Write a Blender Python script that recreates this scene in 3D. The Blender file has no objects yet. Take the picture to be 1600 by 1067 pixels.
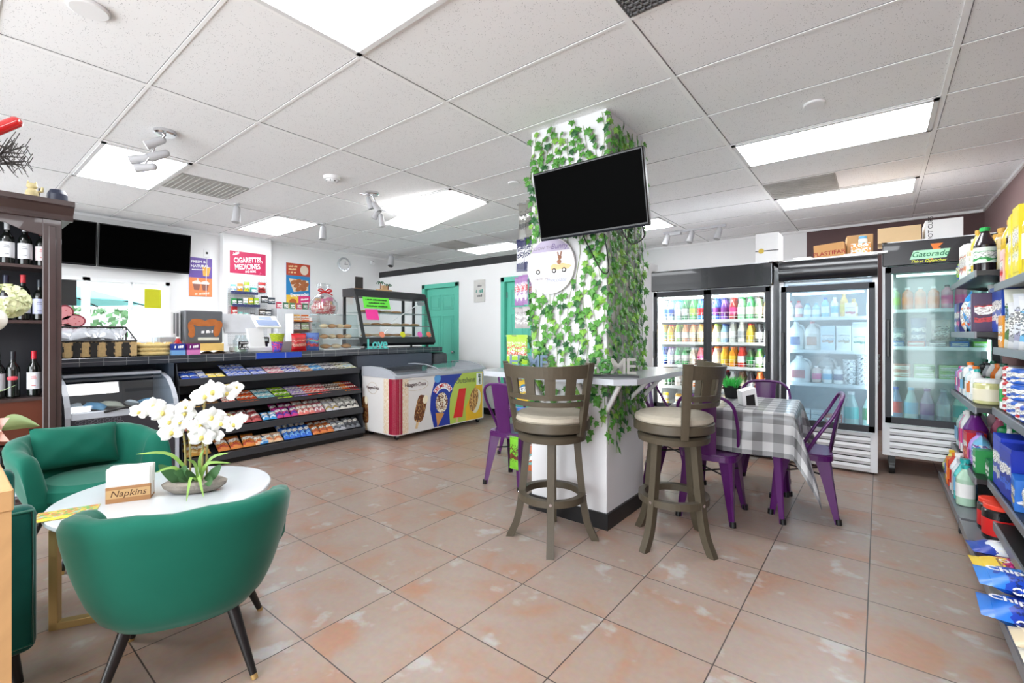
import bpy, bmesh, math, random
from mathutils import Vector, Matrix
RND = random.Random(11)
SC = bpy.context.scene
COL = SC.collection
PI = math.pi
def rad(a): return a*PI/180
# ---- survey of the room: the lens of the photograph, used to turn a sight line into a point on a known plane
FPX, CX, CY, YAW, EYE = 722., 800., 520., .6714, 1.27
SN, CS = math.sin(YAW), math.cos(YAW)
ZC = 2.72
LIGHT_E, COOLER_E, SKY_E, EXPO = 11.8, 24., 7.4, 0.32
def ray(x, y):
    a = (x-CX)/FPX; b = (CY-y)/FPX
    return (-SN+a*CS, CS+a*SN, b)
def onX(x, y, X):
    d = ray(x, y); t = X/d[0]; return (X, d[1]*t, EYE+d[2]*t)
def onY(x, y, Y):
    d = ray(x, y); t = Y/d[1]; return (d[0]*t, Y, EYE+d[2]*t)
def onZ(x, y, z):
    d = ray(x, y); t = (z-EYE)/d[2]; return (d[0]*t, d[1]*t, z)
# ---- materials
def lin(c):
    r = []
    for q in c[:3]:
        q = q/255.
        r.append(q/12.92 if q <= .04045 else ((q+.055)/1.055)**2.4)
    return (r[0], r[1], r[2], 1.)
MATS = {}
def newmat(name):
    m = bpy.data.materials.new(name); m.use_nodes = True
    nt = m.node_tree; b = nt.nodes['Principled BSDF']
    return m, nt, b
def mat(name, rgb, rough=.5, metal=0., var=.08, scale=14., bump=0., emit=0., spec=.5, coat=0., sheen=0., bscale=None, rgb2=None):
    if name in MATS: return MATS[name]
    m, nt, b = newmat(name)
    N, L = nt.nodes, nt.links
    c = lin(rgb)
    tc = N.new('ShaderNodeTexCoord'); nz = N.new('ShaderNodeTexNoise')
    nz.inputs['Scale'].default_value = scale; nz.inputs['Detail'].default_value = 3
    L.new(tc.outputs['Object'], nz.inputs['Vector'])
    mx = N.new('ShaderNodeMix'); mx.data_type = 'RGBA'
    if rgb2 is None:
        c1 = tuple(q*(1-var) for q in c[:3])+(1,); c2 = tuple(min(1, q*(1+var)) for q in c[:3])+(1,)
    else:
        c1 = c; c2 = lin(rgb2)
    mx.inputs['A'].default_value = c1; mx.inputs['B'].default_value = c2
    L.new(nz.outputs['Fac'], mx.inputs['Factor'])
    L.new(mx.outputs['Result'], b.inputs['Base Color'])
    b.inputs['Roughness'].default_value = rough
    b.inputs['Metallic'].default_value = metal
    b.inputs['Specular IOR Level'].default_value = spec
    if coat: b.inputs['Coat Weight'].default_value = coat
    if sheen:
        b.inputs['Sheen Weight'].default_value = sheen; b.inputs['Sheen Roughness'].default_value = .35
    if emit:
        b.inputs['Emission Color'].default_value = c; b.inputs['Emission Strength'].default_value = emit
    if bump:
        n2 = N.new('ShaderNodeTexNoise'); n2.inputs['Scale'].default_value = bscale or scale*3; n2.inputs['Detail'].default_value = 4
        L.new(tc.outputs['Object'], n2.inputs['Vector'])
        bp = N.new('ShaderNodeBump'); bp.inputs['Strength'].default_value = bump; bp.inputs['Distance'].default_value = .01
        L.new(n2.outputs['Fac'], bp.inputs['Height']); L.new(bp.outputs['Normal'], b.inputs['Normal'])
    MATS[name] = m
    return m
def pmat(name, cols, scale=4., rough=.35, stretch=(1, 1, 1), spec=.5, seed=0):
    """printed packaging: blotches of flat ink colours"""
    if name in MATS: return MATS[name]
    m, nt, b = newmat(name); N, L = nt.nodes, nt.links
    tc = N.new('ShaderNodeTexCoord'); mp = N.new('ShaderNodeMapping')
    mp.inputs['Scale'].default_value = stretch; mp.inputs['Location'].default_value = (seed*1.7, seed*.9, seed*2.3)
    nz = N.new('ShaderNodeTexNoise'); nz.inputs['Scale'].default_value = scale; nz.inputs['Detail'].default_value = 1.5
    cr = N.new('ShaderNodeValToRGB'); cr.color_ramp.interpolation = 'CONSTANT'
    el = cr.color_ramp.elements
    n = len(cols)
    while len(el) < n: el.new(.5)
    for i, c in enumerate(cols):
        el[i].position = 0 if i == 0 else .36+.30*(i-1)/max(1, n-2) if n > 2 else .52
        el[i].color = lin(c)
    L.new(tc.outputs['Generated'], mp.inputs['Vector']); L.new(mp.outputs['Vector'], nz.inputs['Vector'])
    L.new(nz.outputs['Fac'], cr.inputs['Fac']); L.new(cr.outputs['Color'], b.inputs['Base Color'])
    b.inputs['Roughness'].default_value = rough; b.inputs['Specular IOR Level'].default_value = spec
    MATS[name] = m
    return m
def band_mat(name, c1, c2, c3, axis='Z', seed=0, rough=.35):
    """a printed wrapper: base colour, a logo band, rows of fine print"""
    if name in MATS: return MATS[name]
    m, nt, b = newmat(name); N, L = nt.nodes, nt.links
    def M_(op, p, q=None, r=None):
        n = N.new('ShaderNodeMath'); n.operation = op
        for i, v in enumerate((p, q, r)):
            if v is None: continue
            if isinstance(v, (int, float)): n.inputs[i].default_value = v
            else: L.new(v, n.inputs[i])
        return n.outputs[0]
    tc = N.new('ShaderNodeTexCoord'); sp = N.new('ShaderNodeSeparateXYZ'); L.new(tc.outputs['Generated'], sp.inputs[0])
    oi = N.new('ShaderNodeVectorMath'); oi.operation = 'ADD'; oi.inputs[1].default_value = (seed*1.37, seed*.71, seed*2.1); L.new(tc.outputs['Generated'], oi.inputs[0])
    nz = N.new('ShaderNodeTexNoise'); nz.inputs['Scale'].default_value = 2.6; nz.inputs['Detail'].default_value = 1.; L.new(oi.outputs[0], nz.inputs['Vector'])
    f = M_('MULTIPLY_ADD', nz.outputs['Fac'], .34, M_('SUBTRACT', sp.outputs[axis], .17))
    cr = N.new('ShaderNodeValToRGB'); cr.color_ramp.interpolation = 'CONSTANT'; el = cr.color_ramp.elements
    s = (seed % 3)*.05
    st = [(0, c1), (.20+s, c2), (.34+s, c1), (.46+s, c3), (.66-s, c2), (.71-s, c1)]
    while len(el) < len(st): el.new(.5)
    for e_, (p_, c_) in zip(el, st): e_.position = p_; e_.color = lin(c_)
    L.new(f, cr.inputs['Fac'])
    mp = N.new('ShaderNodeMapping'); mp.inputs['Scale'].default_value = {'Z': (9, 9, 30), 'Y': (9, 30, 9)}[axis]; L.new(oi.outputs[0], mp.inputs['Vector'])
    n2 = N.new('ShaderNodeTexNoise'); n2.inputs['Scale'].default_value = 1.; n2.inputs['Detail'].default_value = 1.; L.new(mp.outputs['Vector'], n2.inputs['Vector'])
    ct = M_('LESS_THAN', M_('ABSOLUTE', M_('SUBTRACT', sp.outputs[axis], .5)), .26)
    k = M_('MULTIPLY', M_('GREATER_THAN', n2.outputs['Fac'], .56), ct)
    mx = N.new('ShaderNodeMix'); mx.data_type = 'RGBA'; L.new(M_('MULTIPLY', k, .8), mx.inputs['Factor']); L.new(cr.outputs['Color'], mx.inputs['A'])
    lum = sum(c3)/3.; d_ = tuple(q*.45 for q in c2) if lum > 150 else (240, 240, 236)
    mx.inputs['B'].default_value = lin(d_)
    L.new(mx.outputs['Result'], b.inputs['Base Color']); b.inputs['Roughness'].default_value = rough
    MATS[name] = m
    return m
def glass(name, tint=(255, 255, 255), refl=.12, rough=.02, haze=0., hazecol=(230, 240, 245)):
    if name in MATS: return MATS[name]
    m = bpy.data.materials.new(name); m.use_nodes = True
    nt = m.node_tree; N, L = nt.nodes, nt.links
    N.remove(N['Principled BSDF']); out = N['Material Output']
    tr = N.new('ShaderNodeBsdfTransparent'); tr.inputs['Color'].default_value = lin(tint)
    gl = N.new('ShaderNodeBsdfGlossy'); gl.inputs['Roughness'].default_value = rough
    lw = N.new('ShaderNodeLayerWeight'); lw.inputs['Blend'].default_value = .5
    fr = N.new('ShaderNodeMath'); fr.operation = 'POWER'; fr.inputs[1].default_value = 4.; L.new(lw.outputs['Facing'], fr.inputs[0])
    mu = N.new('ShaderNodeMath'); mu.operation = 'MULTIPLY_ADD'; mu.inputs[1].default_value = .5; mu.inputs[2].default_value = refl*.35; mu.use_clamp = True
    mx = N.new('ShaderNodeMixShader')
    L.new(fr.outputs[0], mu.inputs[0]); L.new(mu.outputs['Value'], mx.inputs['Fac'])
    src = tr
    if haze:
        df = N.new('ShaderNodeBsdfDiffuse'); df.inputs['Color'].default_value = lin(hazecol)
        nz = N.new('ShaderNodeTexNoise'); nz.inputs['Scale'].default_value = 3.5; nz.inputs['Detail'].default_value = 6
        tc = N.new('ShaderNodeTexCoord'); L.new(tc.outputs['Object'], nz.inputs['Vector'])
        m2 = N.new('ShaderNodeMath'); m2.operation = 'MULTIPLY'; m2.inputs[1].default_value = haze*2
        L.new(nz.outputs['Fac'], m2.inputs[0])
        hx = N.new('ShaderNodeMixShader'); L.new(m2.outputs['Value'], hx.inputs['Fac'])
        L.new(tr.outputs['BSDF'], hx.inputs[1]); L.new(df.outputs['BSDF'], hx.inputs[2]); src = hx
    L.new(src.outputs[0], mx.inputs[1]); L.new(gl.outputs['BSDF'], mx.inputs[2])
    L.new(mx.outputs['Shader'], out.inputs['Surface'])
    MATS[name] = m
    return m
def emat(name, rgb, s, streak=False):
    if name in MATS: return MATS[name]
    m, nt, b = newmat(name)
    b.inputs['Base Color'].default_value = lin(rgb)
    b.inputs['Emission Color'].default_value = lin(rgb); b.inputs['Emission Strength'].default_value = s
    b.inputs['Roughness'].default_value = .4
    if streak:
        N, L = nt.nodes, nt.links
        tc = N.new('ShaderNodeTexCoord'); mp = N.new('ShaderNodeMapping'); mp.inputs['Scale'].default_value = (.6, 9, 1)
        nz = N.new('ShaderNodeTexNoise'); nz.inputs['Scale'].default_value = 1.
        ma = N.new('ShaderNodeMath'); ma.operation = 'MULTIPLY_ADD'; ma.inputs[1].default_value = s*.8; ma.inputs[2].default_value = s*.6
        L.new(tc.outputs['Object'], mp.inputs['Vector']); L.new(mp.outputs['Vector'], nz.inputs['Vector'])
        L.new(nz.outputs['Fac'], ma.inputs[0]); L.new(ma.outputs['Value'], b.inputs['Emission Strength'])
    MATS[name] = m
    return m
# ---- mesh builder
def T(x=0, y=0, z=0): return Matrix.Translation((x, y, z))
def RX(a): return Matrix.Rotation(a, 4, 'X')
def RY(a): return Matrix.Rotation(a, 4, 'Y')
def RZ(a): return Matrix.Rotation(a, 4, 'Z')
BOXC = {}
def boxgeo(d, bev, seg):
    k = (round(d[0], 4), round(d[1], 4), round(d[2], 4), bev, seg)
    if k in BOXC: return BOXC[k]
    bm = bmesh.new(); bmesh.ops.create_cube(bm, size=1.)
    bmesh.ops.scale(bm, vec=d, verts=bm.verts)
    if bev > 0:
        bmesh.ops.bevel(bm, geom=list(bm.edges), offset=min(bev, .49*min(d)), segments=seg, affect='EDGES', profile=.5)
    bm.verts.ensure_lookup_table()
    r = ([v.co.copy() for v in bm.verts], [[v.index for v in f.verts] for f in bm.faces])
    bm.free(); BOXC[k] = r
    return r
TXT = {}
def textgeo(s, size=1., ext=0., bold=0., spacing=1., shear=0.):
    k = (s, ext, bold, spacing, shear)
    if k not in TXT:
        cu = bpy.data.curves.new('lettering', 'FONT'); cu.body = s; cu.size = 1.
        cu.extrude = ext; cu.offset = bold; cu.space_character = spacing; cu.shear = shear
        cu.align_x = 'CENTER'; cu.align_y = 'CENTER'; cu.resolution_u = 3
        ob = bpy.data.objects.new('lettering', cu); COL.objects.link(ob)
        dg = bpy.context.evaluated_depsgraph_get()
        me = bpy.data.meshes.new_from_object(ob.evaluated_get(dg))
        TXT[k] = ([v.co.copy() for v in me.vertices], [list(p.vertices) for p in me.polygons])
        bpy.data.objects.remove(ob); bpy.data.curves.remove(cu); bpy.data.meshes.remove(me)
    vs, fs = TXT[k]
    return [v*size for v in vs], fs
class MB:
    def __init__(s): s.v = []; s.f = []; s.fm = []; s.fs = []; s.mats = []
    def mi(s, m):
        if m not in s.mats: s.mats.append(m)
        return s.mats.index(m)
    def add(s, vs, fs, m, smooth=False, M=None):
        o = len(s.v); i = s.mi(m)
        for v in vs:
            v = Vector(v); s.v.append(M @ v if M is not None else v)
        for f in fs:
            s.f.append([q+o for q in f]); s.fm.append(i); s.fs.append(smooth)
        return s
    def box(s, c, d, m, M=None, bev=0., seg=1, smooth=False):
        vs, fs = boxgeo(d, bev, seg); c = Vector(c)
        return s.add([v+c for v in vs], fs, m, smooth, M)
    def bb(s, a, b, m, M=None, bev=0., seg=1, smooth=False):
        c = [(a[i]+b[i])/2 for i in range(3)]; d = [max(1e-4, abs(b[i]-a[i])) for i in range(3)]
        return s.box(c, d, m, M, bev, seg, smooth)
    def cyl(s, p0, p1, r0, m, r1=None, n=12, cap=True, smooth=True, M=None):
        if r1 is None: r1 = r0
        p0 = Vector(p0); p1 = Vector(p1); q = (p1-p0).to_track_quat('Z', 'X').to_matrix()
        vs = []
        for p, r in ((p0, r0), (p1, r1)):
            for k in range(n):
                a = 2*PI*k/n; vs.append(p+q @ Vector((r*math.cos(a), r*math.sin(a), 0)))
        s.add(vs, [[k, (k+1) % n, n+(k+1) % n, n+k] for k in range(n)], m, smooth, M)
        if cap:
            s.add(vs[:n], [list(range(n))[::-1]], m, False, M); s.add(vs[n:], [list(range(n))], m, False, M)
        return s
    def lathe(s, prof, m, c=(0, 0, 0), n=16, ms=None, M=None, smooth=True, sx=1., sy=1.):
        c = Vector(c)
        rings = []
        for r, z in prof:
            rings.append([c+Vector((max(r, 1e-4)*sx*math.cos(2*PI*k/n), max(r, 1e-4)*sy*math.sin(2*PI*k/n), z)) for k in range(n)])
        for i in range(len(prof)-1):
            s.add(rings[i]+rings[i+1], [[k, (k+1) % n, n+(k+1) % n, n+k] for k in range(n)], ms[i] if ms else m, smooth, M)
        if prof[0][0] > 1e-3: s.add(rings[0], [list(range(n))[::-1]], ms[0] if ms else m, False, M)
        if prof[-1][0] > 1e-3: s.add(rings[-1], [list(range(n))], ms[-1] if ms else m, False, M)
        return s
    def tube(s, pts, r, m, n=6, closed=False, smooth=True, M=None, cap=True, sq=None):
        pts = [Vector(p) for p in pts]; N = len(pts)
        rs = r if isinstance(r, (list, tuple)) else [r]*N
        up = Vector((0, 0, 1)); rings = []
        for i in range(N):
            if closed: d = pts[(i+1) % N]-pts[i-1]
            else: d = pts[min(i+1, N-1)]-pts[max(i-1, 0)]
            d.normalize()
            u = up if abs(d.z) < .95 else Vector((1, 0, 0)) if i == 0 or not rings else lastu
            sd = d.cross(u); sd.normalize(); u2 = sd.cross(d); lastu = u2
            w, h = (rs[i], rs[i]) if sq is None else (sq[0]*rs[i], sq[1]*rs[i])
            rings.append([pts[i]+sd*(w*math.cos(2*PI*(k+.5)/n))+u2*(h*math.sin(2*PI*(k+.5)/n)) for k in range(n)])
        vs = [v for R in rings for v in R]; fs = []
        for i in range(N if closed else N-1):
            a = i*n; b = ((i+1) % N)*n
            fs += [[a+k, a+(k+1) % n, b+(k+1) % n, b+k] for k in range(n)]
        s.add(vs, fs, m, smooth, M)
        if cap and not closed:
            s.add(rings[0], [list(range(n))[::-1]], m, False, M); s.add(rings[-1], [list(range(n))], m, False, M)
        return s
    def sph(s, c, r, m, nu=12, nv=8, M=None):
        if not isinstance(r, (list, tuple)): r = (r, r, r)
        prof = [(math.sin(PI*i/nv), -math.cos(PI*i/nv)) for i in range(nv+1)]
        M2 = T(*c) @ Matrix.Diagonal((r[0], r[1], r[2], 1))
        return s.lathe(prof, m, n=nu, M=(M @ M2) if M is not None else M2)
    def ext(s, poly, z0, z1, m, M=None, smooth=False, side=None):
        n = len(poly)
        lo = [Vector((p[0], p[1], z0)) for p in poly]; hi = [Vector((p[0], p[1], z1)) for p in poly]
        s.add(hi, [list(range(n))], m, False, M); s.add(lo, [list(range(n))[::-1]], m, False, M)
        return s.add(lo+hi, [[k, (k+1) % n, n+(k+1) % n, n+k] for k in range(n)], side or m, smooth, M)
    def grid(s, fn, nu, nv, m, smooth=True, M=None, mfn=None):
        vs = [fn(i/nu, j/nv) for j in range(nv+1) for i in range(nu+1)]
        W = nu+1
        if mfn is None:
            return s.add(vs, [[j*W+i, j*W+i+1, (j+1)*W+i+1, (j+1)*W+i] for j in range(nv) for i in range(nu)], m, smooth, M)
        o = len(s.v)
        for v in vs:
            v = Vector(v); s.v.append(M @ v if M is not None else v)
        for j in range(nv):
            for i in range(nu):
                s.f.append([o+q for q in (j*W+i, j*W+i+1, (j+1)*W+i+1, (j+1)*W+i)])
                s.fm.append(s.mi(mfn((i+.5)/nu, (j+.5)/nv))); s.fs.append(smooth)
        return s
    def text(s, t, size, m, M, ext=.0, bold=0., spacing=1., shear=0.):
        vs, fs = textgeo(t, size, ext, bold, spacing, shear)
        return s.add(vs, fs, m, False, M)
    def mesh(s, name):
        me = bpy.data.meshes.new(name)
        me.from_pydata([tuple(v) for v in s.v], [], s.f)
        for m in s.mats: me.materials.append(m)
        me.polygons.foreach_set('material_index', s.fm); me.polygons.foreach_set('use_smooth', s.fs)
        me.validate(); me.update()
        return me
    def build(s, name, parent=None, loc=None, rot=None):
        o = bpy.data.objects.new(name, s.mesh(name)); COL.objects.link(o)
        if loc is not None: o.location = loc
        if rot is not None: o.rotation_euler = rot
        if parent is not None: o.parent = parent
        return o
def marks(b, y, z, w, h, m, M, rot=0., seed=1, gap=.28, t=.0026):
    """a line of print too small to read: short upright strokes in word groups"""
    r = random.Random(seed); x = -w/2; Mr = M @ T(y, z, 0) @ RZ(rot)
    while x < w/2:
        s = h*r.uniform(.25, .6); hh = h*r.uniform(.7, 1.)
        if r.random() > .14: b.ext([(x, -h/2), (x+s, -h/2), (x+s+.12*h, -h/2+hh), (x+.12*h, -h/2+hh)], t-.0006, t, m, M=Mr)
        x += s+h*gap*r.uniform(.5, 1.2)
    return b
def tag(o, label, cat, group=None, kind=None):
    o['label'] = label; o['category'] = cat
    if group: o['group'] = group
    if kind: o['kind'] = kind
    return o
def thing(name, loc, label, cat, rz=0, group=None):
    o = bpy.data.objects.new(name, None); COL.objects.link(o); o.empty_display_size = .1
    o.location = loc; o.rotation_euler = (0, 0, rz)
    return tag(o, label, cat, group)
def struct(o): o['kind'] = 'structure'; return o
def kids(o): return [c for c in bpy.data.objects if c.parent == o]
def dup(root, loc, rz, label, group=None):
    def rec(o, par):
        c = o.copy(); COL.objects.link(c); c.parent = par
        for k in TREE.get(o.name) or [k for k in bpy.data.objects if k.parent == o]: rec(k, c)
        return c
    r = rec(root, None); r.location = loc
    r.rotation_euler = (root.rotation_euler[0], root.rotation_euler[1], rz)
    r['label'] = label
    if group: r['group'] = group
    return r
TREE = {}
# ---- prototypes of small goods: list of (part name, mesh); first is the thing itself
PROTO = {}
def spawn(name, key, fn, loc, label, cat, group=None, rot=(0, 0, 0), sc=1.):
    if key not in PROTO:
        PROTO[key] = [(n, b.mesh(n)) for n, b in fn()]
    P = PROTO[key]
    o = bpy.data.objects.new(name, P[0][1]); COL.objects.link(o)
    o.location = loc; o.rotation_euler = rot; o.scale = (sc, sc, sc)
    for n, me in P[1:]:
        c = bpy.data.objects.new(n, me); COL.objects.link(c); c.parent = o
    return tag(o, label, cat, group)
ORD = ['first', 'second', 'third', 'fourth', 'fifth', 'sixth', 'seventh', 'eighth', 'ninth', 'tenth', 'eleventh', 'twelfth',
       'thirteenth', 'fourteenth', 'fifteenth', 'sixteenth', 'seventeenth', 'eighteenth', 'nineteenth', 'twentieth']
def ordn(i): return ORD[i] if i < len(ORD) else 'twenty-'+ORD[i-20]
# ---- shared materials
white_wall = mat('white_paint', (240, 240, 240), .6, var=.02, scale=3)
black_metal = mat('black_metal', (30, 31, 34), .45, var=.1)
charcoal = mat('charcoal_paint', (44, 46, 52), .5, var=.1, bump=.05)
white_plastic = mat('white_plastic', (235, 235, 236), .4, var=.02)
grey_metal = mat('grey_metal', (150, 152, 156), .35, .7, var=.06)
chrome = mat('chrome', (215, 215, 218), .15, 1., var=.03)
black_plastic = mat('black_plastic', (16, 16, 17), .35, var=.1)
screen_black = mat('screen_black', (0, 0, 0), .5, var=0., spec=.02)
paper = mat('white_paper', (245, 244, 240), .7, var=.02)
ink = mat('black_ink', (20, 20, 22), .6, var=0)
ink_white = mat('white_ink', (250, 250, 250), .6, var=0)
ink_red = mat('red_ink', (200, 30, 40), .6, var=0)
purple = mat('purple_enamel', (82, 18, 94), .3, var=.06, coat=.3)
olive_wood = mat('grey_brown_wood', (76, 68, 54), .45, var=.12, scale=30, bump=.08)
clear = glass('clear_glass', (252, 254, 254), .06)
clear_plastic = glass('clear_plastic', (240, 246, 248), .16, .05)
teal_paint = mat('teal_paint', (96, 196, 172), .45, var=.03)
# ================= ROOM =================
def floor_material():
    m, nt, b = newmat('floor_tile'); N, L = nt.nodes, nt.links
    def math_(op, a, bb=None, clamp=False):
        n = N.new('ShaderNodeMath'); n.operation = op; n.use_clamp = clamp
        for i, q in enumerate((a, bb)):
            if q is None: continue
            if isinstance(q, (int, float)): n.inputs[i].default_value = q
            else: L.new(q, n.inputs[i])
        return n.outputs[0]
    tc = N.new('ShaderNodeTexCoord'); sp = N.new('ShaderNodeSeparateXYZ'); L.new(tc.outputs['Object'], sp.inputs[0])
    u = math_('DIVIDE', math_('SUBTRACT', sp.outputs['X'], -2.782), .4568)
    v = math_('DIVIDE', math_('SUBTRACT', sp.outputs['Y'], 1.4107), .4520)
    fu = math_('FRACT', u); fv = math_('FRACT', v)
    eu = math_('MINIMUM', fu, math_('SUBTRACT', 1., fu)); ev = math_('MINIMUM', fv, math_('SUBTRACT', 1., fv))
    e = math_('MINIMUM', eu, ev)
    g = math_('LESS_THAN', e, .0058)
    cu = math_('FLOOR', u); cv = math_('FLOOR', v)
    cb = N.new('ShaderNodeCombineXYZ'); L.new(cu, cb.inputs[0]); L.new(cv, cb.inputs[1])
    wn = N.new('ShaderNodeTexWhiteNoise'); L.new(cb.outputs[0], wn.inputs['Vector'])
    # every tile gets its own piece of the cloudy print
    ad = N.new('ShaderNodeVectorMath'); ad.operation = 'MULTIPLY_ADD'
    L.new(wn.outputs['Color'], ad.inputs[0]); ad.inputs[1].default_value = (9, 9, 9); L.new(tc.outputs['Object'], ad.inputs[2])
    n1 = N.new('ShaderNodeTexNoise'); n1.inputs['Scale'].default_value = 3.2; n1.inputs['Detail'].default_value = 5; n1.inputs['Distortion'].default_value = .6
    n2 = N.new('ShaderNodeTexNoise'); n2.inputs['Scale'].default_value = 6.5; n2.inputs['Detail'].default_value = 5
    n3 = N.new('ShaderNodeTexNoise'); n3.inputs['Scale'].default_value = 40; n3.inputs['Detail'].default_value = 3
    for n in (n1, n2, n3): L.new(ad.outputs[0], n.inputs['Vector'])
    cr = N.new('ShaderNodeValToRGB'); el = cr.color_ramp.elements
    el[0].position = .30; el[0].color = lin((174, 132, 108)); el[1].position = .70; el[1].color = lin((168, 154, 144))
    q = el.new(.46); q.color = lin((168, 146, 132))
    L.new(n1.outputs['Fac'], cr.inputs['Fac'])
    c2 = N.new('ShaderNodeValToRGB'); e2 = c2.color_ramp.elements
    e2[0].position = .60; e2[0].color = (0, 0, 0, 1); e2[1].position = .70; e2[1].color = (1, 1, 1, 1)
    L.new(n2.outputs['Fac'], c2.inputs['Fac'])
    m1 = N.new('ShaderNodeMix'); m1.data_type = 'RGBA'; m1.inputs['B'].default_value = lin((184, 185, 182))
    mf = math_('MULTIPLY', c2.outputs['Color'], .75)
    L.new(mf, m1.inputs['Factor']); L.new(cr.outputs['Color'], m1.inputs['A'])
    m3 = N.new('ShaderNodeMix'); m3.data_type = 'RGBA'; m3.blend_type = 'MULTIPLY'; m3.inputs['Factor'].default_value = .25
    L.new(m1.outputs['Result'], m3.inputs['A']); L.new(n3.outputs['Color'], m3.inputs['B'])
    m2 = N.new('ShaderNodeMix'); m2.data_type = 'RGBA'; m2.inputs['B'].default_value = lin((72, 62, 58))
    L.new(g, m2.inputs['Factor']); L.new(m3.outputs['Result'], m2.inputs['A'])
    L.new(m2.outputs['Result'], b.inputs['Base Color'])
    rr = math_('MULTIPLY_ADD', n2.outputs['Fac'], .18); N[-1].inputs[2].default_value = .24
    L.new(rr, b.inputs['Roughness']); b.inputs['Specular IOR Level'].default_value = .4
    bp = N.new('ShaderNodeBump'); bp.inputs['Strength'].default_value = .25; bp.inputs['Distance'].default_value = .004
    L.new(math_('MULTIPLY', math_('SUBTRACT', 1., g), 1.), bp.inputs['Height']); L.new(bp.outputs['Normal'], b.inputs['Normal'])
    return m
def ceiling_material():
    m, nt, b = newmat('ceiling_tile'); N, L = nt.nodes, nt.links
    tc = N.new('ShaderNodeTexCoord')
    vo = N.new('ShaderNodeTexVoronoi'); vo.inputs['Scale'].default_value = 105
    nz = N.new('ShaderNodeTexNoise'); nz.inputs['Scale'].default_value = 30; nz.inputs['Detail'].default_value = 4
    for n in (vo, nz): L.new(tc.outputs['Object'], n.inputs['Vector'])
    cr = N.new('ShaderNodeValToRGB'); e = cr.color_ramp.elements
    e[0].position = .15; e[0].color = lin((128, 128, 132)); e[1].position = .21; e[1].color = lin((242, 242, 243))
    L.new(vo.outputs['Distance'], cr.inputs['Fac'])
    mx = N.new('ShaderNodeMix'); mx.data_type = 'RGBA'; mx.inputs['A'].default_value = lin((242, 242, 243))
    c2 = N.new('ShaderNodeValToRGB'); c2.color_ramp.elements[0].position = .42; c2.color_ramp.elements[1].position = .55
    L.new(nz.outputs['Fac'], c2.inputs['Fac']); L.new(c2.outputs['Color'], mx.inputs['Factor']); L.new(cr.outputs['Color'], mx.inputs['B'])
    L.new(mx.outputs['Result'], b.inputs['Base Color']); b.inputs['Roughness'].default_value = .9; b.inputs['Specular IOR Level'].default_value = .1
    return m
XL, XR, YB, YP, YF = -7.55, .97, 7.7, 5.40, -3.2
def plane(name, a, b, m):
    return struct(MB().bb(a, b, m).build(name))
plane('floor', (XL-.2, YF-.2, -.1), (XR+.2, YB+.2, 0), floor_material())
plane('ceiling', (XL-.2, YF-.2, ZC), (XR+.2, YB+.2, ZC+.1), ceiling_material())
mauve = mat('mauve_paint', (146, 120, 120), .6, var=.03)
brown_wall = mat('brown_paint', (92, 66, 66), .6, var=.06)
plane('wall_right', (XR, YF, 0), (XR+.1, YB+.1, ZC), mauve)
plane('wall_back', (XL, YB, 0), (-.80, YB+.1, ZC), white_wall)
plane('wall_storage', (-.80, YB, 0), (XR+.1, YB+.1, ZC), brown_wall)
# left wall with the pass-through window
WY0, WY1, WZ0, WZ1 = .10, 2.02, 1.17, 1.95
w = MB()
w.bb((XL-.15, YF, 0), (XL, WY0, ZC), white_wall); w.bb((XL-.15, WY1, 0), (XL, YB, ZC), white_wall)
w.bb((XL-.15, WY0, 0), (XL, WY1, WZ0), white_wall); w.bb((XL-.15, WY0, WZ1), (XL, WY1, ZC), white_wall)
struct(w.build('wall_left'))
struct(MB().bb((XL, 2.63, 0), (XL+.14, 3.30, ZC), white_wall).build('wall_left_pier'))
# storefront behind the camera: lintel and posts, open glazing between
w = MB()
w.bb((XL, YF-.1, 2.5), (XR, YF, ZC), white_wall)
for x in (XL+.1, -5.6, -3.6, -1.6, .4): w.bb((x-.1, YF-.1, 0), (x+.1, YF, 2.5), white_wall)
struct(w.build('wall_front'))
# window on the left wall
tr = MB()
f_ = .045
wf = mat('window_vinyl', (246, 247, 248), .4, var=.01)
for a, b in (((WY0, WZ0), (WY1, WZ0+f_)), ((WY0, WZ1-f_), (WY1, WZ1)), ((WY0, WZ0), (WY0+f_, WZ1)), ((WY1-f_, WZ0), (WY1, WZ1)), ((1.145, WZ0), (1.215, WZ1)), ((1.60, WZ0+.03), (1.625, WZ1-.03))):
    tr.bb((XL-.09, a[0], a[1]), (XL+.012, b[0], b[1]), wf)
win = struct(tr.build('window_1'))
MB().bb((XL-.05, WY0+f_, WZ0+f_), (XL-.046, WY1-f_, WZ1-f_), clear).build('pane', win)
MB().bb((XL-.04, WY0-.03, WZ0-.03), (XL+.06, WY1+.03, WZ0), wf, bev=.006).build('window_sill', win)
MB().bb((XL-.07, .55, 1.60), (XL-.052, 1.10, WZ1-f_), mat('dark_panel', (40, 38, 38), .6)).build('dark_panel', win)
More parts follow.
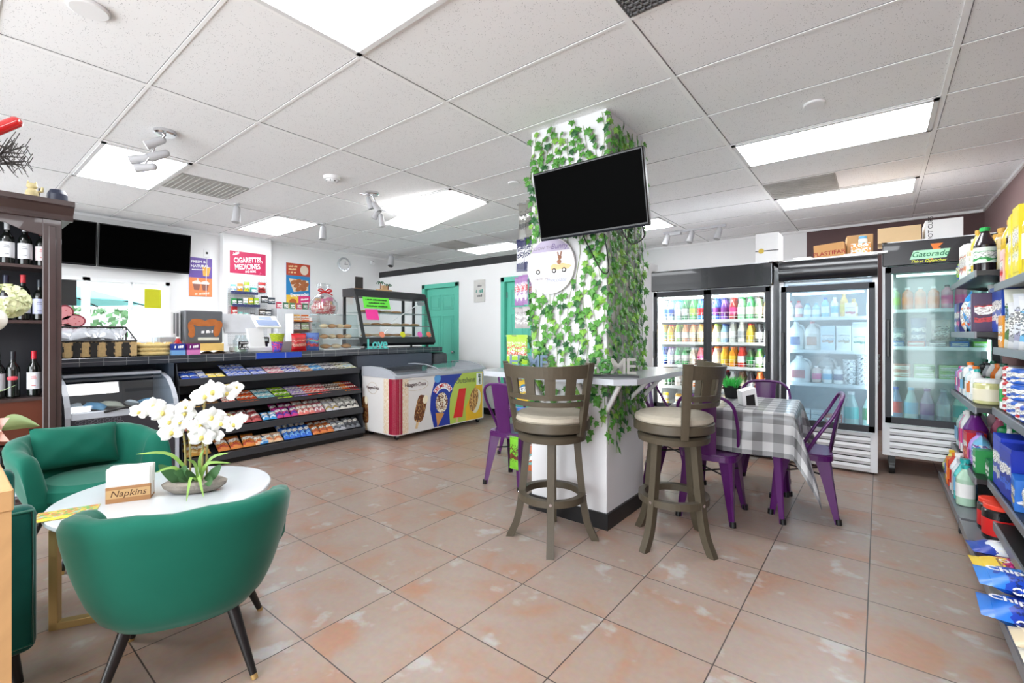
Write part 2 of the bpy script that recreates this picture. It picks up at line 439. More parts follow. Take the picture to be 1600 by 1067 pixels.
# partition with the two teal doors
D1 = (-6.31, -5.405); D2 = (-4.50, -3.60); DH = 2.11; PX1 = -2.95; PT = 2.42
w = MB()
for a, b, z0 in ((XL, D1[0], 0), (D1[1], D2[0], 0), (D2[1], PX1, 0), (D1[0], D1[1], DH), (D2[0], D2[1], DH)):
    w.bb((a, YP, z0), (b, YP+.12, PT), white_wall)
w.bb((PX1-.12, YP+.12, 0), (PX1, YB, PT), white_wall)
struct(w.build('wall_partition'))
struct(MB().bb((XL, YP-.015, PT-.09), (PX1+.01, YP+.135, PT+.015), black_metal).build('trim_1'))
for k, (a, b) in enumerate((D1, D2)):
    fr = MB(); j = .075
    fr.bb((a, YP-.02, 0), (a+j, YP+.12, DH), teal_paint, bev=.006); fr.bb((b-j, YP-.02, 0), (b, YP+.12, DH), teal_paint, bev=.006)
    fr.bb((a, YP-.02, DH-j), (b, YP+.12, DH), teal_paint, bev=.006)
    d = struct(fr.build('door_%d' % (k+1)))
    sl = MB(); x0, x1 = a+j+.004, b-j-.004; W = x1-x0; y0 = YP+.045
    sl.bb((x0, y0, .01), (x1, y0+.04, DH-j-.004), teal_paint)
    # six raised panels, each in a moulded frame
    for cx0, cx1 in ((.11, .47), (.53, .89)):
        for z0, z1 in ((.14, .80), (.92, 1.56), (1.66, 1.92)):
            xa, xb = x0+W*cx0, x0+W*cx1
            fw = .018
            for p, q in (((xa, z0), (xb, z0+fw)), ((xa, z1-fw), (xb, z1)), ((xa, z0), (xa+fw, z1)), ((xb-fw, z0), (xb, z1))):
                sl.bb((p[0], y0-.008, p[1]), (q[0], y0, q[1]), teal_paint, bev=.004)
            sl.bb((xa+.05, y0-.007, z0+.05), (xb-.05, y0, z1-.05), teal_paint, bev=.006)
    s_ = sl.build('door_slab', d)
    hd = MB(); hx = x1-.06
    hd.cyl((hx, y0, .95), (hx, y0-.04, .95), .012, chrome); hd.sph((hx, y0-.055, .95), .028, chrome)
    hd.build('door_knob', s_)
    st = MB()
    for zz in (.3, 1.05, 1.8): st.bb((x0-.012, y0-.012, zz), (x0+.012, y0, zz+.09), grey_metal)
    st.build('hinge', d)
# black baseboards
bbm = mat('black_baseboard', (22, 22, 24), .4)
w = MB()
for a, b in ((XL, D1[0]), (D1[1], D2[0]), (D2[1], PX1)): w.bb((a, YP-.012, 0), (b, YP, .10), bbm)
struct(w.build('baseboard_back'))
struct(MB().bb((XR-.012, YF, 0), (XR, YB, .10), bbm).build('baseboard_right'))
# the column and its baseboard
CX0, CX1, CY0, CY1 = -1.975, -1.375, 2.712, 3.305
struct(MB().bb((CX0, CY0, 0), (CX1, CY1, ZC), mat('column_paint', (222, 222, 224), .65, var=.03, scale=3), bev=.004).build('wall_column'))
w = MB()
for a, b in (((CX0-.014, CY0-.014), (CX1+.014, CY0)), ((CX0-.014, CY1), (CX1+.014, CY1+.014)), ((CX0-.014, CY0), (CX0, CY1)), ((CX1, CY0), (CX1+.014, CY1))):
    w.bb((a[0], a[1], 0), (b[0], b[1], .105), bbm)
struct(w.build('baseboard_column'))
# ceiling T-bar grid: two feet along Y, four feet along X
GX0, GY0, GX, GY = -3.35, .793, 1.2192, .6096
tb = mat('tbar_enamel', (246, 246, 246), .5, var=.02); gap = mat('tile_gap', (120, 120, 122), .9, var=.1)
g = MB()
i = -4
for i in range(-4, 5):
    x = GX0+i*GX
    if XL < x < XR: g.bb((x-.014, YF, ZC-.006), (x+.014, YB, ZC), tb)
for j in range(-7, 13):
    y = GY0+j*GY
    if YF < y < YB: g.bb((XL, y-.008, ZC-.005), (XR, y+.008, ZC), tb); g.bb((XL, y-.0115, ZC-.0015), (XR, y-.008, ZC), gap)
for i in range(-4, 5):
    x = GX0+i*GX
    if XL < x < XR: g.bb((x+.014, YF, ZC-.0015), (x+.0185, YB, ZC), gap)
struct(g.build('trim_2'))
g = MB()
g.bb((XL, YF, ZC-.03), (XL+.02, YB, ZC), tb); g.bb((XR-.02, YF, ZC-.03), (XR, YB, ZC), tb); g.bb((XL, YB-.02, ZC-.03), (XR, YB, ZC), tb)
struct(g.build('trim_3'))
# ceiling lights
lens = emat('light_lens', (248, 251, 255), LIGHT_E, True)
lf = mat('light_frame', (225, 225, 226), .5, var=.02)
def gx(i): return GX0+i*GX
def gy(j): return GY0+j*GY
LL = [(1, 0, 'recessed ceiling light panel nearest the camera, cut off by the top of the photo'),
      (-2, 0, 'recessed ceiling light panel above the wine cabinet behind a three-lamp spotlight'),
      (-3, 3, 'ceiling light panel near the wall of the pink cigarettes poster'),
      (-1, 4, 'ceiling light with its diffuser hanging open at one end'),
      (-2, 8, 'ceiling light panel just above the black partition trim'),
      (2, 5, 'long ceiling light panel nearer the camera above the coolers'),
      (2, 8, 'long ceiling light panel farthest back above the coolers'),
      (0, 8, 'ceiling light half hidden behind the ivy column'),
      (1, -4, 'ceiling light panel behind the camera beside the front windows'),
      (-1, -3, 'ceiling light panel behind the camera in the middle bay'),
      (-3, -4, 'ceiling light panel behind the camera above the left front corner'),
      (2, -1, 'ceiling light panel behind the camera along the right wall')]
for i, j, lab in LL:
    x0, x1, y0, y1 = gx(i)+.016, gx(i+1)-.016, gy(j)+.010, gy(j+1)-.012
    if x1 > XR: x0, x1 = -.35, .85
    o = thing('ceiling_light', ((x0+x1)/2, (y0+y1)/2, ZC-.02), lab, 'ceiling light', group='recessed ceiling lights')
    hx, hy = (x1-x0)/2, (y1-y0)/2
    f = MB(); q = .028
    for a, b in (((-hx, -hy), (hx, -hy+q)), ((-hx, hy-q), (hx, hy)), ((-hx, -hy), (-hx+q, hy)), ((hx-q, -hy), (hx, hy))):
        f.bb((a[0], a[1], .006), (b[0], b[1], .02), lf)
    f.build('frame', o)
    if j == 4:
        # the opened troffer: a housing, two bare tubes and the loose lens
        MB().bb((-hx+q, -hy+q, .012), (hx-q, hy-q, .018), mat('troffer_pan', (240, 240, 240), .4, var=.02, emit=1.)).build('pan', o)
        for yy in (-.12, .12):
            MB().cyl((-hx+.06, yy, -.002), (hx-.06, yy, -.002), .013, emat('lamp_tube', (255, 254, 250), LIGHT_E*1.3)).build('tube', o)
        MB().box((0, 0, 0), (1.12, .54, .006), emat('open_lens', (250, 250, 250), 2.2), M=T(.02, .0, -.085) @ RY(rad(-8))).build('diffuser', o)
        b_ = MB(); b_.tube([(-hx+.02, -hy+.02, 0), (-hx+.25, .06, -.11)], .006, grey_metal); b_.tube([(-hx+.02, hy-.02, 0), (-hx+.06, .2, -.11)], .006, grey_metal)
        b_.build('hanging_bracket', o)
    else:
        MB().bb((-hx+q, -hy+q, .009), (hx-q, hy-q, .015), lens).build('diffuser', o)
# air vents
vm = mat('vent_metal', (196, 196, 194), .6, var=.1, rgb2=(150, 146, 140), scale=5)
dv = mat('vent_dark', (70, 70, 72), .7)
for i, j, dk, lab in ((2, 1, 1, 'dark grey mesh air return grille cut off by the top of the photo'),
                      (2, 7, 0, 'dusty grey air vent beside the long light above the coolers'),
                      (-2+.2, 1, 0, 'stained air vent beside the three-lamp spotlight'),
                      (-2, 7, 0, 'stained air vent beside the light above the partition')):
    x0, y0 = gx(i)+.02, gy(j)+.012
    o = thing('air_vent', (x0+.29, y0+.29, ZC-.012), lab, 'vent', group='ceiling air vents')
    MB().bb((-.29, -.285, .004), (.29, .285, .012), dv if dk else vm).build('grille_plate', o)
    s_ = MB()
    for k in range(19 if dk else 13):
        p = -.27+.54*k/(18 if dk else 12)
        s_.bb((-.28, p-.005, -.002), (.28, p+.005, .004), mat('vent_grey', (120, 120, 122), .6) if dk else vm)
    if dk:
        for k in range(19): s_.bb((-.27+.54*k/18-.004, -.28, -.002), (-.27+.54*k/18+.004, .28, .003), mat('vent_grey', (120, 120, 122), .6))
    s_.build('louvre', o)
# round ceiling discs and detector
for x, y, r, lab in ((-2.76, .44, .075, 'white round sprinkler cover on the ceiling, upper left corner'), (-.32, 3.47, .06, 'white round sprinkler cover in front of the long light panels'),
                     (-2.76, 3.5, .055, 'small round sprinkler cover left of the ivy column')):
    o = MB().lathe([(r*.9, -.016), (r, -.012), (r, -.002), (r*.8, 0)], white_plastic, n=24).build('sprinkler_cover', loc=(x, y, ZC))
    tag(o, lab, 'ceiling fitting', 'sprinkler covers')
o = thing('smoke_detector', (-3.98, 2.32, ZC), 'white smoke detector on the ceiling left of the middle spotlight', 'smoke detector')
MB().lathe([(.035, -.055), (.05, -.05), (.055, -.03), (.07, -.028), (.075, 0)], white_plastic, n=24).build('housing', o)
v_ = MB()
for k in range(8):
    a = k*PI/4; v_.box((.046*math.cos(a), .046*math.sin(a), -.043), (.012, .012, .014), ink)
v_.build('sensor_slot', o)
# spotlights
spot_w = mat('spot_white', (188, 188, 191), .4, var=.03)
def can_spot(par, p, d, L=.11, r=.032):
    p = Vector(p); d = Vector(d).normalized()
    h = MB(); h.cyl(p, p+d*L, r*.8, spot_w, r1=r, n=16); h.sph(p, (r*.8,)*3, spot_w)
    o = h.build('lamp_head', par)
    MB().cyl(p+d*(L-.004), p+d*(L+.002), r*.8, mat('spot_lens', (150, 150, 150), .3), n=16).build('lamp_lens', o)
o = thing('ceiling_spotlight', (-4.02, 1.05, ZC), 'white three-lamp ceiling spotlight in front of the panel over the wine cabinet', 'spotlight', group='multi-lamp spotlights')
b_ = MB(); b_.lathe([(.06, -.03), (.07, -.02), (.07, 0)], chrome, n=20); b_.tube([(0, 0, -.03), (-.05, -.03, -.07), (-.10, -.06, -.17), (-.16, -.10, -.26)], .008, chrome); b_.build('bracket', o)
for p, d in (((-.03, -.01, -.06), (-.25, -.75, -.5)), ((-.06, .02, -.14), (-.3, -.8, -.45)), ((-.13, -.07, -.18), (-.5, -.8, -.3)), ((-.12, -.04, -.24), (-.5, -.8, -.2))): can_spot(o, p, d)
o = thing('ceiling_spotlight', (-4.10, 2.84, ZC), 'white multi-lamp ceiling spotlight beside the light with the hanging diffuser', 'spotlight', group='multi-lamp spotlights')
b_ = MB(); b_.lathe([(.06, -.03), (.07, -.02), (.07, 0)], chrome, n=20); b_.tube([(-.1, -.08, -.01), (0, 0, -.03), (.03, .03, -.12), (.10, .04, -.28)], .008, chrome); b_.build('bracket', o)
for p, d in (((-.04, -.02, -.06), (.2, .2, -.9)), ((.02, .01, -.12), (.5, .1, -.7)), ((.07, .03, -.18), (-.3, -.3, -.8)), ((.09, .04, -.25), (.1, .1, -1))): can_spot(o, p, d)
for x, y, lab in ((-5.64, 2.14, 'white cylinder spotlight hanging left of the light panel by the pink poster'), (-5.77, 3.24, 'white cylinder spotlight hanging right of the light panel by the pink poster'),
                  ):
    o = thing('cylinder_spotlight', (x, y, ZC), lab, 'spotlight', group='single spotlights over the counter')
    MB().lathe([(.03, -.012), (.035, 0)], spot_w, n=16).cyl((0, 0, 0), (0, 0, -.07), .008, spot_w).build('stem', o)
    can_spot(o, (0, 0, -.06), (.15, -.15, -1), .16, .045)
o = thing('security_camera', (-7.05, 5.30, ZC), 'white security camera on the ceiling above the left end of the partition trim', 'camera')
MB().lathe([(.05, -.015), (.05, 0)], spot_w, n=16).cyl((0, 0, 0), (0, 0, -.06), .015, spot_w).build('mount', o)
b_ = MB().cyl((0, 0, -.05), (.03, -.05, -.22), .055, spot_w, n=16).build('camera_body', o)
MB().cyl((.03, -.05, -.221), (.031, -.052, -.226), .045, ink, n=16).build('lens', b_)
o = thing('wall_camera', (XL+.02, 5.2, 2.60), 'small white camera on the wall corner left of the partition trim', 'camera')
MB().bb((0, -.03, -.04), (.03, .03, .04), white_plastic, bev=.006).cyl((.03, 0, 0), (.10, -.03, -.03), .03, white_plastic).build('camera_body', o)
o = thing('track_light', (-2.02, 6.6, ZC), 'white track light with three lamps above the two-door drink cooler', 'track light')
MB().bb((-.42, -.02, -.03), (.42, .02, 0), spot_w).box((-.25, 0, -.035), (.16, .06, .05), spot_w, bev=.008).build('track', o)
for x in (-.36, -.02, .34): can_spot(o, (x, 0, -.06), (-.2, -.3, -.95), .14, .045)
# outside, beyond the window
plane('ground', (-16, -6, -.15), (XL-.2, 9, -.1), mat('paving', (205, 200, 192), .8))
o = thing('patio_umbrella', (-9.9, .80, -.1), 'teal patio umbrella outside the left window', 'umbrella')
MB().cyl((0, 0, 0), (0, 0, 2.40), .025, white_plastic).build('pole', o)
tq = mat('teal_canvas', (105, 200, 205), .8, var=.06); tq2 = mat('teal_canvas_light', (150, 222, 224), .8, var=.06)
for k in range(8):
    a0, a1 = 2*PI*k/8, 2*PI*(k+1)/8
    p = [(0, 0, 2.28), (1.5*math.cos(a0), 1.5*math.sin(a0), 1.86), (1.5*math.cos(a1), 1.5*math.sin(a1), 1.86)]
    q = [(x, y, z-.012) for x, y, z in p]
    MB().add(p+q, [[0, 1, 2], [5, 4, 3], [0, 3, 4, 1], [1, 4, 5, 2], [2, 5, 3, 0]], tq if k % 2 else tq2).build('canopy_panel', o)
    MB().tube([(0, 0, 2.25), p[1][:2]+(1.84,)], .012, ink).build('rib', o)
plane('wall_light_block', (-14, -3.3, -.1), (XL-.2, -3.2, 4.2), mat('outside_white', (250, 250, 250), .8, var=.01))  # unseen wall, added to block sky light from the yard outside the window
plane('wall_outside', (-13.5, 2.75, -.1), (-8.6, 2.85, 3.2), mat('outside_white', (250, 250, 250), .8, var=.01))
lg = mat('hedge_leaf', (70, 110, 75), .7, var=.5, scale=6, rgb2=(120, 160, 110))
h = MB(); r_ = random.Random(3)
for k in range(2000):
    c = Vector((-12.6+r_.uniform(-.4, .4), r_.uniform(-2.8, 2.6), r_.uniform(.1, 1.75)))
    a, b2 = Vector((r_.uniform(-1, 1), r_.uniform(-1, 1), r_.uniform(-1, 1))).normalized()*.09, Vector((r_.uniform(-1, 1), r_.uniform(-1, 1), r_.uniform(-1, 1))).normalized()*.06
    h.add([c-a, c+b2, c+a, c-b2], [[0, 1, 2, 3]], lg)
tag(h.build('garden_hedge'), 'green hedge outside the left window under the teal umbrella', 'hedge', kind='stuff')
# ================= FURNITURE =================
velvet = mat('green_velvet', (16, 98, 80), .75, var=.12, scale=6, sheen=.3, bump=.04, spec=.2)
gold = mat('brushed_gold', (190, 160, 104), .38, .55, var=.05)
def armchair(loc, rz, label, pillow=False):
    o = thing('armchair', loc, label, 'armchair', rz, 'green velvet shell armchairs')
    # local: faces +Y, back at -Y
    NU, NV = 72, 26
    A = rad(116)
    def shell(u, v):
        ph = -A+2*A*u                      # 0 = middle of the back
        k = abs(ph)/A
        top = .675-.10*max(0, k-.35)**1.3/.65+.006*abs(math.sin(u*6*PI))
        if k > .86: top -= .20*((k-.86)/.14)**2.2
        zb = .27
        h = top-zb
        # a fat upholstered section: inner face, rolled top, outer face, tucked bottom
        P = [(-.085, 0), (-.080, .35*h), (-.078, .70*h), (-.070, .90*h), (-.048, .985*h), (-.020, h), (.006, .975*h), (.022, .90*h), (.022, .75*h), (.014, .5*h), (.0, .25*h), (-.02, .06*h), (-.055, -.02)]
        t = v*(len(P)-1); i = min(len(P)-2, int(t)); f = t-i
        dx = P[i][0]+(P[i+1][0]-P[i][0])*f; z = P[i][1]+(P[i+1][1]-P[i][1])*f
        zz = max(0, z/h)
        R_ = .282+.058*zz**.9
        if v < .5: dx += .010*(abs(math.cos(u*6*PI))**.5-.7)*min(1, zz*2)
        r = R_+dx
        c_, s_ = math.cos(ph), math.sin(ph)
        q = (abs(c_)**2.6+abs(s_)**2.6)**(-1/2.6)
        x = r*q*s_; y = -r*q*c_
        return (x, y*1.0+.02, zb+z)
    MB().grid(shell, NU, NV, velvet).build('back_shell', o)
    for sgn in (-1, 1):                    # close the front ends of the arms
        s = MB()
        u = 0 if sgn < 0 else 1
        ring = [shell(u, j/NV) for j in range(NV+1)]
        c = Vector((sum(p[0] for p in ring)/len(ring), sum(p[1] for p in ring)/len(ring)+.02, sum(p[2] for p in ring)/len(ring)))
        s.add([c]+ring, [[0, i+1, i+2] for i in range(NV)], velvet, True)
        s.build('arm_front', o)
    MB().lathe([(.0, -.07), (.22, -.07), (.265, -.05), (.275, .0), (.262, .05), (.22, .075), (.0, .085)], velvet, c=(0, .05, .365), n=32, sy=1.02).build('seat_cushion', o)
    MB().lathe([(.0, 0), (.20, 0), (.238, .03), (.245, .07)], velvet, c=(0, .02, .245), n=32).build('base', o)
    for sx in (-1, 1):
        for sy in (-1, 1):
            p0 = Vector((sx*.15, sy*.15+.02, .27)); p1 = Vector((sx*.235, sy*.235+.02, 0))
            q = p0+(p1-p0)*.94
            l = MB().cyl(p0, q, .022, black_plastic, r1=.012, n=14).build('leg', o)
            MB().cyl(q, p1, .012, gold, r1=.011, n=14).build('foot_tip', l)
    return o
fx, fy = -.906, .423
armchair((-2.09, .62, 0), math.atan2(fy, fx)-PI/2, 'green velvet armchair nearest the camera, seen from behind')
ac2 = armchair((-3.66, .60, 0), math.atan2(.22, .975)-PI/2, 'green velvet armchair facing us behind the round white coffee table')
def pillowgeo(w, h, t, m, n=14, pinch=.10, seed=1):
    r_ = random.Random(seed)
    ph = [r_.uniform(0, 6) for _ in range(6)]
    b = MB()
    def f(sg):
        def g(u, v):
            a, c = 2*u-1, 2*v-1
            k = (max(0, 1-abs(a)**2.6)*max(0, 1-abs(c)**2.6))**.55
            x = a*w/2*(1-pinch*(1-c*c)*.5); y = c*h/2*(1-pinch*(1-a*a)*.5)
            z = sg*t/2*k*(1+.10*math.sin(7*a+ph[0])*math.sin(5*c+ph[1]))
            return (x, y, z)
        return g
    b.grid(f(1), n, n, m); b.grid(f(-1), n, n, m)
    return b
tag(pillowgeo(.42, .25, .13, velvet, 18).build('throw_pillow', loc=(-3.83, .555, .585), rot=(rad(72), rad(4), math.atan2(.22, .975)+PI/2)),
    'green velvet lumbar pillow on the far armchair', 'pillow')
# square armed velvet chair, only its side in view
dark_velvet = mat('dark_velvet', (8, 78, 70), .7, var=.25, scale=9, sheen=.3, spec=.2)
o = thing('armchair', (-2.78, -.12, 0), 'dark green velvet chair with piped straight sides at the left edge of the photo', 'armchair')
MB().bb((-.30, -.30, .14), (.30, .335, .40), dark_velvet, bev=.03, seg=3).build('seat', o)
for sx in (-1, 1):
    a = MB().bb((sx*.30 if sx > 0 else -.40, -.38, .12), (.395 if sx > 0 else -.30, .362, .645), dark_velvet, bev=.035, seg=4, smooth=True).build('arm', o)
    x = sx*.396
    MB().tube([(x*.985, -.35, .15), (x*.985, -.35, .63), (x*.985, .35, .63), (x*.985, .35, .15)], .006, velvet, closed=True).build('piping', a)
MB().bb((-.30, -.40, .14), (.30, -.28, .68), dark_velvet, bev=.04, seg=4, smooth=True).build('backrest', o)
for sx in (-1, 1):
    for sy in (-1, 1): MB().cyl((sx*.32, sy*.30, .13), (sx*.34, sy*.32, 0), .02, black_plastic, r1=.013).build('leg', o)
# light wooden display stand
oak = mat('light_oak', (206, 164, 112), .5, var=.18, scale=5, bump=.05)
MATS['light_oak'].node_tree.nodes['Noise Texture'].inputs['Distortion'].default_value = 2.
o = thing('display_stand', (-2.06, -.12, 0), 'light oak display stand at the left edge of the photo beside the dark green chair', 'stand')
MB().bb((-.24, -.26, .79), (.235, .26, .85), oak, bev=.004).build('stand_top', o)
MB().bb((.20, -.25, 0), (.232, .256, .79), oak).build('side_panel', o)
MB().bb((-.235, -.25, 0), (-.205, .256, .79), oak).build('side_panel', o)
MB().bb((-.205, -.25, .40), (.20, .24, .425), oak).build('shelf', o)
# coffee table
TX, TY = -2.84, .76
o = thing('coffee_table', (TX, TY, 0), 'round white coffee table with square gold frame legs between the green armchairs', 'coffee table')
ttop = mat('white_lacquer', (212, 218, 222), .12, var=.02, spec=.6, coat=.4)
MB().lathe([(.42, .43), (.455, .433), (.46, .44), (.46, .455), (.455, .46)], ttop, n=64).build('tabletop', o)
for sg in (-1, 1):
    f = MB()
    yv = sg*.26
    for a, b in (((-.36, 0), (-.33, .43)), ((.33, 0), (.36, .43)), ((-.36, 0), (.36, .03)), ((-.36, .405), (.36, .43))):
        f.bb((a[0], yv-.02, a[1]), (b[0], yv+.02, b[1]), gold, bev=.002)
    f.build('leg_frame', o, rot=(0, 0, rad(62)))
    # the two frames stand along the room, across the table
f = MB().bb((-.02, -.26, .405), (.02, .26, .428), gold).build('cross_bar', o, rot=(0, 0, rad(62)))
# things on the coffee table
TZ = .4605
p = onZ(203, 782, .46)
o = thing('napkin_holder', (p[0]-.03, p[1]+.01, TZ), 'brown kraft napkin holder with folded white napkins on the coffee table', 'napkin holder', rad(66))
kraft = mat('kraft_card', (176, 128, 84), .8, var=.08)
h = MB(); h.bb((-.085, -.045, 0), (.085, .045, .004), kraft)
h.bb((-.085, -.047, 0), (.085, -.043, .075), kraft); h.bb((-.085, .043, 0), (.085, .047, .075), kraft); h.bb((-.085, -.045, 0), (-.081, .045, .07), kraft); h.bb((.081, -.045, 0), (.085, .045, .07), kraft)
h.build('holder_box', o)
MB().bb((-.084, -.0475, .022), (.084, -.0469, .062), mat('kraft_band', (206, 168, 118), .8)).build('light_band', o)
MB().text('Napkins', .042, mat('brown_ink', (80, 45, 22), .7, var=0), T(0, -.0478, .042) @ RX(PI/2), shear=.25).build('lettering', o)
n_ = MB(); r_ = random.Random(4)
for k in range(13): n_.box((r_.uniform(-.004, .004), -.034+.0056*k, .084+r_.uniform(-.004, .006)), (.166, .0038, .15), paper, M=RY(r_.uniform(-.03, .03)), bev=.0015)
n_.build('napkin_stack', o)
p = onZ(95, 806, .46)
o = MB().box((0, 0, .0015), (.21, .14, .003), pmat('leaflet_print', [(120, 180, 200), (235, 190, 70), (110, 170, 90), (220, 120, 70), (240, 235, 220)], 5)).build('menu_leaflet', loc=(p[0]-.01, p[1]+.02, TZ), rot=(0, 0, rad(72)))
MB().bb((-.10, -.068, .003), (.10, -.036, .0036), mat('leaflet_yellow', (245, 200, 60), .5)).build('yellow_band', o)
tag(o, 'colourful menu leaflet with a yellow band lying on the coffee table', 'leaflet')
# orchid arrangement
p = onZ(305, 768, .46)
oc = thing('orchid_planter', (p[0], p[1], TZ), 'white orchids in a grey stone bowl on the coffee table', 'plant', rad(52))
stone = mat('grey_stone', (150, 142, 132), .9, var=.3, scale=25, bump=.5)
MB().lathe([(.05, 0), (.085, .008), (.112, .03), (.118, .05), (.10, .062), (.06, .058), (.0, .056)], stone, n=26, sx=1.25, sy=.62).build('stone_bowl', oc)
petal = mat('orchid_white', (250, 250, 246), .55, var=.03, sheen=.2)
throat = mat('orchid_yellow', (225, 205, 110), .5, var=.15)
stemm = mat('orchid_stem', (176, 164, 104), .6, var=.15)
leafm = mat('orchid_leaf', (70, 110, 66), .4, var=.3, scale=9)
grassm = mat('grass_blade', (140, 180, 84), .45, var=.25, scale=9)
def orchid_flower(c, face, s, par, roll=0):
    f = MB(); face = Vector(face).normalized()
    Q = face.to_track_quat('Z', 'Y').to_matrix().to_4x4(); M0 = T(*c) @ Q @ RZ(roll)
    def pet(ang, L, W, tilt):
        M = M0 @ RZ(ang) @ RX(tilt)
        def g(u, v):
            w_ = W*math.sin(PI*min(1, .12+.88*v))**.7*(1 if v < .95 else .6)
            return ((2*u-1)*w_/2, v*L, .18*L*math.sin(v*2.2)-.15*(2*u-1)**2*W)
        f.grid(g, 4, 6, petal, M=M)
    for a in (0, 2*PI/3, -2*PI/3): pet(a, s*.52, s*.40, .15)
    for a in (PI*.42, -PI*.42): pet(a, s*.58, s*.62, .0)
    f.sph((0, 0, 0), (s*.09, s*.12, s*.14), throat, 8, 6, M=M0 @ T(0, -s*.04, s*.05))
    f.build('blossom', par)
# two double stems leaning apart (local x runs left-right as the camera sees it)
S1 = [(-.045, 0, .05), (-.045, .0, .22), (-.05, -.01, .34), (-.08, -.03, .40), (-.14, -.05, .41)]
S2 = [(-.028, .01, .05), (-.026, .01, .20), (-.03, .0, .33), (-.05, -.02, .39), (-.10, -.03, .415)]
S3 = [(.03, 0, .05), (.035, 0, .25), (.035, -.01, .42), (.06, -.02, .50), (.13, -.03, .52)]
S4 = [(.05, .01, .05), (.05, .01, .20), (.06, 0, .32), (.10, -.02, .375), (.16, -.03, .36)]
def smooth(pts, n=5):
    P = [Vector(q) for q in pts]; out = []
    for i in range(len(P)-1):
        p0 = P[max(0, i-1)]; p1 = P[i]; p2 = P[i+1]; p3 = P[min(len(P)-1, i+2)]
        for k in range(n):
            t = k/n
            out.append(.5*((2*p1)+(p2-p0)*t+(2*p0-5*p1+4*p2-p3)*t*t+(3*p1-p0-3*p2+p3)*t**3))
    return out+[P[-1]]
for S in (S1, S2, S3, S4): MB().tube(smooth([(x*(1.28 if z > .3 else 1.), y, .05+(z-.05)*1.05) for x, y, z in S]), .005, stemm).build('stem', oc)
FL = [(-.155, -.06, .40, .085), (-.11, -.06, .425, .10), (-.075, -.07, .395, .11), (-.055, -.06, .35, .10), (-.05, -.055, .30, .11), (-.02, -.05, .345, .09),
      (.0, -.06, .415, .085), (.045, -.07, .465, .12), (.075, -.07, .485, .13), (.12, -.06, .475, .10), (.15, -.04, .50, .07),
      (.03, -.07, .33, .11), (.07, -.075, .365, .12), (.035, -.07, .275, .12), (.10, -.07, .335, .10), (.145, -.06, .325, .10), (.075, -.05, .28, .09), (-.005, -.05, .385, .10), (.165, -.05, .35, .07)]
r_ = random.Random(9)
for x, y, z, s in FL:
    orchid_flower((x*1.28+(.012 if x > 0 else -.018), y, .05+(z-.05)*1.07), (r_.uniform(-.4, .45), -1, r_.uniform(-.1, .35)), s*.94, oc, r_.uniform(-.4, .4))
def blade(pts, w, m, par, name, n=5):
    P = smooth(pts, n); b = MB(); vs = []; L = len(P)
    for i, q in enumerate(P):
        d = (P[min(i+1, L-1)]-P[max(0, i-1)]); sd = d.cross(Vector((0, -1, .6))); sd.normalize()
        ww = w*math.sin(PI*(.15+.84*i/(L-1)))**.8
        vs += [q-sd*ww/2, q+Vector((0, 0, -.15*ww)), q+sd*ww/2]
    b.add(vs, [[3*i+k, 3*i+k+1, 3*i+4+k, 3*i+3+k] for i in range(L-1) for k in (0, 1)], m, True)
    return b.build(name, par)
for pts, w in (([(-.05, -.01, .05), (-.09, -.03, .10), (-.14, -.05, .16)], .055), ([(-.05, -.02, .05), (-.03, -.06, .12), (.0, -.09, .15)], .05), ([(.04, 0, .05), (.09, -.03, .09), (.13, -.04, .14)], .055),
               ([(.0, -.01, .05), (-.02, -.05, .10), (-.06, -.09, .13)], .05), ([(.05, -.02, .05), (.08, -.06, .07), (.10, -.10, .05)], .045)):
    blade(pts, w, leafm, oc, 'leaf')
for pts in ([(.0, 0, .05), (-.10, -.02, .20), (-.24, -.04, .215)], [(.02, 0, .05), (.08, -.03, .17), (.17, -.05, .20)], [(.03, -.02, .05), (.07, -.05, .15), (.18, -.06, .15)], [(.02, -.02, .05), (.03, -.08, .16), (.015, -.14, .20)],
            [(.03, -.02, .05), (.05, -.09, .10), (.09, -.14, .01)], [(.02, -.02, .05), (.02, -.10, .10), (.02, -.15, .0)], [(-.02, -.01, .05), (-.07, -.05, .14), (-.14, -.08, .13)], [(.03, 0, .06), (.03, -.03, .16), (.05, -.03, .22)]):
    blade(pts, .016, grassm, oc, 'grass_blade')
# flower decorations reaching in at the left edge
fa = thing('flower_arrangement', (-2.16, -.06, .85), 'tall artificial flowers with pink bloom, green hydrangea and bare twigs at left edge', 'flowers')
cer = mat('white_ceramic', (238, 234, 226), .25, var=.03)
MB().lathe([(.05, 0), (.07, .02), (.085, .10), (.07, .2), (.045, .26), (.05, .28)], cer, n=24).build('vase', fa)
sgm = mat('flower_stem', (96, 110, 70), .6)
def fl(px, py, X=-2.35): 
    q = onX(px, py, X); return (q[0]+2.16, q[1]+.06, q[2]-.85)
hyd = mat('hydrangea_petal', (224, 230, 186), .6, var=.2, scale=20)
hb = fl(12, 470)
MB().tube(smooth([(0, 0, .26), (-.1, .08, .40), hb]), .005, sgm).build('stem', fa)
h = MB(); r_ = random.Random(5)
for k in range(46):
    d = Vector((r_.gauss(0, 1), r_.gauss(0, 1), r_.gauss(0, 1))).normalized()
    c = Vector(hb)+d*.05*Vector((1, 1, 1.1)).length/1.75
    Q = d.to_track_quat('Z', 'Y').to_matrix().to_4x4()
    for a in range(4):
        h.add([(0, 0, 0), (.017, -.012, .004), (.028, 0, .002), (.017, .012, .004)], [[0, 1, 2, 3]], hyd, M=T(*c) @ Q @ RZ(a*PI/2+k))
h.build('hydrangea_bloom', fa)
pk = mat('pink_petal', (240, 200, 190), .6, var=.1)
pb = fl(0, 668)
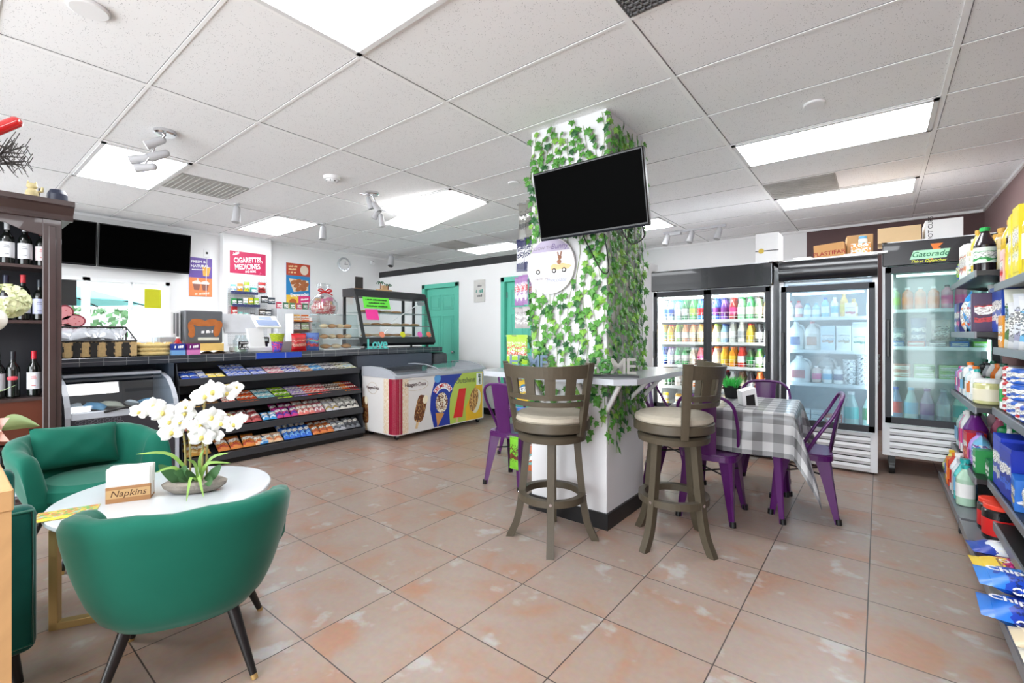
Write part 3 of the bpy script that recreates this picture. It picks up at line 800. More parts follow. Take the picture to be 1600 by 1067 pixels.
MB().tube(smooth([(0, 0, .26), (-.08, .1, .25), pb]), .005, sgm).build('stem', fa)
h = MB()
for k in range(12):
    a = k*2*PI/12
    Mx = T(*pb) @ RZ(YAW) @ RX(PI/2) @ RZ(a) @ RX(.35+.3*(k % 2))
    h.grid(lambda u, v: ((2*u-1)*.022*math.sin(PI*min(1, .15+.85*v)), v*.085, .02*math.sin(3*v)), 3, 5, pk, M=Mx)
h.build('pink_bloom', fa)
lf_ = MB(); e0, e1 = Vector(pb), Vector(fl(62, 665)); ax = (e1-e0); up_ = Vector((0, -.3, 1)).normalized()
lf_.grid(lambda u, v: tuple(e0+ax*u+up_*((2*v-1)*.028*math.sin(PI*min(1, .1+.9*u))**.8+.02*math.sin(PI*u))+Vector((.012*(1-(2*v-1)**2), 0, 0))), 12, 4, mat('sage_leaf', (150, 176, 120), .5, var=.15))
lf_.build('leaf', fa)
blade([fl(-10, 612), fl(0, 611), fl(26, 601)], .014, mat('sage_leaf', (150, 176, 120), .5), fa, 'leaf')
tw = MB(); twm = mat('dark_twig', (62, 58, 56), .8, var=.2)
base = fl(-60, 300)
tw.tube(smooth([(0, 0, .26), (-.06, .03, .6), base]), .005, twm)
r_ = random.Random(8)
for k in range(10):
    tip = fl(r_.uniform(8, 46), 216+k*6); P = smooth([base, fl(-18, 250+r_.uniform(-20, 20)), tip], 4)
    tw.tube(P, [.0028]*(len(P)-1)+[.001], twm, n=5)
    for q in range(3, len(P), 1):
        for sg in (-1, 1):
            e = P[q]+Vector((.012*r_.uniform(.3, 1), .012, sg*.028*r_.uniform(.5, 1.2))); tw.tube([P[q], e], .0012, twm, n=4)
tw.build('twig', fa)
rd = MB(); redg = mat('red_gloss', (190, 34, 34), .12, var=.1, coat=1.)
a_, b2 = fl(-14, 206), fl(24, 191)
rd.cyl(a_, b2, .019, redg, n=18).sph(b2, .019, redg).tube(smooth([base, fl(-40, 240), a_]), .004, twm)
rd.build('red_ornament', fa)
o = thing('ornament_ball', (-2.26, .055, .85), 'white ball ornament on a slim gold stand at the left edge', 'ornament')
q = onX(-17, 499, -2.26)
MB().lathe([(.05, 0), (.045, .01), (.008, .02), (.006, q[2]-.85-.04)], gold, n=20).build('stand_post', o)
MB().sph((0, q[1]-.055, q[2]-.85), .042, cer, 20, 12).build('ball', o)
# ---------- bar stools
seat_fab = mat('seat_linen', (172, 164, 148), .85, var=.08, scale=40, bump=.15)
def bar_stool(loc, legrz, backrz, label):
    o = thing('bar_stool', loc, label, 'bar stool', 0, 'swivel bar stools at the column')
    for k in range(4):
        a = legrz+k*PI/2
        pts = [(.150, .655), (.163, .50), (.178, .35), (.197, .20), (.222, .09), (.265, .0)]
        l = MB(); P = smooth([(r*math.cos(a), r*math.sin(a), z) for r, z in pts], 4)
        # square timber swept along the curve
        vs = []; t = Vector((-math.sin(a), math.cos(a), 0)); rdl = Vector((math.cos(a), math.sin(a), 0))
        for i, q in enumerate(P):
            d = (P[min(i+1, len(P)-1)]-P[max(0, i-1)]).normalized(); n_ = d.cross(t).normalized()
            if i == len(P)-1: n_ = rdl*(1 if n_.dot(rdl) > 0 else -1)
            w_ = .021
            vs += [q+t*w_+n_*w_, q-t*w_+n_*w_, q-t*w_-n_*w_, q+t*w_-n_*w_]
        for v in vs: v.z = max(v.z, 0)
        n = len(P)
        l.add(vs, [[4*i+k2, 4*i+(k2+1) % 4, 4*i+4+(k2+1) % 4, 4*i+4+k2] for i in range(n-1) for k2 in range(4)]+[[0, 3, 2, 1], [4*n-4, 4*n-3, 4*n-2, 4*n-1]], olive_wood)
        l.build('leg', o)
    def ring(r0, r1, z0, z1, name, m=olive_wood, n=48):
        b = MB(); prof = [(r0, z0), (r1, z0), (r1, z1), (r0, z1), (r0, z0)]
        vs = []
        for k in range(n):
            a = 2*PI*k/n
            vs += [(r*math.cos(a), r*math.sin(a), z) for r, z in prof[:4]]
        fs = [[4*k+j, 4*((k+1) % n)+j, 4*((k+1) % n)+(j+1) % 4, 4*k+(j+1) % 4] for k in range(n) for j in range(4)]
        b.add(vs, fs, m, False); return b.build(name, o)
    fr = ring(.168, .206, .255, .295, 'foot_ring')
    b = MB()
    for k in range(4):
        a = legrz+k*PI/2; b.cyl((.20*math.cos(a), .20*math.sin(a), .275), (.211*math.cos(a), .211*math.sin(a), .275), .009, chrome)
    b.build('bolt', fr)
    MB().lathe([(.0, .615), (.165, .615), (.207, .622), (.212, .655), (.20, .668)], olive_wood, n=48).build('apron', o)
    MB().lathe([(.0, .67), (.12, .67), (.12, .684), (0, .684)], grey_metal, n=32).build('swivel_plate', o)
    MB().lathe([(.0, .684), (.225, .684), (.235, .69), (.235, .735), (.228, .742)], olive_wood, n=56).build('seat_ring', o)
    MB().lathe([(.222, .738), (.229, .752), (.224, .772), (.20, .786), (.14, .796), (.0, .800)], seat_fab, n=56).build('seat_cushion', o)
    # backrest on the turning seat
    def arc(r0, r1, z0, z1, a0, a1, lean0, lean1, n=18, crown=0.):
        b = MB(); vs = []
        for k in range(n+1):
            a = a0+(a1-a0)*k/n; cw = crown*math.sin(PI*k/n)
            for r, z, ln in ((r0, z0, lean0), (r1, z0, lean0), (r1, z1+cw, lean1), (r0, z1+cw, lean1)):
                rr = r+ln; vs.append((rr*math.cos(a), rr*math.sin(a), z))
        fs = [[4*k+j, 4*k+(j+1) % 4, 4*k+4+(j+1) % 4, 4*k+4+j] for k in range(n) for j in range(4)]+[[3, 2, 1, 0], [4*n, 4*n+1, 4*n+2, 4*n+3]]
        return b.add(vs, fs, olive_wood)
    A = rad(64)
    lean = lambda z: .065*(z-.70)/.4
    back = arc(.212, .236, 1.008, 1.09, backrz-A, backrz+A, lean(1.008), lean(1.09), 24, -.012).build('backrest', o)
    for z0, z1 in ((.885, .915), (.845, .873)):
        arc(.214, .234, z0, z1, backrz-A, backrz+A, lean(z0), lean(z1), 24).build('back_rail', o)
    for k in range(4):
        a = backrz+A*(-.60+.40*k)
        arc(.219, .230, .905, 1.015, a-rad(6.5), a+rad(6.5), lean(.905), lean(1.015), 3).build('back_slat', o)
    for sg in (-1, 1):
        a = backrz+sg*A
        arc(.212, .242, .665, 1.097, a-rad(5), a+rad(5), lean(.665), lean(1.097), 2).build('back_post', o)
    return o
c1 = Vector((-1.59, 2.405)); a1 = math.atan2(2.156-2.405, -1.439+1.59)
bar_stool((-1.59, 2.40, 0), a1, math.atan2(-.949, .317), 'wooden bar stool facing the front of the ivy column, seen from behind')
a2 = math.atan2(2.738-2.825, -.718+.985)
bar_stool((-.985, 2.825, 0), a2, math.atan2(.147, .989), 'wooden bar stool on the right side of the ivy column beside the checked table')
# ---------- ledge around the column
o = thing('bar_ledge', (0, 0, 0), 'grey marble-look bar ledge wrapped around the ivy column at counter height', 'bar counter')
marble = mat('grey_marble', (146, 149, 153), .25, var=.10, scale=5, spec=.6)
X0, X1, Y0, Y1 = -2.30, -1.10, 2.45, 3.58
ch = .10
op = [(X0+ch, Y0), (X1-ch, Y0), (X1, Y0+ch), (X1, Y1-ch), (X1-ch, Y1), (X0+ch, Y1), (X0, Y1-ch), (X0, Y0+ch)]
e_ = .003
for nm, poly in (('ledge_front', [(X0+ch, Y0), (X1-ch, Y0), (X1, Y0+ch), (X1, CY0-e_), (X0, CY0-e_), (X0, Y0+ch)]), ('ledge_right', [(CX1+e_, CY0-e_), (X1, CY0-e_), (X1, CY1+e_), (CX1+e_, CY1+e_)]),
                 ('ledge_left', [(X0, CY0-e_), (CX0-e_, CY0-e_), (CX0-e_, CY1+e_), (X0, CY1+e_)]), ('ledge_rear', [(X0, CY1+e_), (X1, CY1+e_), (X1, Y1-ch), (X1-ch, Y1), (X0+ch, Y1), (X0, Y1-ch)])):
    MB().ext(poly, .965, 1.0, marble, side=mat('ledge_edge', (176, 180, 186), .4)).build(nm, o)
def bracket(p, q):
    MB().tube([p, q], .017, white_plastic, n=4).build('bracket', o)
for x in (-1.86, -1.50): bracket((x, CY0-.01, .79), (x, CY0-.16, .955))
for y in (3.02, 3.26): bracket((CX1+.01, y, .80), (CX1+.16, y, .955))
for y in (2.85, 3.18): bracket((CX0-.01, y, .73), (X0+.05, y, .955))
bracket((CX1+.006, CY0-.006, .77), (CX1+.15, CY0-.13, .955))
# letters on the ledge
def home_sign(loc, rz, label, m, letters, bm=black_metal):
    s = thing('word_sign', loc, label, 'word sign', rz, 'word signs on the ledge')
    MB().bb((-.165, -.025, 0), (.165, .025, .012), bm).build('sign_base', s)
    x = -.115
    for L in letters:
        if L == 'O':
            w = MB(); r2 = random.Random(2)
            w.tube([(x+.037*math.cos(a*PI/12), 0, .062+.037*math.sin(a*PI/12)) for a in range(24)], .008, mat('wreath_green', (60, 120, 60), .6, var=.3), closed=True)
            for k in range(60):
                a = r2.uniform(0, 2*PI); c = (x+.038*math.cos(a)+r2.uniform(-.01, .01), r2.uniform(-.012, .012), .062+.038*math.sin(a)+r2.uniform(-.01, .01))
                w.box((0, 0, 0), (.016, .004, .009), mat('wreath_leaf', (92, 150, 80), .5, var=.4, scale=30), M=T(*c) @ RZ(r2.uniform(0, 6)) @ RX(r2.uniform(0, 6)))
            w.build('wreath', s)
        else:
            MB().text(L, .135, m, T(x, 0, .062) @ RX(PI/2), ext=.009, bold=.012).build('letter', s)
        x += .077
    return s
whitewash = mat('whitewashed_wood', (140, 138, 132), .7, var=.1, bump=.05)
home_sign((-1.285, 2.60, 1.0), rad(20), 'grey HOME letter sign with a wreath O on the right of the ledge', whitewash, 'HOME')
home_sign((-1.93, 2.62, 1.0), rad(8), 'blue-grey HOME letter sign on the left of the ledge behind the stool', mat('bluewash_wood', (104, 124, 146), .7, var=.1), 'HOME')
# ---------- television on the column
def tv(loc, rz, tilt, w, h, label, arm=None, name='television'):
    o = thing(name, loc, label, 'television', rz)
    M_ = RX(tilt)
    MB().box((0, .03, 0), (w, .035, h), black_plastic, M=M_, bev=.006).build('housing', o)
    MB().box((0, .0105, .004), (w-.024, .002, h-.034), screen_black, M=M_).build('screen', o)
    MB().box((0, .011, -h/2+.006), (w-.02, .003, .012), mat('tv_bezel', (14, 16, 22), .6, spec=.1), M=M_).build('bezel_strip', o)
    b = MB().box((0, .07, 0), (.22, .05, .18), black_metal, M=M_)
    if arm: b.bb((-.03, .08, -.03), (.03, arm, .03), black_metal); b.bb((-.10, arm-.015, -.10), (.10, arm, .10), black_metal)
    b.build('wall_bracket', o)
    return o
o = tv((-1.364, 2.42, 2.07), 0, rad(13), .735, .425, 'black flat television mounted on the ivy column', .288)
c_ = MB(); c_.tube(smooth([(-.05, .05, -.2), (-.04, .18, -.33), (0, .22, -.42), (.05, .2, -.40), (.06, .12, -.2)]), .004, ink); c_.tube(smooth([(.2, .05, -.2), (.23, .12, -.28), (.3, .14, -.25), (.31, .1, -.19)]), .004, ink)
c_.build('cable', o)
tv((XL+.17, 1.74, 2.335), PI/2, rad(8), .96, .525, 'black menu television on the left wall nearest the posters', .169)
tv((XL+.17, .77, 2.335), PI/2, rad(8), .96, .525, 'black menu television on the left wall beside the wine cabinet', .169)
# ---------- ivy garlands on the column
ivy1 = mat('ivy_leaf', (44, 118, 34), .45, var=.35, scale=12, rgb2=(92, 152, 56)); ivy2 = mat('ivy_leaf_light', (120, 172, 62), .45, var=.2, scale=12)
ivy3 = mat('ivy_leaf_dark', (24, 84, 34), .45, var=.2, scale=12); vine = mat('ivy_vine', (150, 165, 120), .7)
LEAF = [(0, -.48), (.10, -.30), (.40, -.42), (.36, -.12), (.58, .10), (.26, .18), (0, .60), (-.26, .18), (-.58, .10), (-.36, -.12), (-.40, -.42), (-.10, -.30)]
r_ = random.Random(21)
def ivy(x, y, nx, ny, ztop, zbot, side, label, dens=1.):
    g = thing('ivy_garland', (x, y, ztop), label, 'ivy garland', group='artificial ivy garlands on the column')
    n_ = Vector((nx, ny, 0)); t_ = Vector((-ny, nx, 0))
    L = ztop-zbot; pts = []
    k = int(L/.10)
    for i in range(k+1):
        pts.append(n_*.008+t_*(.022*math.sin(i*1.1+x*9+y*7))+Vector((0, 0, -L*i/k)))
    MB().tube(pts, .0022, vine, n=4).build('vine_stem', g)
    lv = MB(); z = .02
    while z < L:
        if ny == -1 and math.hypot(x+1.79, ztop-z-1.735) < .235:
            z += .03; continue
        s = r_.uniform(.042, .066)
        f = z/L*k; i = min(k-1, int(f)); c = pts[i].lerp(pts[i+1], f-i)
        c = c+t_*r_.uniform(-.042, .042)+n_*r_.uniform(.006, .028)
        nn = (n_+t_*r_.uniform(-.55, .55)+Vector((0, 0, r_.uniform(-.15, .6)))).normalized()
        up = Vector((0, 0, -1)); xx = up.cross(nn).normalized(); yy = nn.cross(xx)
        M = Matrix((xx, yy, nn)).transposed().to_4x4(); M.translation = c
        M = M @ RZ(r_.uniform(-.7, .7))
        m = ivy1 if r_.random() < .62 else (ivy2 if r_.random() < .55 else ivy3)
        vs = [(0, 0, .10*s)]+[(p[0]*s, p[1]*s, -.12*s*abs(p[0])) for p in LEAF]
        lv.add(vs, [[0, i+1, (i+1) % 12+1] for i in range(12)], m, False, M)
        z += r_.uniform(.022, .052)/dens
    lv.build('ivy_leaves', g)
for k in range(10):
    x = CX0+.025+k*.0605
    zb = [.78, .62, .86, .70, .95, .74, .60, .56, .80, .66][k]
    ivy(x, CY0, 0, -1, 2.70-.05*(k % 3), zb, 0, '%s ivy strand from the left on the front face of the column' % ordn(k), 1.0 if k not in (4, 5) else .75)
for k in range(10):
    y = CY0+.03+k*.058
    zb = [.55, .70, .47, .64, .58, .72, .66, .75, .6, .7][k]
    ivy(CX1, y, 1, 0, 2.68-.04*(k % 3), zb, 1, '%s ivy strand from the corner on the right face of the column' % ordn(k), 1.1)
ivy(CX0, CY0+.04, -1, 0, 2.55, .9, 2, 'ivy strand on the left face of the column beside the hanging snack bags', .8)
# round sign under the television
o = thing('round_sign', (-1.79, CY0-.034, 1.735), 'round white wooden sign with a rabbit in an orange car under the column television', 'sign')
MB().cyl((0, 0, 0), (0, .018, 0), .195, mat('sign_white', (226, 222, 224), .6, var=.04, bump=.03), n=48).build('board', o)
dm = MB(); a0 = math.acos(.10/.19)
pts = [(.19*math.sin(a), .19*math.cos(a)) for a in [(-a0)+2*a0*k/16 for k in range(17)]]
F_ = T(0, -.0012, 0) @ RX(PI/2)
MB().ext(pts, 0, .001, mat('sign_lilac', (172, 162, 184), .6), M=F_).build('lilac_band', o)
MB().text('FOLLOW THE', .033, mat('sign_grey_ink', (120, 112, 120), .6), T(-.075, -.003, .128) @ RX(PI/2)).text('Bunny', .055, mat('sign_violet_ink', (110, 90, 140), .6), T(.075, -.003, .13) @ RX(PI/2), shear=.3).build('lettering', o)
MB().text('He has the', .026, mat('sign_grey_ink', (120, 112, 120), .6), T(-.07, -.003, -.085) @ RX(PI/2), shear=.2).text('chocolate', .042, mat('sign_blue_ink', (150, 160, 185), .6), T(.05, -.003, -.10) @ RX(PI/2), shear=.3).build('lettering', o)
orange = mat('sign_orange', (232, 180, 130), .6)
MB().ext([(.01, -.03), (.15, -.03), (.175, -.01), (.13, .005), (.10, .012), (.07, .002), (.03, .01), (.005, 0)], 0, .002, orange, M=F_).ext([(-.14, -.03), (-.06, -.03), (-.06, .0), (-.10, .02), (-.14, .01)], 0, .002, mat('sign_peach', (236, 214, 200), .6), M=F_).build('car_picture', o)
b = MB()
for x in (-.10, .035, .115): b.cyl((x, -.004, -.036), (x, -.002, -.036), .017, ink, n=20); b.cyl((x, -.0045, -.036), (x, -.004, -.036), .009, paper, n=16)
b.build('wheel_picture', o)
br = mat('rabbit_brown', (150, 100, 70), .7)
b = MB(); b.cyl((.075, -.0035, .022), (.075, -.001, .022), .017, br).cyl((.08, -.0035, .052), (.08, -.001, .052), .014, br)
b.ext([(.066, .06), (.074, .06), (.066, .092), (.060, .088)], 0, .0025, br, M=F_).ext([(.082, .06), (.09, .06), (.098, .09), (.09, .092)], 0, .0025, br, M=F_); b.build('rabbit_picture', o)
# ---------- checked table
o = thing('dining_table', (-.845, 3.82, 0), 'small purple metal table under the grey checked cloth', 'table', rad(4))
MB().bb((-.37, -.37, .715), (.37, .37, .74), purple, bev=.008).build('tabletop', o)
def metal_leg(p0, p1, w0, w1, m, par, name='leg'):
    p0 = Vector(p0); p1 = Vector(p1); l = MB()
    d = (p1-p0); out = Vector((p1.x-p0.x, p1.y-p0.y, 0)).normalized(); t = Vector((-out.y, out.x, 0))
    # folded sheet: two flanges meeting at an outer ridge
    vs = []
    N_ = 6
    for i in range(N_+1):
        s = i/N_; c = p0+d*s; w = w0+(w1-w0)*s**.8
        vs += [c+t*w*.5-out*w*.42, c+out*w*.22+t*w*.12, c+out*w*.22-t*w*.12, c-t*w*.5-out*w*.42, c-out*w*.05]
    l.add(vs, [[5*i+k, 5*i+(k+1) % 5, 5*i+5+(k+1) % 5, 5*i+5+k] for i in range(N_) for k in range(5)]+[[4, 3, 2, 1, 0], [5*N_+k for k in range(5)]], m)
    lo = l.build(name, par)
    MB().cyl(p1+Vector((0, 0, .0)), p1+Vector((-d.x*.05, -d.y*.05, .035)), w1*.56, black_plastic, n=8).build('foot_cap', lo)
for sx in (-1, 1):
    for sy in (-1, 1): metal_leg((sx*.29, sy*.29, .715), (sx*.325, sy*.325, 0), .09, .034, purple, o)
def gingham():
    m, nt, b = newmat('grey_gingham'); N, L = nt.nodes, nt.links
    uv = N.new('ShaderNodeUVMap'); sp = N.new('ShaderNodeSeparateXYZ'); L.new(uv.outputs['UV'], sp.inputs[0])
    def st(s):
        a = N.new('ShaderNodeMath'); a.operation = 'DIVIDE'; a.inputs[1].default_value = .122; L.new(s, a.inputs[0])
        f = N.new('ShaderNodeMath'); f.operation = 'FRACT'; L.new(a.outputs[0], f.inputs[0])
        g = N.new('ShaderNodeMath'); g.operation = 'LESS_THAN'; g.inputs[1].default_value = .5; L.new(f.outputs[0], g.inputs[0])
        return g.outputs[0]
    ad = N.new('ShaderNodeMath'); ad.operation = 'ADD'; L.new(st(sp.outputs['X']), ad.inputs[0]); L.new(st(sp.outputs['Y']), ad.inputs[1])
    dv_ = N.new('ShaderNodeMath'); dv_.operation = 'DIVIDE'; dv_.inputs[1].default_value = 2.; L.new(ad.outputs[0], dv_.inputs[0])
    cr = N.new('ShaderNodeValToRGB'); cr.color_ramp.interpolation = 'CONSTANT'; e = cr.color_ramp.elements
    e[0].color = lin((184, 184, 185)); e[1].position = .75; e[1].color = lin((84, 84, 86)); q = e.new(.3); q.color = lin((132, 132, 134))
    L.new(dv_.outputs[0], cr.inputs['Fac']); L.new(cr.outputs['Color'], b.inputs['Base Color']); b.inputs['Roughness'].default_value = .45
    b.inputs['Coat Weight'].default_value = .35; b.inputs['Coat Roughness'].default_value = .15
    return m
def cloth():
    H_, OV, n = .385, .288, 56
    b = MB(); S = H_+OV; uvs = []
    gm = gingham()
    def pos(a, c):
        da, db = abs(a)-H_, abs(c)-H_; sa, sb = (1 if a > 0 else -1), (1 if c > 0 else -1)
        if da <= 0 and db <= 0: return (a, c, 0)
        if db <= 0:
            f = .012*math.sin(c*17)*min(1, da*6); return (sa*(H_+.012+.05*da+f), c, -da)
        if da <= 0:
            f = .012*math.sin(a*17)*min(1, db*6); return (a, sb*(H_+.012+.05*db+f), -db)
        r = math.hypot(da, db); th = math.atan2(db, da)
        fold = .35*r*abs(math.sin(2*th))**1.5
        x = H_+.012+.30*r*math.cos(th)+fold*.40; y = H_+.012+.30*r*math.sin(th)+fold*.40
        return (sa*x, sb*y, -r*(1+.32*math.sin(2*th)*(1 if sa > 0 else .3)))
    b.grid(lambda u, v: pos((2*u-1)*S, (2*v-1)*S), n, n, gm)
    o = b.build('tablecloth')
    me = o.data; ul = me.uv_layers.new(name='UVMap')
    W = n+1
    for lp in me.loops:
        i = lp.vertex_index; ul.data[lp.index].uv = ((i % W)/n*2*S+.03, (i//W)/n*2*S+.03)
    return o
o = cloth(); o.location = (-.845, 3.82, .745); o.rotation_euler = (0, 0, rad(4))
tag(o, 'grey and white checked tablecloth hanging over the small table', 'tablecloth')
# on the table
o = thing('potted_grass', (-.93, 4.02, .747), 'black square pot of bright green grass on the checked tablecloth', 'plant', rad(10))
MB().lathe([(.05, 0), (.065, .10), (.058, .10), (.055, .085), (0, .085)], black_plastic, n=4, smooth=False).build('pot', o)
gr = MB(); gm_ = mat('turf_green', (70, 200, 90), .5, var=.3, scale=30); r_ = random.Random(6)
for k in range(170):
    x, y = r_.uniform(-.045, .045), r_.uniform(-.045, .045); h = r_.uniform(.06, .10); dx, dy = x*.9+r_.uniform(-.03, .03), y*.9+r_.uniform(-.03, .03)
    a = r_.uniform(0, PI); wx, wy = .003*math.cos(a), .003*math.sin(a)
    gr.add([(x-wx, y-wy, .085), (x+wx, y+wy, .085), (x+dx*.5+wx, y+dy*.5+wy, .085+h*.6), (x+dx*.5-wx, y+dy*.5-wy, .085+h*.6), (x+dx, y+dy, .085+h)], [[0, 1, 2, 3], [3, 2, 4]], gm_)
gr.build('grass', o)
o = thing('napkin_dispenser', (-.745, 3.70, .747), 'white and black napkin dispenser on the checked tablecloth', 'napkin dispenser', rad(28))
MB().ext([(-.05, 0), (.05, 0), (.03, .13), (-.062, .10)], -.06, .06, white_plastic, M=RX(PI/2)).build('dispenser_body', o)
MB().ext([(-.030, .005), (.03, .005), (.022, .085), (-.034, .072)], .0601, .063, black_plastic, M=RX(PI/2)).build('napkin_window', o)
MB().box((.012, 0, .105), (.06, .1, .012), paper, M=RY(rad(-18))).build('napkins', o)
# ---------- purple metal chairs
def metal_chair(loc, rz, label):
    o = thing('metal_chair', loc, label, 'chair', rz, 'purple metal bistro chairs')
    w = .178
    sp = []
    for k in range(32):
        a = 2*PI*k/32; c, s_ = math.cos(a), math.sin(a)
        sp.append((w*abs(c)**.45*(1 if c > 0 else -1), w*abs(s_)**.45*(1 if s_ > 0 else -1)))
    MB().ext(sp, .432, .45, purple).ext([(x*1.03, y*1.03) for x, y in sp], .405, .440, purple).build('seat', o)
    for sx in (-1, 1):
        metal_leg((sx*.135, .135, .43), (sx*.185, .19, 0), .115, .036, purple, o)
        metal_leg((sx*.135, -.135, .43), (sx*.175, -.205, 0), .115, .036, purple, o)
    arch = [(.172, -.02, .45), (.186, -.09, .58), (.188, -.165, .70), (.172, -.21, .79), (.12, -.232, .838), (.05, -.24, .85), (-.05, -.24, .85), (-.12, -.232, .838), (-.172, -.21, .79), (-.188, -.165, .70), (-.186, -.09, .58), (-.172, -.02, .45)]
    MB().tube(smooth(arch, 5), .0115, purple, n=8).build('back_frame', o)
    s = MB()
    def sg(u, v):
        a = 2*u-1; z = .44+.415*v
        return (a*(.062+.018*v), -.168-.075*v-.012*(1-a*a), z)
    s.grid(sg, 6, 8, purple); s.grid(lambda u, v: tuple(Vector(sg(u, v))+Vector((0, .006, 0))), 6, 8, purple)
    s.build('back_splat', o)
    b = MB()
    b.tube([(.155, .155, .30), (-.155, -.165, .30)], .006, black_metal, n=6); b.tube([(-.155, .155, .30), (.155, -.165, .30)], .006, black_metal, n=6)
    b.build('cross_brace', o)
    return o
metal_chair((-.93, 3.45, 0), rad(3), 'purple metal chair with its back to us at the checked table')
metal_chair((-.435, 3.88, 0), rad(98), 'purple metal chair at the right side of the checked table')
metal_chair((-.76, 4.30, 0), rad(184), 'purple metal chair behind the checked table in front of the white cooler')
metal_chair((-1.33, 3.84, 0), rad(-88), 'purple metal chair at the left of the checked table, mostly hidden by the stool')
metal_chair((-2.44, 3.12, 0), rad(4), 'purple metal chair left of the ivy column with its back to us')
metal_chair((-2.93, 3.90, 0), rad(-90), 'purple metal chair farthest left, hidden behind the other purple chair')
# ================= GOODS (small prototypes) =================
def ckey(c): return '%02x%02x%02x' % tuple(int(q) for q in c)
def ink_mat(c, rough=.35): return mat('ink_'+ckey(c), c, rough, var=.03)
def dark_mat(c): return mat('gloss_'+ckey(c), c, .12, var=.03, coat=.5)
def print_mat(c1, c2, c3=(245, 245, 240), sc=5., seed=0, axis='Z'): return band_mat('print_%s_%s_%s_%s_%d' % (ckey(c1), ckey(c2), ckey(c3), axis, seed), c1, c2, c3, axis, seed)
def bottle_fn(body, cap, label, h=.23, r=.033, neck=.35, label2=None, n=14):
    def f():
        b = MB(); m = dark_mat(body)
        zs = h*(1-neck)
        b.lathe([(r*.8, 0), (r, .006), (r, zs*.95), (r*.9, zs*1.03), (r*.42, h*.88), (r*.38, h*.93)], m, n=n)
        c = MB().lathe([(r*.46, h*.92), (r*.46, h), (r*.40, h*1.005)], ink_mat(cap), n=n)
        lm = ink_mat(label) if label2 is None else print_mat(label, label2)
        l = MB().lathe([(r*1.015, h*.22), (r*1.015, h*.56)], lm, n=n)
        return [('bottle', b), ('cap', c), ('label', l)]
    return f
def can_fn(c1, c2, h=.16, r=.033, lid=(190, 190, 192)):
    def f():
        b = MB().lathe([(r*.85, 0), (r, .008), (r, h*.9), (r*.8, h)], print_mat(c1, c2), n=14)
        c = MB().lathe([(r*.8, h), (r*.82, h+.003), (r*.7, h+.001), (0, h)], mat('can_lid_'+ckey(lid), lid, .3, .5), n=14)
        return [('can', b), ('lid', c)]
    return f
def jar_fn(body, cap, label, h=.12, r=.04, label2=None, caph=.025):
    def f():
        b = MB().lathe([(r*.9, 0), (r, .008), (r, h-caph-.012), (r*.86, h-caph)], dark_mat(body), n=16)
        c = MB().lathe([(r*.92, h-caph), (r*.94, h-.003), (r*.85, h), (0, h)], ink_mat(cap), n=16)
        l = MB().lathe([(r*1.012, h*.15), (r*1.012, h*.62)], ink_mat(label) if label2 is None else print_mat(label, label2), n=16)
        return [('jar', b), ('lid', c), ('label', l)]
    return f
def jug_fn(body, cap, label, w=.15, d=.15, h=.26):
    def f():
        b = MB(); m = mat('milk_'+ckey(body), body, .35, var=.02)
        prof = []
        b.lathe([(w*.46, 0), (w*.5, .012), (w*.5, h*.58), (w*.40, h*.74), (w*.20, h*.88), (w*.13, h*.94)], m, n=4 if False else 20, sy=d/w)
        b.tube(smooth([(w*.10, 0, h*.88), (w*.36, 0, h*.86), (w*.50, 0, h*.72), (w*.49, 0, h*.50)]), .011, m, n=8)
        c = MB().lathe([(w*.15, h*.93), (w*.15, h), (0, h)], ink_mat(cap), n=16)
        l = MB().box((0, -d*.5-.001, h*.32), (w*.6, .004, h*.30), ink_mat(label))
        return [('jug', b), ('cap', c), ('label', l)]
    return f
def carton_fn(c1, c2, w=.095, h=.24, gable=True):
    def f():
        b = MB(); m = ink_mat(c1); g = h*.80 if gable else h
        b.bb((-w/2, -w/2, 0), (w/2, w/2, g), m)
        if gable:
            b.add([(-w/2, -w/2, g), (w/2, -w/2, g), (w/2, w/2, g), (-w/2, w/2, g), (-w/2, 0, h*.95), (w/2, 0, h*.95)], [[0, 1, 5, 4], [2, 3, 4, 5], [1, 2, 5], [3, 0, 4]], m)
            b.bb((-w/2, -.003, h*.94), (w/2, .003, h), m)
        p = MB().box((0, -w/2-.001, g*.5), (w*.8, .003, g*.55), print_mat(c1, c2, (250, 250, 250)))
        return [('carton', b), ('front_print', p)]
    return f
def box_fn(c1, c2, w, d, h, c3=(248, 246, 240)):
    def f():
        b = MB().bb((-w/2, -d/2, 0), (w/2, d/2, h), ink_mat(c1), bev=.002)
        p = MB().box((0, -d/2-.0006, h*.5), (w*.88, .002, h*.84), print_mat(c1, c2, c3, 3.))
        return [('box', b), ('front_print', p)]
    return f
def bag_fn(c1, c2, w=.16, h=.20, t=.06, c3=(248, 246, 240), seed=0, panel=None):
    """pillow pack standing up, front towards -Y, crimped top and bottom"""
    def f():
        b = MB(); m = print_mat(c1, c2, c3, 3.5, seed); mm = ink_mat(c1, .25); r_ = random.Random(seed+3); q = [r_.uniform(0, 6) for _ in range(4)]
        def g(sg):
            def k(u, v):
                a, c = 2*u-1, 2*v-1; cc = min(1, abs(c)/.88)
                th = (max(0, 1-abs(a)**3)*max(0, 1-cc**2.5))**.6
                wr = .06*math.sin(9*a+q[0]+3*c)*math.sin(6*c+q[1])
                return (a*w/2*(1-.06*(1-c*c)), sg*t/2*th*(1+wr), h*v)
            return k
        mf = lambda u, v: mm if (v < .09 or v > .91) else m
        b.grid(lambda u, v: g(-1)(u, v), 10, 12, m, mfn=mf)
        b.grid(lambda u, v: g(1)(1-u, v), 10, 12, m, mfn=mf)
        return [('bag', b)]
    return f
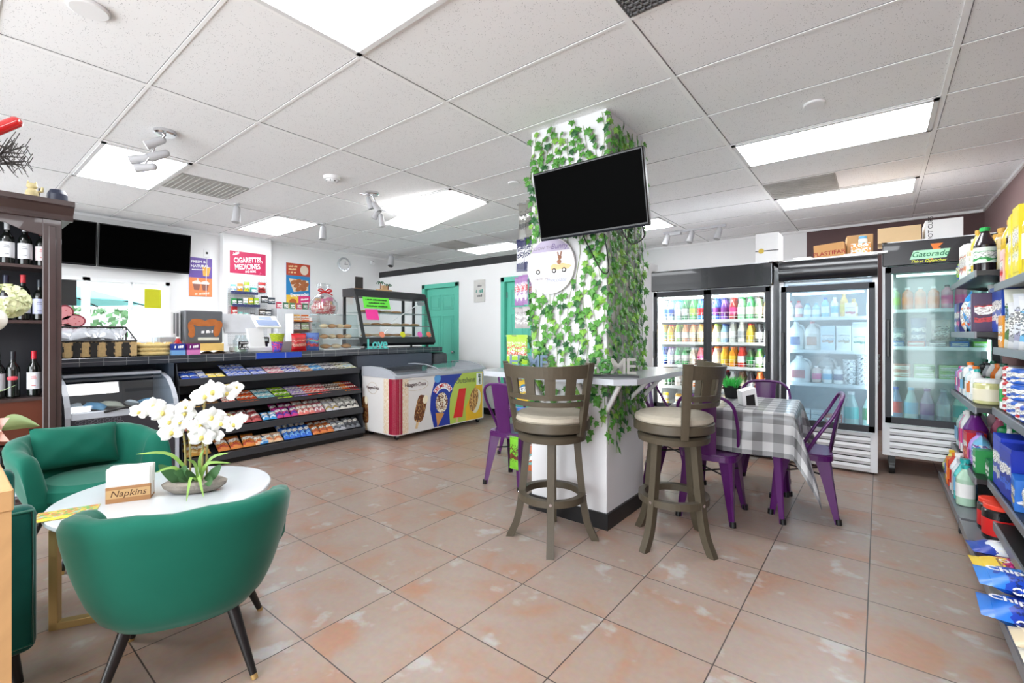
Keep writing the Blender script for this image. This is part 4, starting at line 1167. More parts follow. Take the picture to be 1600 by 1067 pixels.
def bar_fn(c1, c2, w=.05, l=.15, t=.02, c3=(250, 248, 240), seed=0):
    """candy bar lying flat, long side along Y"""
    def f():
        b = MB(); m = print_mat(c1, c2, c3, 4., seed, 'Y'); mm = ink_mat(c1, .25)
        def g(sg):
            def k(u, v):
                a, c = 2*u-1, 2*v-1; cc = min(1, abs(c)/.84)
                th = (max(0, 1-abs(a)**4)*max(0, 1-cc**4))**.6
                return (a*w/2, c*l/2, t/2+sg*t/2*th)
            return k
        mf = lambda u, v: mm if (v < .1 or v > .9) else m
        b.grid(g(1), 8, 10, m, mfn=mf); b.grid(lambda u, v: g(-1)(1-u, v), 6, 10, m)
        return [('bar', b)]
    return f
def cup_fn():
    def f():
        b = MB().lathe([(.042, 0), (.055, .07), (.058, .073), (.058, .078)], pmat('cup_print', [(245, 245, 245), (245, 245, 245), (60, 60, 60), (240, 240, 240)], 9), n=16)
        c = MB().lathe([(.058, .078), (.054, .081), (0, .081)], white_plastic, n=16)
        return [('cup', b), ('lid', c)]
    return f
WHT, BLK, RED, BLU, GRN, YEL, ORG, PUR, PNK, BRN, GLD, TEA, LBL, SIL, LIM, NAV, CRM = (245, 245, 243), (28, 28, 30), (200, 32, 36), (36, 80, 190), (40, 140, 70), (242, 205, 50), (238, 126, 40), (120, 50, 140), (226, 70, 140), (110, 66, 40), (214, 165, 70), (40, 170, 165), (120, 190, 230), (180, 184, 190), (160, 205, 50), (30, 40, 110), (240, 232, 205)
CN = {WHT: 'white', BLK: 'black', RED: 'red', BLU: 'blue', GRN: 'green', YEL: 'yellow', ORG: 'orange', PUR: 'purple', PNK: 'pink', BRN: 'brown', GLD: 'golden', TEA: 'teal', LBL: 'light blue', SIL: 'silver', LIM: 'lime green', NAV: 'navy blue', CRM: 'cream'}
# ================= COOLERS =================
cool_white = mat('cooler_white', (236, 238, 240), .4, var=.03); inner_white = mat('cooler_interior', (232, 236, 240), .5, var=.02)
wire_white = mat('white_wire', (244, 244, 244), .4, var=0)
blk_gloss = mat('black_gloss_panel', (26, 28, 33), .25, var=.2, scale=4, coat=.4)
ltube = emat('cooler_tube', (255, 252, 246), COOLER_E)
g_clear = glass('cooler_glass', (250, 253, 253), .05)
g_haze = glass('cooler_glass_blue_haze', (236, 246, 250), .05, .1, haze=.20, hazecol=(190, 215, 228))  # pale blue diffuse haze mixed into the pane
g_haze2 = glass('cooler_glass_grey_haze', (226, 240, 240), .12, .04, haze=.10, hazecol=(180, 200, 200))  # thinner grey-green diffuse haze mixed into the pane
def cooler(name, loc, label, W, D, Hc, zb, zg0, zg1, zh0, shelves, gl, ndoor=1, white_front=False, round_head=False, inner=inner_white, tube_e=ltube, tube=True):
    o = thing(name, loc, label, 'drink cooler', group='glass door coolers')
    bm_ = cool_white if white_front else charcoal
    t = .035
    b = MB()
    b.bb((-W/2, 0, zb), (-W/2+t, D, Hc), cool_white); b.bb((W/2-t, 0, zb), (W/2, D, Hc), cool_white)
    b.bb((-W/2, 0, Hc-.04), (W/2, D, Hc), cool_white); b.bb((-W/2, D-.04, zb), (W/2, D, Hc), cool_white)
    b.bb((-W/2+t, 0.02, zb), (W/2-t, D-.04, zg0-.06), cool_white); b.bb((-W/2+t, .06, zh0), (W/2-t, D-.04, Hc-.04), cool_white)
    b.build('cabinet', o)
    i = MB()
    i.bb((-W/2+t, .05, zg0-.06), (-W/2+t+.006, D-.04, zh0), inner); i.bb((W/2-t-.006, .05, zg0-.06), (W/2-t, D-.04, zh0), inner)
    i.bb((-W/2+t, D-.05, zg0-.06), (W/2-t, D-.04, zh0), inner); i.bb((-W/2+t, .05, zh0-.01), (W/2-t, D-.04, zh0), inner); i.bb((-W/2+t, .05, zg0-.06), (W/2-t, D-.04, zg0-.05), inner)
    i.build('lining', o)
    h = MB()
    if round_head:
        P = [(-.0, zh0), (-.045, zh0+.02), (-.065, zh0+(Hc-zh0)*.45), (-.055, Hc-.05), (-.02, Hc-.01), (.06, Hc-.005), (.06, zh0)]
        h.ext(P, -W/2, W/2, blk_gloss, M=Matrix(((0, 0, 1, 0), (1, 0, 0, 0), (0, 1, 0, 0), (0, 0, 0, 1))), smooth=True)
    else: h.bb((-W/2, -.03, zh0), (W/2, .06, Hc-.012), blk_gloss if not white_front else charcoal, bev=.006)
    hd = h.build('header_panel', o)
    gr = MB(); gz0, gz1 = zb+.02, zg0-.09
    gm_ = cool_white if white_front or gl is not g_clear else charcoal
    gr.bb((-W/2+.01, -.005, zb), (W/2-.01, .02, zg0-.07), gm_)
    n = max(3, int((gz1-gz0)/.055))
    for k in range(n):
        z = gz0+(gz1-gz0)*k/n
        gr.box((0, -.012, z+.02), (W*.86, .016, .030), gm_, M=T(0, 0, z+.02) @ RX(rad(-25)) @ T(0, 0, -z-.02))
        gr.bb((-W*.43, -.008, z+.036), (W*.43, -.0055, z+.05), black_plastic)
    gr.build('grille', o)
    fw = .055; dw = (W-.0)/ndoor
    for k in range(ndoor):
        x0 = -W/2+dw*k+(.02 if k == 0 else 0); x1 = -W/2+dw*(k+1)-(.02 if k == ndoor-1 else 0)
        y0 = -.045 if k == ndoor-1 or ndoor == 1 else -.012
        d = MB(); zt = zg1+fw; zz = zg0-fw
        for a, c in (((x0, zz), (x0+fw*.8, zt)), ((x1-fw*.8, zz), (x1, zt)), ((x0, zz), (x1, zg0)), ((x0, zg1), (x1, zt))):
            d.bb((a[0], y0, a[1]), (c[0], y0+.035, c[1]), charcoal, bev=.003)
        d = d.build('door', o)
        MB().bb((x0+fw*.8, y0+.015, zg0), (x1-fw*.8, y0+.019, zg1), gl).build('glass_pane', d)
        hx = x1-fw*.4 if (ndoor == 2 and k == 1) else x0+fw*.35
        MB().bb((hx-.012, y0-.03, zg0+(zg1-zg0)*.42), (hx+.012, y0-.02, zg0+(zg1-zg0)*.68), black_plastic, bev=.004).bb((hx-.01, y0-.02, zg0+(zg1-zg0)*.43), (hx+.01, y0, zg0+(zg1-zg0)*.45), black_plastic).bb((hx-.01, y0-.02, zg0+(zg1-zg0)*.65), (hx+.01, y0, zg0+(zg1-zg0)*.67), black_plastic).build('handle', d)
    for z in shelves:
        s = MB()
        s.bb((-W/2+t+.008, .10, z-.012), (W/2-t-.008, D-.06, z), wire_white)
        s.bb((-W/2+t+.008, .088, z-.028), (W/2-t-.008, .10, z+.004), wire_white)
        s.build('shelf', o)
    if tube:
        l = MB()
        xs = [-W/2+t+.03, W/2-t-.03]+([0] if ndoor == 2 else [])
        for x in xs: l.cyl((x, .075, zg0), (x, .075, zg1), .011, tube_e, n=8)
        l.cyl((-W/2+.1, .085, zg1-.015), (W/2-.1, .085, zg1-.015), .011, tube_e, n=8)
        l.build('light_tube', o)
    return o, hd
C1X, C1Y, C1W = -1.452, 5.24, 1.245
ck1, _ = cooler('drink_cooler', (C1X, C1Y, 0), 'two-door black-fronted drink cooler beside the ivy column', C1W, .78, 1.985, .02, .47, 1.68, 1.745, (1.415, 1.165, .905, .66, .44), g_clear, 2)
# wire fronts of its shelves are separate racks
for z in (1.415, 1.165, .905, .66):
    w = MB()
    for dz in (.03, .075): w.cyl((-C1W/2+.05, .105, z+dz), (C1W/2-.05, .105, z+dz), .0022, wire_white, n=5)
    for k in range(25):
        x = -C1W/2+.05+(C1W-.1)*k/24; w.cyl((x, .105, z), (x, .105, z+.075), .0018, wire_white, n=4)
    w.build('wire_front', ck1)
MB().bb((C1W/2-.012, -.034, 1.76), (C1W/2-.006, -.030, 1.96), grey_metal).build('header_trim', ck1)
C2X, C2Y, C2W = -.392, 5.24, .765
ck2, _ = cooler('drink_cooler', (C2X, C2Y, 0), 'single-door white cooler of milk and juice with rounded black top', C2W, .75, 1.985, .02, .44, 1.665, 1.765, (1.42, 1.10, .78), g_haze, 1, True, True, tube_e=emat('cooler_tube_cool', (226, 244, 255), COOLER_E*.35))
C3X, C3Y, C3W = .40, 5.37, .755
o3, hd3 = cooler('drink_cooler', (C3X, C3Y, 0), 'single-door cooler with a green Gatorade header beside the store shelves', C3W, .72, 2.085, .17, .52, 1.80, 1.865, (1.48, 1.145, .865), g_haze2, 1, False, False, inner=mat('cooler_interior_green', (205, 222, 218), .5), tube_e=emat('cooler_tube_dim', (224, 246, 240), COOLER_E*.25))
cs = MB()
for sx in (-1, 1):
    for y in (.06, .62): cs.cyl((sx*.31-.02, y, .06), (sx*.31+.02, y, .06), .06, black_plastic, n=18); cs.bb((sx*.31-.024, y-.045, .09), (sx*.31+.024, y+.045, .172), black_plastic)
cs.build('caster', o3)
LG = T(-.19, -.031, 1.95) @ RX(PI/2)
MB().ext([(.0, -.04), (.235, -.04), (.26, .035), (.025, .035)], 0, .003, mat('logo_mint', (180, 240, 200), .4, var=0), M=LG).ext([(.135, .085), (.215, .085), (.18, .045), (.20, .045), (.125, -.09), (.145, -.045), (.125, -.045), (.155, .03)][::-1], -.001, .002, ink_mat(ORG), M=LG).build('logo_panel', hd3)
MB().text('Gatorade', .062, mat('logo_green', (20, 110, 70), .4), LG @ T(.13, -.002, .0045), shear=.25, bold=.012).text('Thirst Quencher', .034, ink_mat((230, 230, 60)), LG @ T(.12, -.06, .0045), shear=.25, bold=.01).build('logo_lettering', hd3)
# ---- drinks in the two-door cooler
TOP = [('clear', (206, 214, 216), WHT, LBL), ('pale blue', (170, 205, 220), LBL, BLU), ('mint', (150, 205, 195), TEA, WHT), ('dark green', (20, 110, 60), GRN, SIL), ('bright green', (60, 180, 70), GRN, LIM), ('blue and red', (60, 140, 220), BLU, RED),
       ('white', (235, 238, 240), WHT, LBL), ('blue and purple', (70, 110, 220), BLU, PUR), ('purple', (120, 80, 170), NAV, PUR), ('red', (170, 60, 60), RED, PNK), ('pale green', (150, 215, 165), GRN, WHT), ('green', (90, 190, 120), GRN, WHT), ('greenish grey', (130, 160, 130), BLK, CRM), ('orange', (240, 140, 80), ORG, WHT)]
S2 = [('yellow', (225, 205, 120), YEL, LBL), ('red and yellow', (236, 180, 60), RED, YEL), ('lime', (160, 205, 110), LIM, WHT), ('peach', (240, 160, 110), ORG, WHT), ('orange cream', (240, 190, 130), ORG, CRM), ('tan', (225, 190, 130), GLD, CRM), ('amber', (205, 150, 90), BRN, CRM),
      ('pale yellow', (230, 225, 170), LIM, WHT), ('sky blue', (150, 195, 230), BLU, WHT), ('frosted', (215, 218, 210), SIL, WHT), ('cloudy', (228, 232, 226), WHT, SIL), ('red-capped yellow', (230, 200, 80), RED, YEL), ('black and white', (70, 70, 74), BLK, WHT), ('grey', (200, 200, 205), SIL, WHT)]
S3 = [('dark blue', (36, 66, 150), BLU, LBL), ('lavender', (196, 190, 220), PUR, WHT), ('emerald', (50, 160, 90), GRN, WHT), ('leaf green', (90, 180, 110), GRN, WHT), ('cream', (226, 218, 200), SIL, CRM), ('rose', (226, 120, 130), RED, PNK), ('coral', (230, 100, 100), RED, WHT),
      ('white juice', (240, 230, 220), ORG, WHT), ('yellow juice', (246, 190, 40), ORG, YEL), ('orange juice', (246, 160, 30), ORG, YEL), ('red juice', (225, 60, 40), RED, WHT), ('dark tea', (70, 100, 60), BLK, GRN), ('green tea', (120, 165, 90), GRN, WHT), ('blue', (70, 110, 190), BLU, WHT)]
S4 = [('light green', (180, 205, 170), GRN, WHT), ('dark green', (50, 80, 60), BLK, GRN), ('pale', (230, 220, 210), SIL, WHT), ('orange', (230, 140, 80), ORG, WHT), ('amber', (220, 130, 60), GLD, WHT), ('pink', (236, 170, 160), PNK, WHT), ('peach', (240, 180, 140), ORG, CRM),
      ('berry', (150, 90, 110), PUR, WHT), ('cola', (70, 40, 40), RED, WHT), ('silver', (190, 190, 196), SIL, WHT), ('coffee', (120, 80, 60), BRN, CRM), ('dark', (60, 50, 60), BLK, SIL), ('orange red', (236, 110, 50), ORG, RED), ('white', (236, 236, 238), WHT, LBL)]
for si, (z, rows, hh, what) in enumerate(((1.415, TOP, .235, 'top'), (1.165, S2, .20, 'second'), (.905, S3, .195, 'third'), (.66, S4, .19, 'lowest'))):
    for k, (nm, bc, cc, lc) in enumerate(rows):
        x = -C1W/2+.075+(C1W-.15)*(k+.0)/13 if True else 0
        if abs(x) < .03: x = .045 if k > 6 else -.045
        for row in range(3):
            hgt = hh*(1.0 if si != 1 or k not in (9, 10) else 1.1)
            if si == 2 and 7 <= k <= 10: hgt = .21
            spawn('soda_bottle' if si != 1 else 'drink_bottle', ('b1', bc, cc, lc, hgt), bottle_fn(bc, cc, lc, hgt, .0335, .36), (C1X+x, C1Y+.155+row*.085, z+.001),
                  '%s drink bottle%s, %s from left, %s two-door cooler shelf' % (nm, ('', ', second row', ', third row')[row], ordn(k), what), 'bottle', 'bottles in the two-door cooler', rot=(0, 0, k*1.3+row))
for k in range(8):
    c = [YEL, GLD, YEL, WHT, SIL, YEL, RED, BLU][k]
    spawn('drink_can', ('can', c, WHT), can_fn(c, WHT, .125), (C1X-.52+.145*k, C1Y+.17, .442), '%s drink can, %s from left on the bottom deck of two-door cooler' % (CN[c], ordn(k)), 'can', 'cans in the two-door cooler')
# ---- milk and juice cooler
def c2(x, row=0, z=0): return (C2X+x, C2Y+.19+row*.15, z+.001)
L1_ = [('red-capped', (226, 205, 200), RED, WHT, .17), ('red', (220, 150, 150), RED, WHT, .17), ('pale blue', (180, 205, 225), LBL, WHT, .14), ('light blue', (160, 200, 225), LBL, WHT, .14), ('sky blue', (130, 190, 225), BLU, WHT, .19), ('white', WHT, WHT, LBL, .19), ('golden', (230, 180, 70), GLD, YEL, .22), ('honey', (220, 180, 90), GLD, WHT, .17)]
for k, (nm, bc, cc, lc, h) in enumerate(L1_):
    spawn('creamer_bottle', ('cb', bc, cc, lc, h), bottle_fn(bc, cc, lc, h, .033, .3), c2(-.315+.074*k, 0, 1.42), '%s creamer bottle, %s from left on top shelf of white cooler' % (nm, ordn(k)), 'bottle', 'bottles in the white cooler')
for k in range(2):
    spawn('yogurt_pack', ('yp', k), box_fn((236, 232, 236), (200, 60, 80), .085, .08, .13), c2(.275+.0*k-(.0 if k else .095)+(.065 if k else .0)-.0, 0, 1.42), 'white and red yogurt pack, %s at right end of white cooler top shelf' % ordn(k), 'pack', 'yogurt packs in the white cooler')
spawn('milk_jug', ('mj', 1), jug_fn((240, 244, 244), WHT, (70, 90, 140), .14, .14, .28), c2(-.265, 0, 1.10), 'white milk jug with dark blue label on second shelf of white cooler', 'jug', 'milk jugs in the white cooler')
spawn('milk_jug', ('mj', 2), jug_fn((236, 226, 218), RED, (190, 140, 120), .14, .14, .28), c2(-.125, 0, 1.10), 'milk jug with tan label on second shelf of white cooler', 'jug', 'milk jugs in the white cooler')
spawn('milk_carton', ('mc', 1), carton_fn((206, 226, 240), (190, 140, 110), .115, .235, False), c2(.005, 0, 1.10), 'light blue milk carton on second shelf of white cooler', 'carton', 'cartons in the white cooler')
spawn('milk_carton', ('mc', 2), carton_fn((236, 240, 240), (190, 170, 130), .115, .235, False), c2(.13, 0, 1.10), 'white and beige milk carton on second shelf of white cooler', 'carton', 'cartons in the white cooler')
spawn('milk_carton', ('mc', 3), carton_fn((238, 242, 240), (90, 140, 110), .115, .27), c2(.25, 0, 1.10), 'white and green gable carton on second shelf of white cooler', 'carton', 'cartons in the white cooler')
spawn('milk_carton', ('mc', 4), carton_fn((240, 236, 236), (210, 40, 50), .065, .17), c2(.325, -.04/.15, 1.10), 'small white and red carton at right end of white cooler second shelf', 'carton', 'cartons in the white cooler')
spawn('milk_jug', ('mj', 3), jug_fn((240, 240, 238), WHT, (200, 120, 120), .185, .17, .26), c2(-.235, 0, .78), 'large milk jug with pink label on third shelf of white cooler', 'jug', 'milk jugs in the white cooler')
spawn('milk_jug', ('mj', 4), jug_fn((238, 240, 240), SIL, (220, 225, 230), .15, .15, .26), c2(-.02, 1.2, .78), 'white milk jug behind the small bottles on third shelf of white cooler', 'jug', 'milk jugs in the white cooler')
for k, (nm, bc, cc, lc) in enumerate((('pink', (226, 190, 180), WHT, PNK), ('white', WHT, WHT, LBL), ('blue-labelled', WHT, WHT, NAV))):
    spawn('yogurt_bottle', ('yb', k), bottle_fn(bc, cc, lc, .165, .04, .2), c2(-.09+.088*k, 0, .78), '%s yogurt drink bottle, %s of three on third shelf of white cooler' % (nm, ordn(k)), 'bottle', 'yogurt bottles in the white cooler')
for s_ in range(3):
    for k in range(5 if s_ else 4):
        spawn('yogurt_cup', 'yc', cup_fn(), c2(.175-.002+.0*s_+(.0 if s_ == 0 else .062*s_ if False else (.0, .105, .17)[s_])-.03*0, -.1 if s_ == 1 else (.35 if s_ == 2 else 0), .78+.052*k), 'white patterned yogurt cup, %s from bottom of %s stack in white cooler' % (ordn(k), ordn(s_)), 'cup', 'stacked yogurt cups in the white cooler')
for k in range(3):
    for q in range(3 if k == 0 else 2):
        spawn('cheese_pack', ('cp', k), box_fn((226, 232, 236), (150, 170, 180), .10, .1, .06), c2(-.30+.11*k, 0, .392+.061*q), 'pale cheese pack, %s from bottom of %s pile on white cooler floor' % (ordn(q), ordn(k)), 'pack', 'cheese packs in the white cooler')
spawn('cold_cut_pack', 'ccp', box_fn((190, 90, 80), (230, 200, 180), .13, .1, .09), c2(.05, 0, .392), 'red meat pack on the floor of the white cooler', 'pack')
for k, (bc, lc, nm) in enumerate((((150, 180, 175), TEA, 'dark-labelled'), ((190, 225, 210), GRN, 'green-labelled'))):
    spawn('soda_bottle', ('sb2', k), bottle_fn(bc, WHT, lc, .32, .058, .42), c2(.185+.14*k, 0, .392), 'large clear soda bottle, %s, at right on white cooler floor' % nm, 'bottle', 'large bottles in the white cooler')
# ---- Gatorade cooler
def c3(x, row=0, z=0): return (C3X+x, C3Y+.18+row*.14, z+.001)
for k, (nm, bc, cc, lc) in enumerate((('green', (170, 200, 150), WHT, LIM), ('orange', (220, 140, 110), WHT, ORG), ('peach', (225, 150, 120), WHT, ORG), ('coral', (220, 140, 110), WHT, RED), ('pink', (205, 130, 150), BLK, PNK), ('rose', (200, 120, 140), BLK, PNK), ('grey', (170, 180, 180), BLK, SIL))):
    spawn('juice_bottle', ('jb', bc, cc), bottle_fn(bc, cc, lc, .20 if k < 4 else .21, .04, .25), c3(-.285+.088*k, 0, 1.48), '%s juice bottle, %s from left on top shelf of Gatorade cooler' % (nm, ordn(k)), 'bottle', 'bottles in the Gatorade cooler')
for k, (c1_, c2_, w, h, nm) in enumerate((((150, 165, 170), (200, 205, 205), .12, .17, 'grey'), ((120, 130, 170), (220, 220, 226), .11, .26, 'blue and white'), ((210, 200, 190), (180, 160, 150), .13, .24, 'beige'), ((170, 180, 182), (120, 130, 140), .12, .20, 'silver'))):
    spawn('ice_bag', ('ib', k), bag_fn(c1_, c2_, w, h, .08, seed=k), c3(-.27+.15*k, .3, 1.145), '%s bagged food, %s from left on second shelf of Gatorade cooler' % (nm, ordn(k)), 'bag', 'bags in the Gatorade cooler')
for k, (c1_, nm) in enumerate((((60, 110, 170), 'blue'), ((200, 80, 60), 'red'), ((150, 140, 140), 'grey'), ((50, 110, 190), 'bright blue'), ((120, 190, 60), 'green'))):
    spawn('food_tray', ('ft', k), box_fn(c1_, (225, 225, 225), .115, .12, .05), c3(-.28+.14*k, -.15, 1.145), '%s flat food tray, %s from left on second shelf of Gatorade cooler' % (nm, ordn(k)), 'tray', 'trays in the Gatorade cooler')
for k, (c1_, nm) in enumerate((((190, 130, 110), 'pinkish'), ((140, 180, 110), 'light green'), ((150, 190, 110), 'lime'), ((205, 205, 196), 'white'))):
    for q in range(2):
        spawn('egg_carton', ('ec', k), box_fn(c1_, (225, 225, 215), .14, .12, .06), c3(-.25+.165*k, 0, .865+.061*q), '%s food pack, %s from left, %s, third shelf of Gatorade cooler' % (nm, ordn(k), ('lower', 'upper')[q]), 'pack', 'packs in the Gatorade cooler')
for k, (nm, bc, cc, lc) in enumerate((('blue and red', (110, 130, 170), BLU, RED), ('clear', (180, 205, 210), LBL, LBL), ('violet', (170, 150, 180), PUR, PUR), ('grey', (150, 150, 165), SIL, SIL), ('pale green', (170, 205, 185), WHT, TEA), ('greenish', (160, 190, 180), GRN, GRN))):
    spawn('soda_bottle', ('sb3', k), bottle_fn(bc, cc, lc, .30, .05, .42), c3(-.28+.108*k, 0, .472), 'large %s soda bottle, %s from left on floor of Gatorade cooler' % (nm, ordn(k)), 'bottle', 'large bottles in the Gatorade cooler')
# ---- boxes on top of the coolers
card = mat('cardboard', (196, 156, 108), .8, var=.06); card_l = mat('light_cardboard', (214, 184, 142), .8, var=.05)
def carton_box(loc, rz, size, m, label, text=None, tm=None, ts=.06, tz=0., tilt=0.):
    w, d, h = size
    o = thing('cardboard_box', loc, label, 'box', rz, 'boxes on top of the coolers')
    M = RY(tilt)
    MB().bb((-w/2, -d/2, 0), (w/2, d/2, h), m, M=M, bev=.003).build('box_body', o)
    MB().bb((-w/2-.001, -.02, h), (w/2+.001, .02, h+.0015), mat('packing_tape', (190, 160, 120), .3), M=M).build('tape', o)
    if text: MB().text(text, ts, tm, M @ T(0, -d/2-.002, h*.5+tz) @ RX(PI/2), bold=.015).build('printing', o)
    return o
zt = 1.987
o = carton_box((-.90, 5.46, 1.99), 0, (.21, .28, .30), mat('white_carton', (226, 226, 226), .7, var=.03), 'white cardboard box with black band and yellow seal on the two-door cooler')
MB().bb((-.106, -.142, .115), (.106, -.1405, .123), ink).cyl((-.05, -.1405, .12), (-.05, -.143, .12), .026, mat('seal_gold', (200, 170, 60), .4), n=20).build('seal', o)
o = carton_box((-.60, 5.62, zt), rad(-4), (.16, .3, .045), mat('white_carton', (226, 226, 226), .7), 'flat white box on the white cooler beside the white carton with a seal')
carton_box((-.37, 5.50, zt), rad(-3), (.245, .2, .145), mat('cardboard_b', (196, 148, 96), .8, var=.06), 'brown cardboard box printed PLASTIFAR on the white cooler', 'PLASTIFAR', mat('stamp_red', (150, 40, 30), .6), .055, -.02, rad(-4))
carton_box((-.155, 5.64, zt), rad(6), (.20, .22, .22), card, 'plain brown cardboard box behind the orange carton on the white cooler')
tag(MB().bb((-.075, -.06, 0), (.075, .06, .12), pmat('orange_carton_print', [(244, 190, 60), (250, 240, 230), (240, 150, 60), (246, 246, 240)], 4), bev=.002).build('carton', loc=(-.14, 5.455, zt), rot=(0, 0, .1)), 'orange and white printed carton on the white cooler', 'carton')
spawn('plastic_tub', 'tr', jar_fn((170, 215, 225), LBL, WHT, .07, .034), (-.12, 5.455, zt+.121), 'pale blue tub on top of the orange carton on the white cooler', 'tub')
tag(MB().bb((-.16, -.02, 0), (.16, .07, .018), mat('white_board', (232, 234, 236), .4)).build('flat_panel', loc=(-.10, 5.32, zt-.002+.0), rot=(0, 0, 0)), 'flat white board lying on the front of the white cooler top', 'board')
carton_box((.14, 5.58, 2.088), 0, (.30, .35, .135), card_l, 'light brown cardboard box on the Gatorade cooler')
hc = carton_box((.435, 5.58, 2.088), 0, (.24, .35, .16), mat('white_carton', (226, 226, 226), .7), 'white box printed HOT CUPS on the Gatorade cooler', None)
MB().text('HOT CUPS', .045, ink, T(-.085, -.177, .085) @ RX(PI/2) @ RZ(PI/2)).build('printing', hc)
# ================= COUNTER =================
CF = -5.13           # front edge of the worktop
CT = 1.06
tilec = mat('dark_counter_tile', (58, 62, 70), .25, var=.2, scale=4); grout = mat('counter_grout', (140, 142, 146), .8)
def brick(name, c1, c2, mortar, w, h, ms=.012):
    if name in MATS: return MATS[name]
    m, nt, b = newmat(name); N, L = nt.nodes, nt.links
    tc = N.new('ShaderNodeTexCoord'); sp = N.new('ShaderNodeSeparateXYZ'); cb = N.new('ShaderNodeCombineXYZ')
    L.new(tc.outputs['Object'], sp.inputs[0]); ad = N.new('ShaderNodeMath'); ad.operation = 'ADD'
    L.new(sp.outputs['X'], ad.inputs[0]); L.new(sp.outputs['Z'], ad.inputs[1])
    L.new(sp.outputs['Y'], cb.inputs[0]); L.new(ad.outputs[0], cb.inputs[1])
    br = N.new('ShaderNodeTexBrick'); br.offset = 0; br.inputs['Color1'].default_value = lin(c1); br.inputs['Color2'].default_value = lin(c2); br.inputs['Mortar'].default_value = lin(mortar)
    br.inputs['Scale'].default_value = 1; br.inputs['Brick Width'].default_value = w; br.inputs['Row Height'].default_value = h; br.inputs['Mortar Size'].default_value = ms*.2
    L.new(cb.outputs[0], br.inputs['Vector']); L.new(br.outputs['Color'], b.inputs['Base Color']); b.inputs['Roughness'].default_value = .25
    MATS[name] = m; return m
ctile = brick('counter_tile', (66, 70, 78), (50, 54, 62), (128, 130, 134), .152, .152)
blue_panel = mat('counter_blue_grey', (74, 80, 94), .5, var=.06); blue_dark = mat('counter_back_panel', (40, 52, 66), .5, var=.1)
o = thing('shop_counter', (0, 0, 0), 'long dark tiled shop counter along the left wall', 'counter')
MB().bb((-5.80, -.4, CT-.07), (CF, 4.78, CT), ctile, bev=.004).build('worktop', o)
MB().bb((CF-.001, 2.13, CT-.064), (CF+.004, 2.62, CT-.004), brick('blue_tile', (34, 70, 180), (40, 80, 196), (150, 160, 190), .305, .3)).build('blue_tile_strip', o)
MB().bb((-5.70, -.4, 0), (-5.50, 4.70, CT-.07), blue_dark).build('counter_front', o)
MB().bb((-5.50, 3.34, .80), (CF-.03, 4.60, CT-.075), blue_panel, bev=.004).build('apron_panel', o)
MB().bb((-5.5, 1.36, 0), (-5.1, 1.40, CT-.07), blue_dark).build('divider', o)
o['label'] = 'long dark tiled shop counter along the left wall'
# dark mesh basket behind the freezer
o = thing('mesh_bin', (-5.27, 4.80, 0), 'dark rounded mesh bin between the counter end and the ice cream freezer', 'bin')
MB().lathe([(.13, 0), (.15, .02), (.15, .9), (.14, .955), (.09, .975)], mat('dark_mesh', (70, 74, 78), .6, var=.4, scale=90), n=24).build('bin_body', o)
# ---- snack gondola
GX1, GYa, GYb = -4.98, 1.42, 3.30
go = thing('snack_rack', (0, 0, 0), 'black four-tier snack rack under the shop counter', 'shelf rack')
MB().bb((-5.46, GYa, 0), (-5.42, GYb, .98), charcoal).build('back_panel', go)
SHZ = [(.822, -5.03), (.575, -5.0), (.335, -4.96), (.10, -4.92)]
for k, (z, xf) in enumerate(SHZ):
    s = MB(); M = T(xf, 0, z) @ RY(rad(12))
    s.bb((-.40, GYa+.006, -.02), (0, GYb-.006, 0), charcoal, M=M)
    s.build('shelf', go)
    MB().bb((xf-.006, GYa, z-.045), (xf+.012, GYb, z+.022), mat('rack_lip', (52, 54, 58), .4, var=.06), bev=.003).build('price_rail', go)
MB().bb((-5.42, GYa, 0), (-4.95, GYb, .045), black_plastic).build('base', go)
for y in (GYa, GYb-.006):
    MB().ext([(-5.42, .045), (-4.94, .045), (-4.94, .08), (-5.06, .84), (-5.12, .98), (-5.42, .98)], 0, .006, charcoal, M=T(0, y+.006, 0) @ RX(PI/2)).build('end_panel', go)
def on_tier(k, y, depth, dz=0.):
    z, xf = SHZ[k]; a = rad(12)
    return (xf-depth*math.cos(a), y, z+depth*math.sin(a)+dz+.004)
tname = ['top', 'second', 'third', 'bottom']
def tier_bars(k, y0, y1, n, c1, c2, nm, kind='bar', rows=2, w=None, l=.15, t=.02, c3_=(250, 248, 240), seed=0, extra=''):
    step = (y1-y0)/n
    for r in range(rows):
        for i in range(n):
            y = y0+step*(i+.5); dpt = .075+r*.10
            if kind == 'bar': fn, key = bar_fn(c1, c2, step*.93, l, t, c3_, seed), ('bar', c1, c2, round(step, 3), l, seed)
            else: fn, key = bag_fn(c1, c2, step*1.02, l, t, c3_, seed), ('bag', c1, c2, round(step, 3), l, t, seed)
            p = on_tier(k, y, dpt, .012*r)
            if kind == 'bar': rot = (rad(-16+RND.uniform(-3, 3)), RND.uniform(-.05, .05), PI/2+PI+RND.uniform(-.12, .12)); rot = (rad(16), 0, PI/2+RND.uniform(-.10, .10))
            else:
                rot = (rad(-52), 0, PI/2+RND.uniform(-.12, .12)); p = (p[0]+.03, p[1], p[2]+.008)
            spawn('candy_bar' if kind == 'bar' else 'snack_bag', key, fn, p,
                  '%s %s%s, %s of its kind, %s row, %s snack rack tier' % (nm, 'candy bar' if kind == 'bar' else 'snack bag', extra, ordn(i), ('front', 'back', 'rear')[r], tname[k]),
                  'candy bar' if kind == 'bar' else 'snack bag', 'snacks on the black rack', rot=rot)
tier_bars(0, 1.45, 1.60, 2, (50, 90, 190), (40, 60, 140), 'blue', l=.13)
tier_bars(0, 1.60, 1.67, 1, (196, 200, 210), (60, 90, 180), 'silver-blue', l=.13)
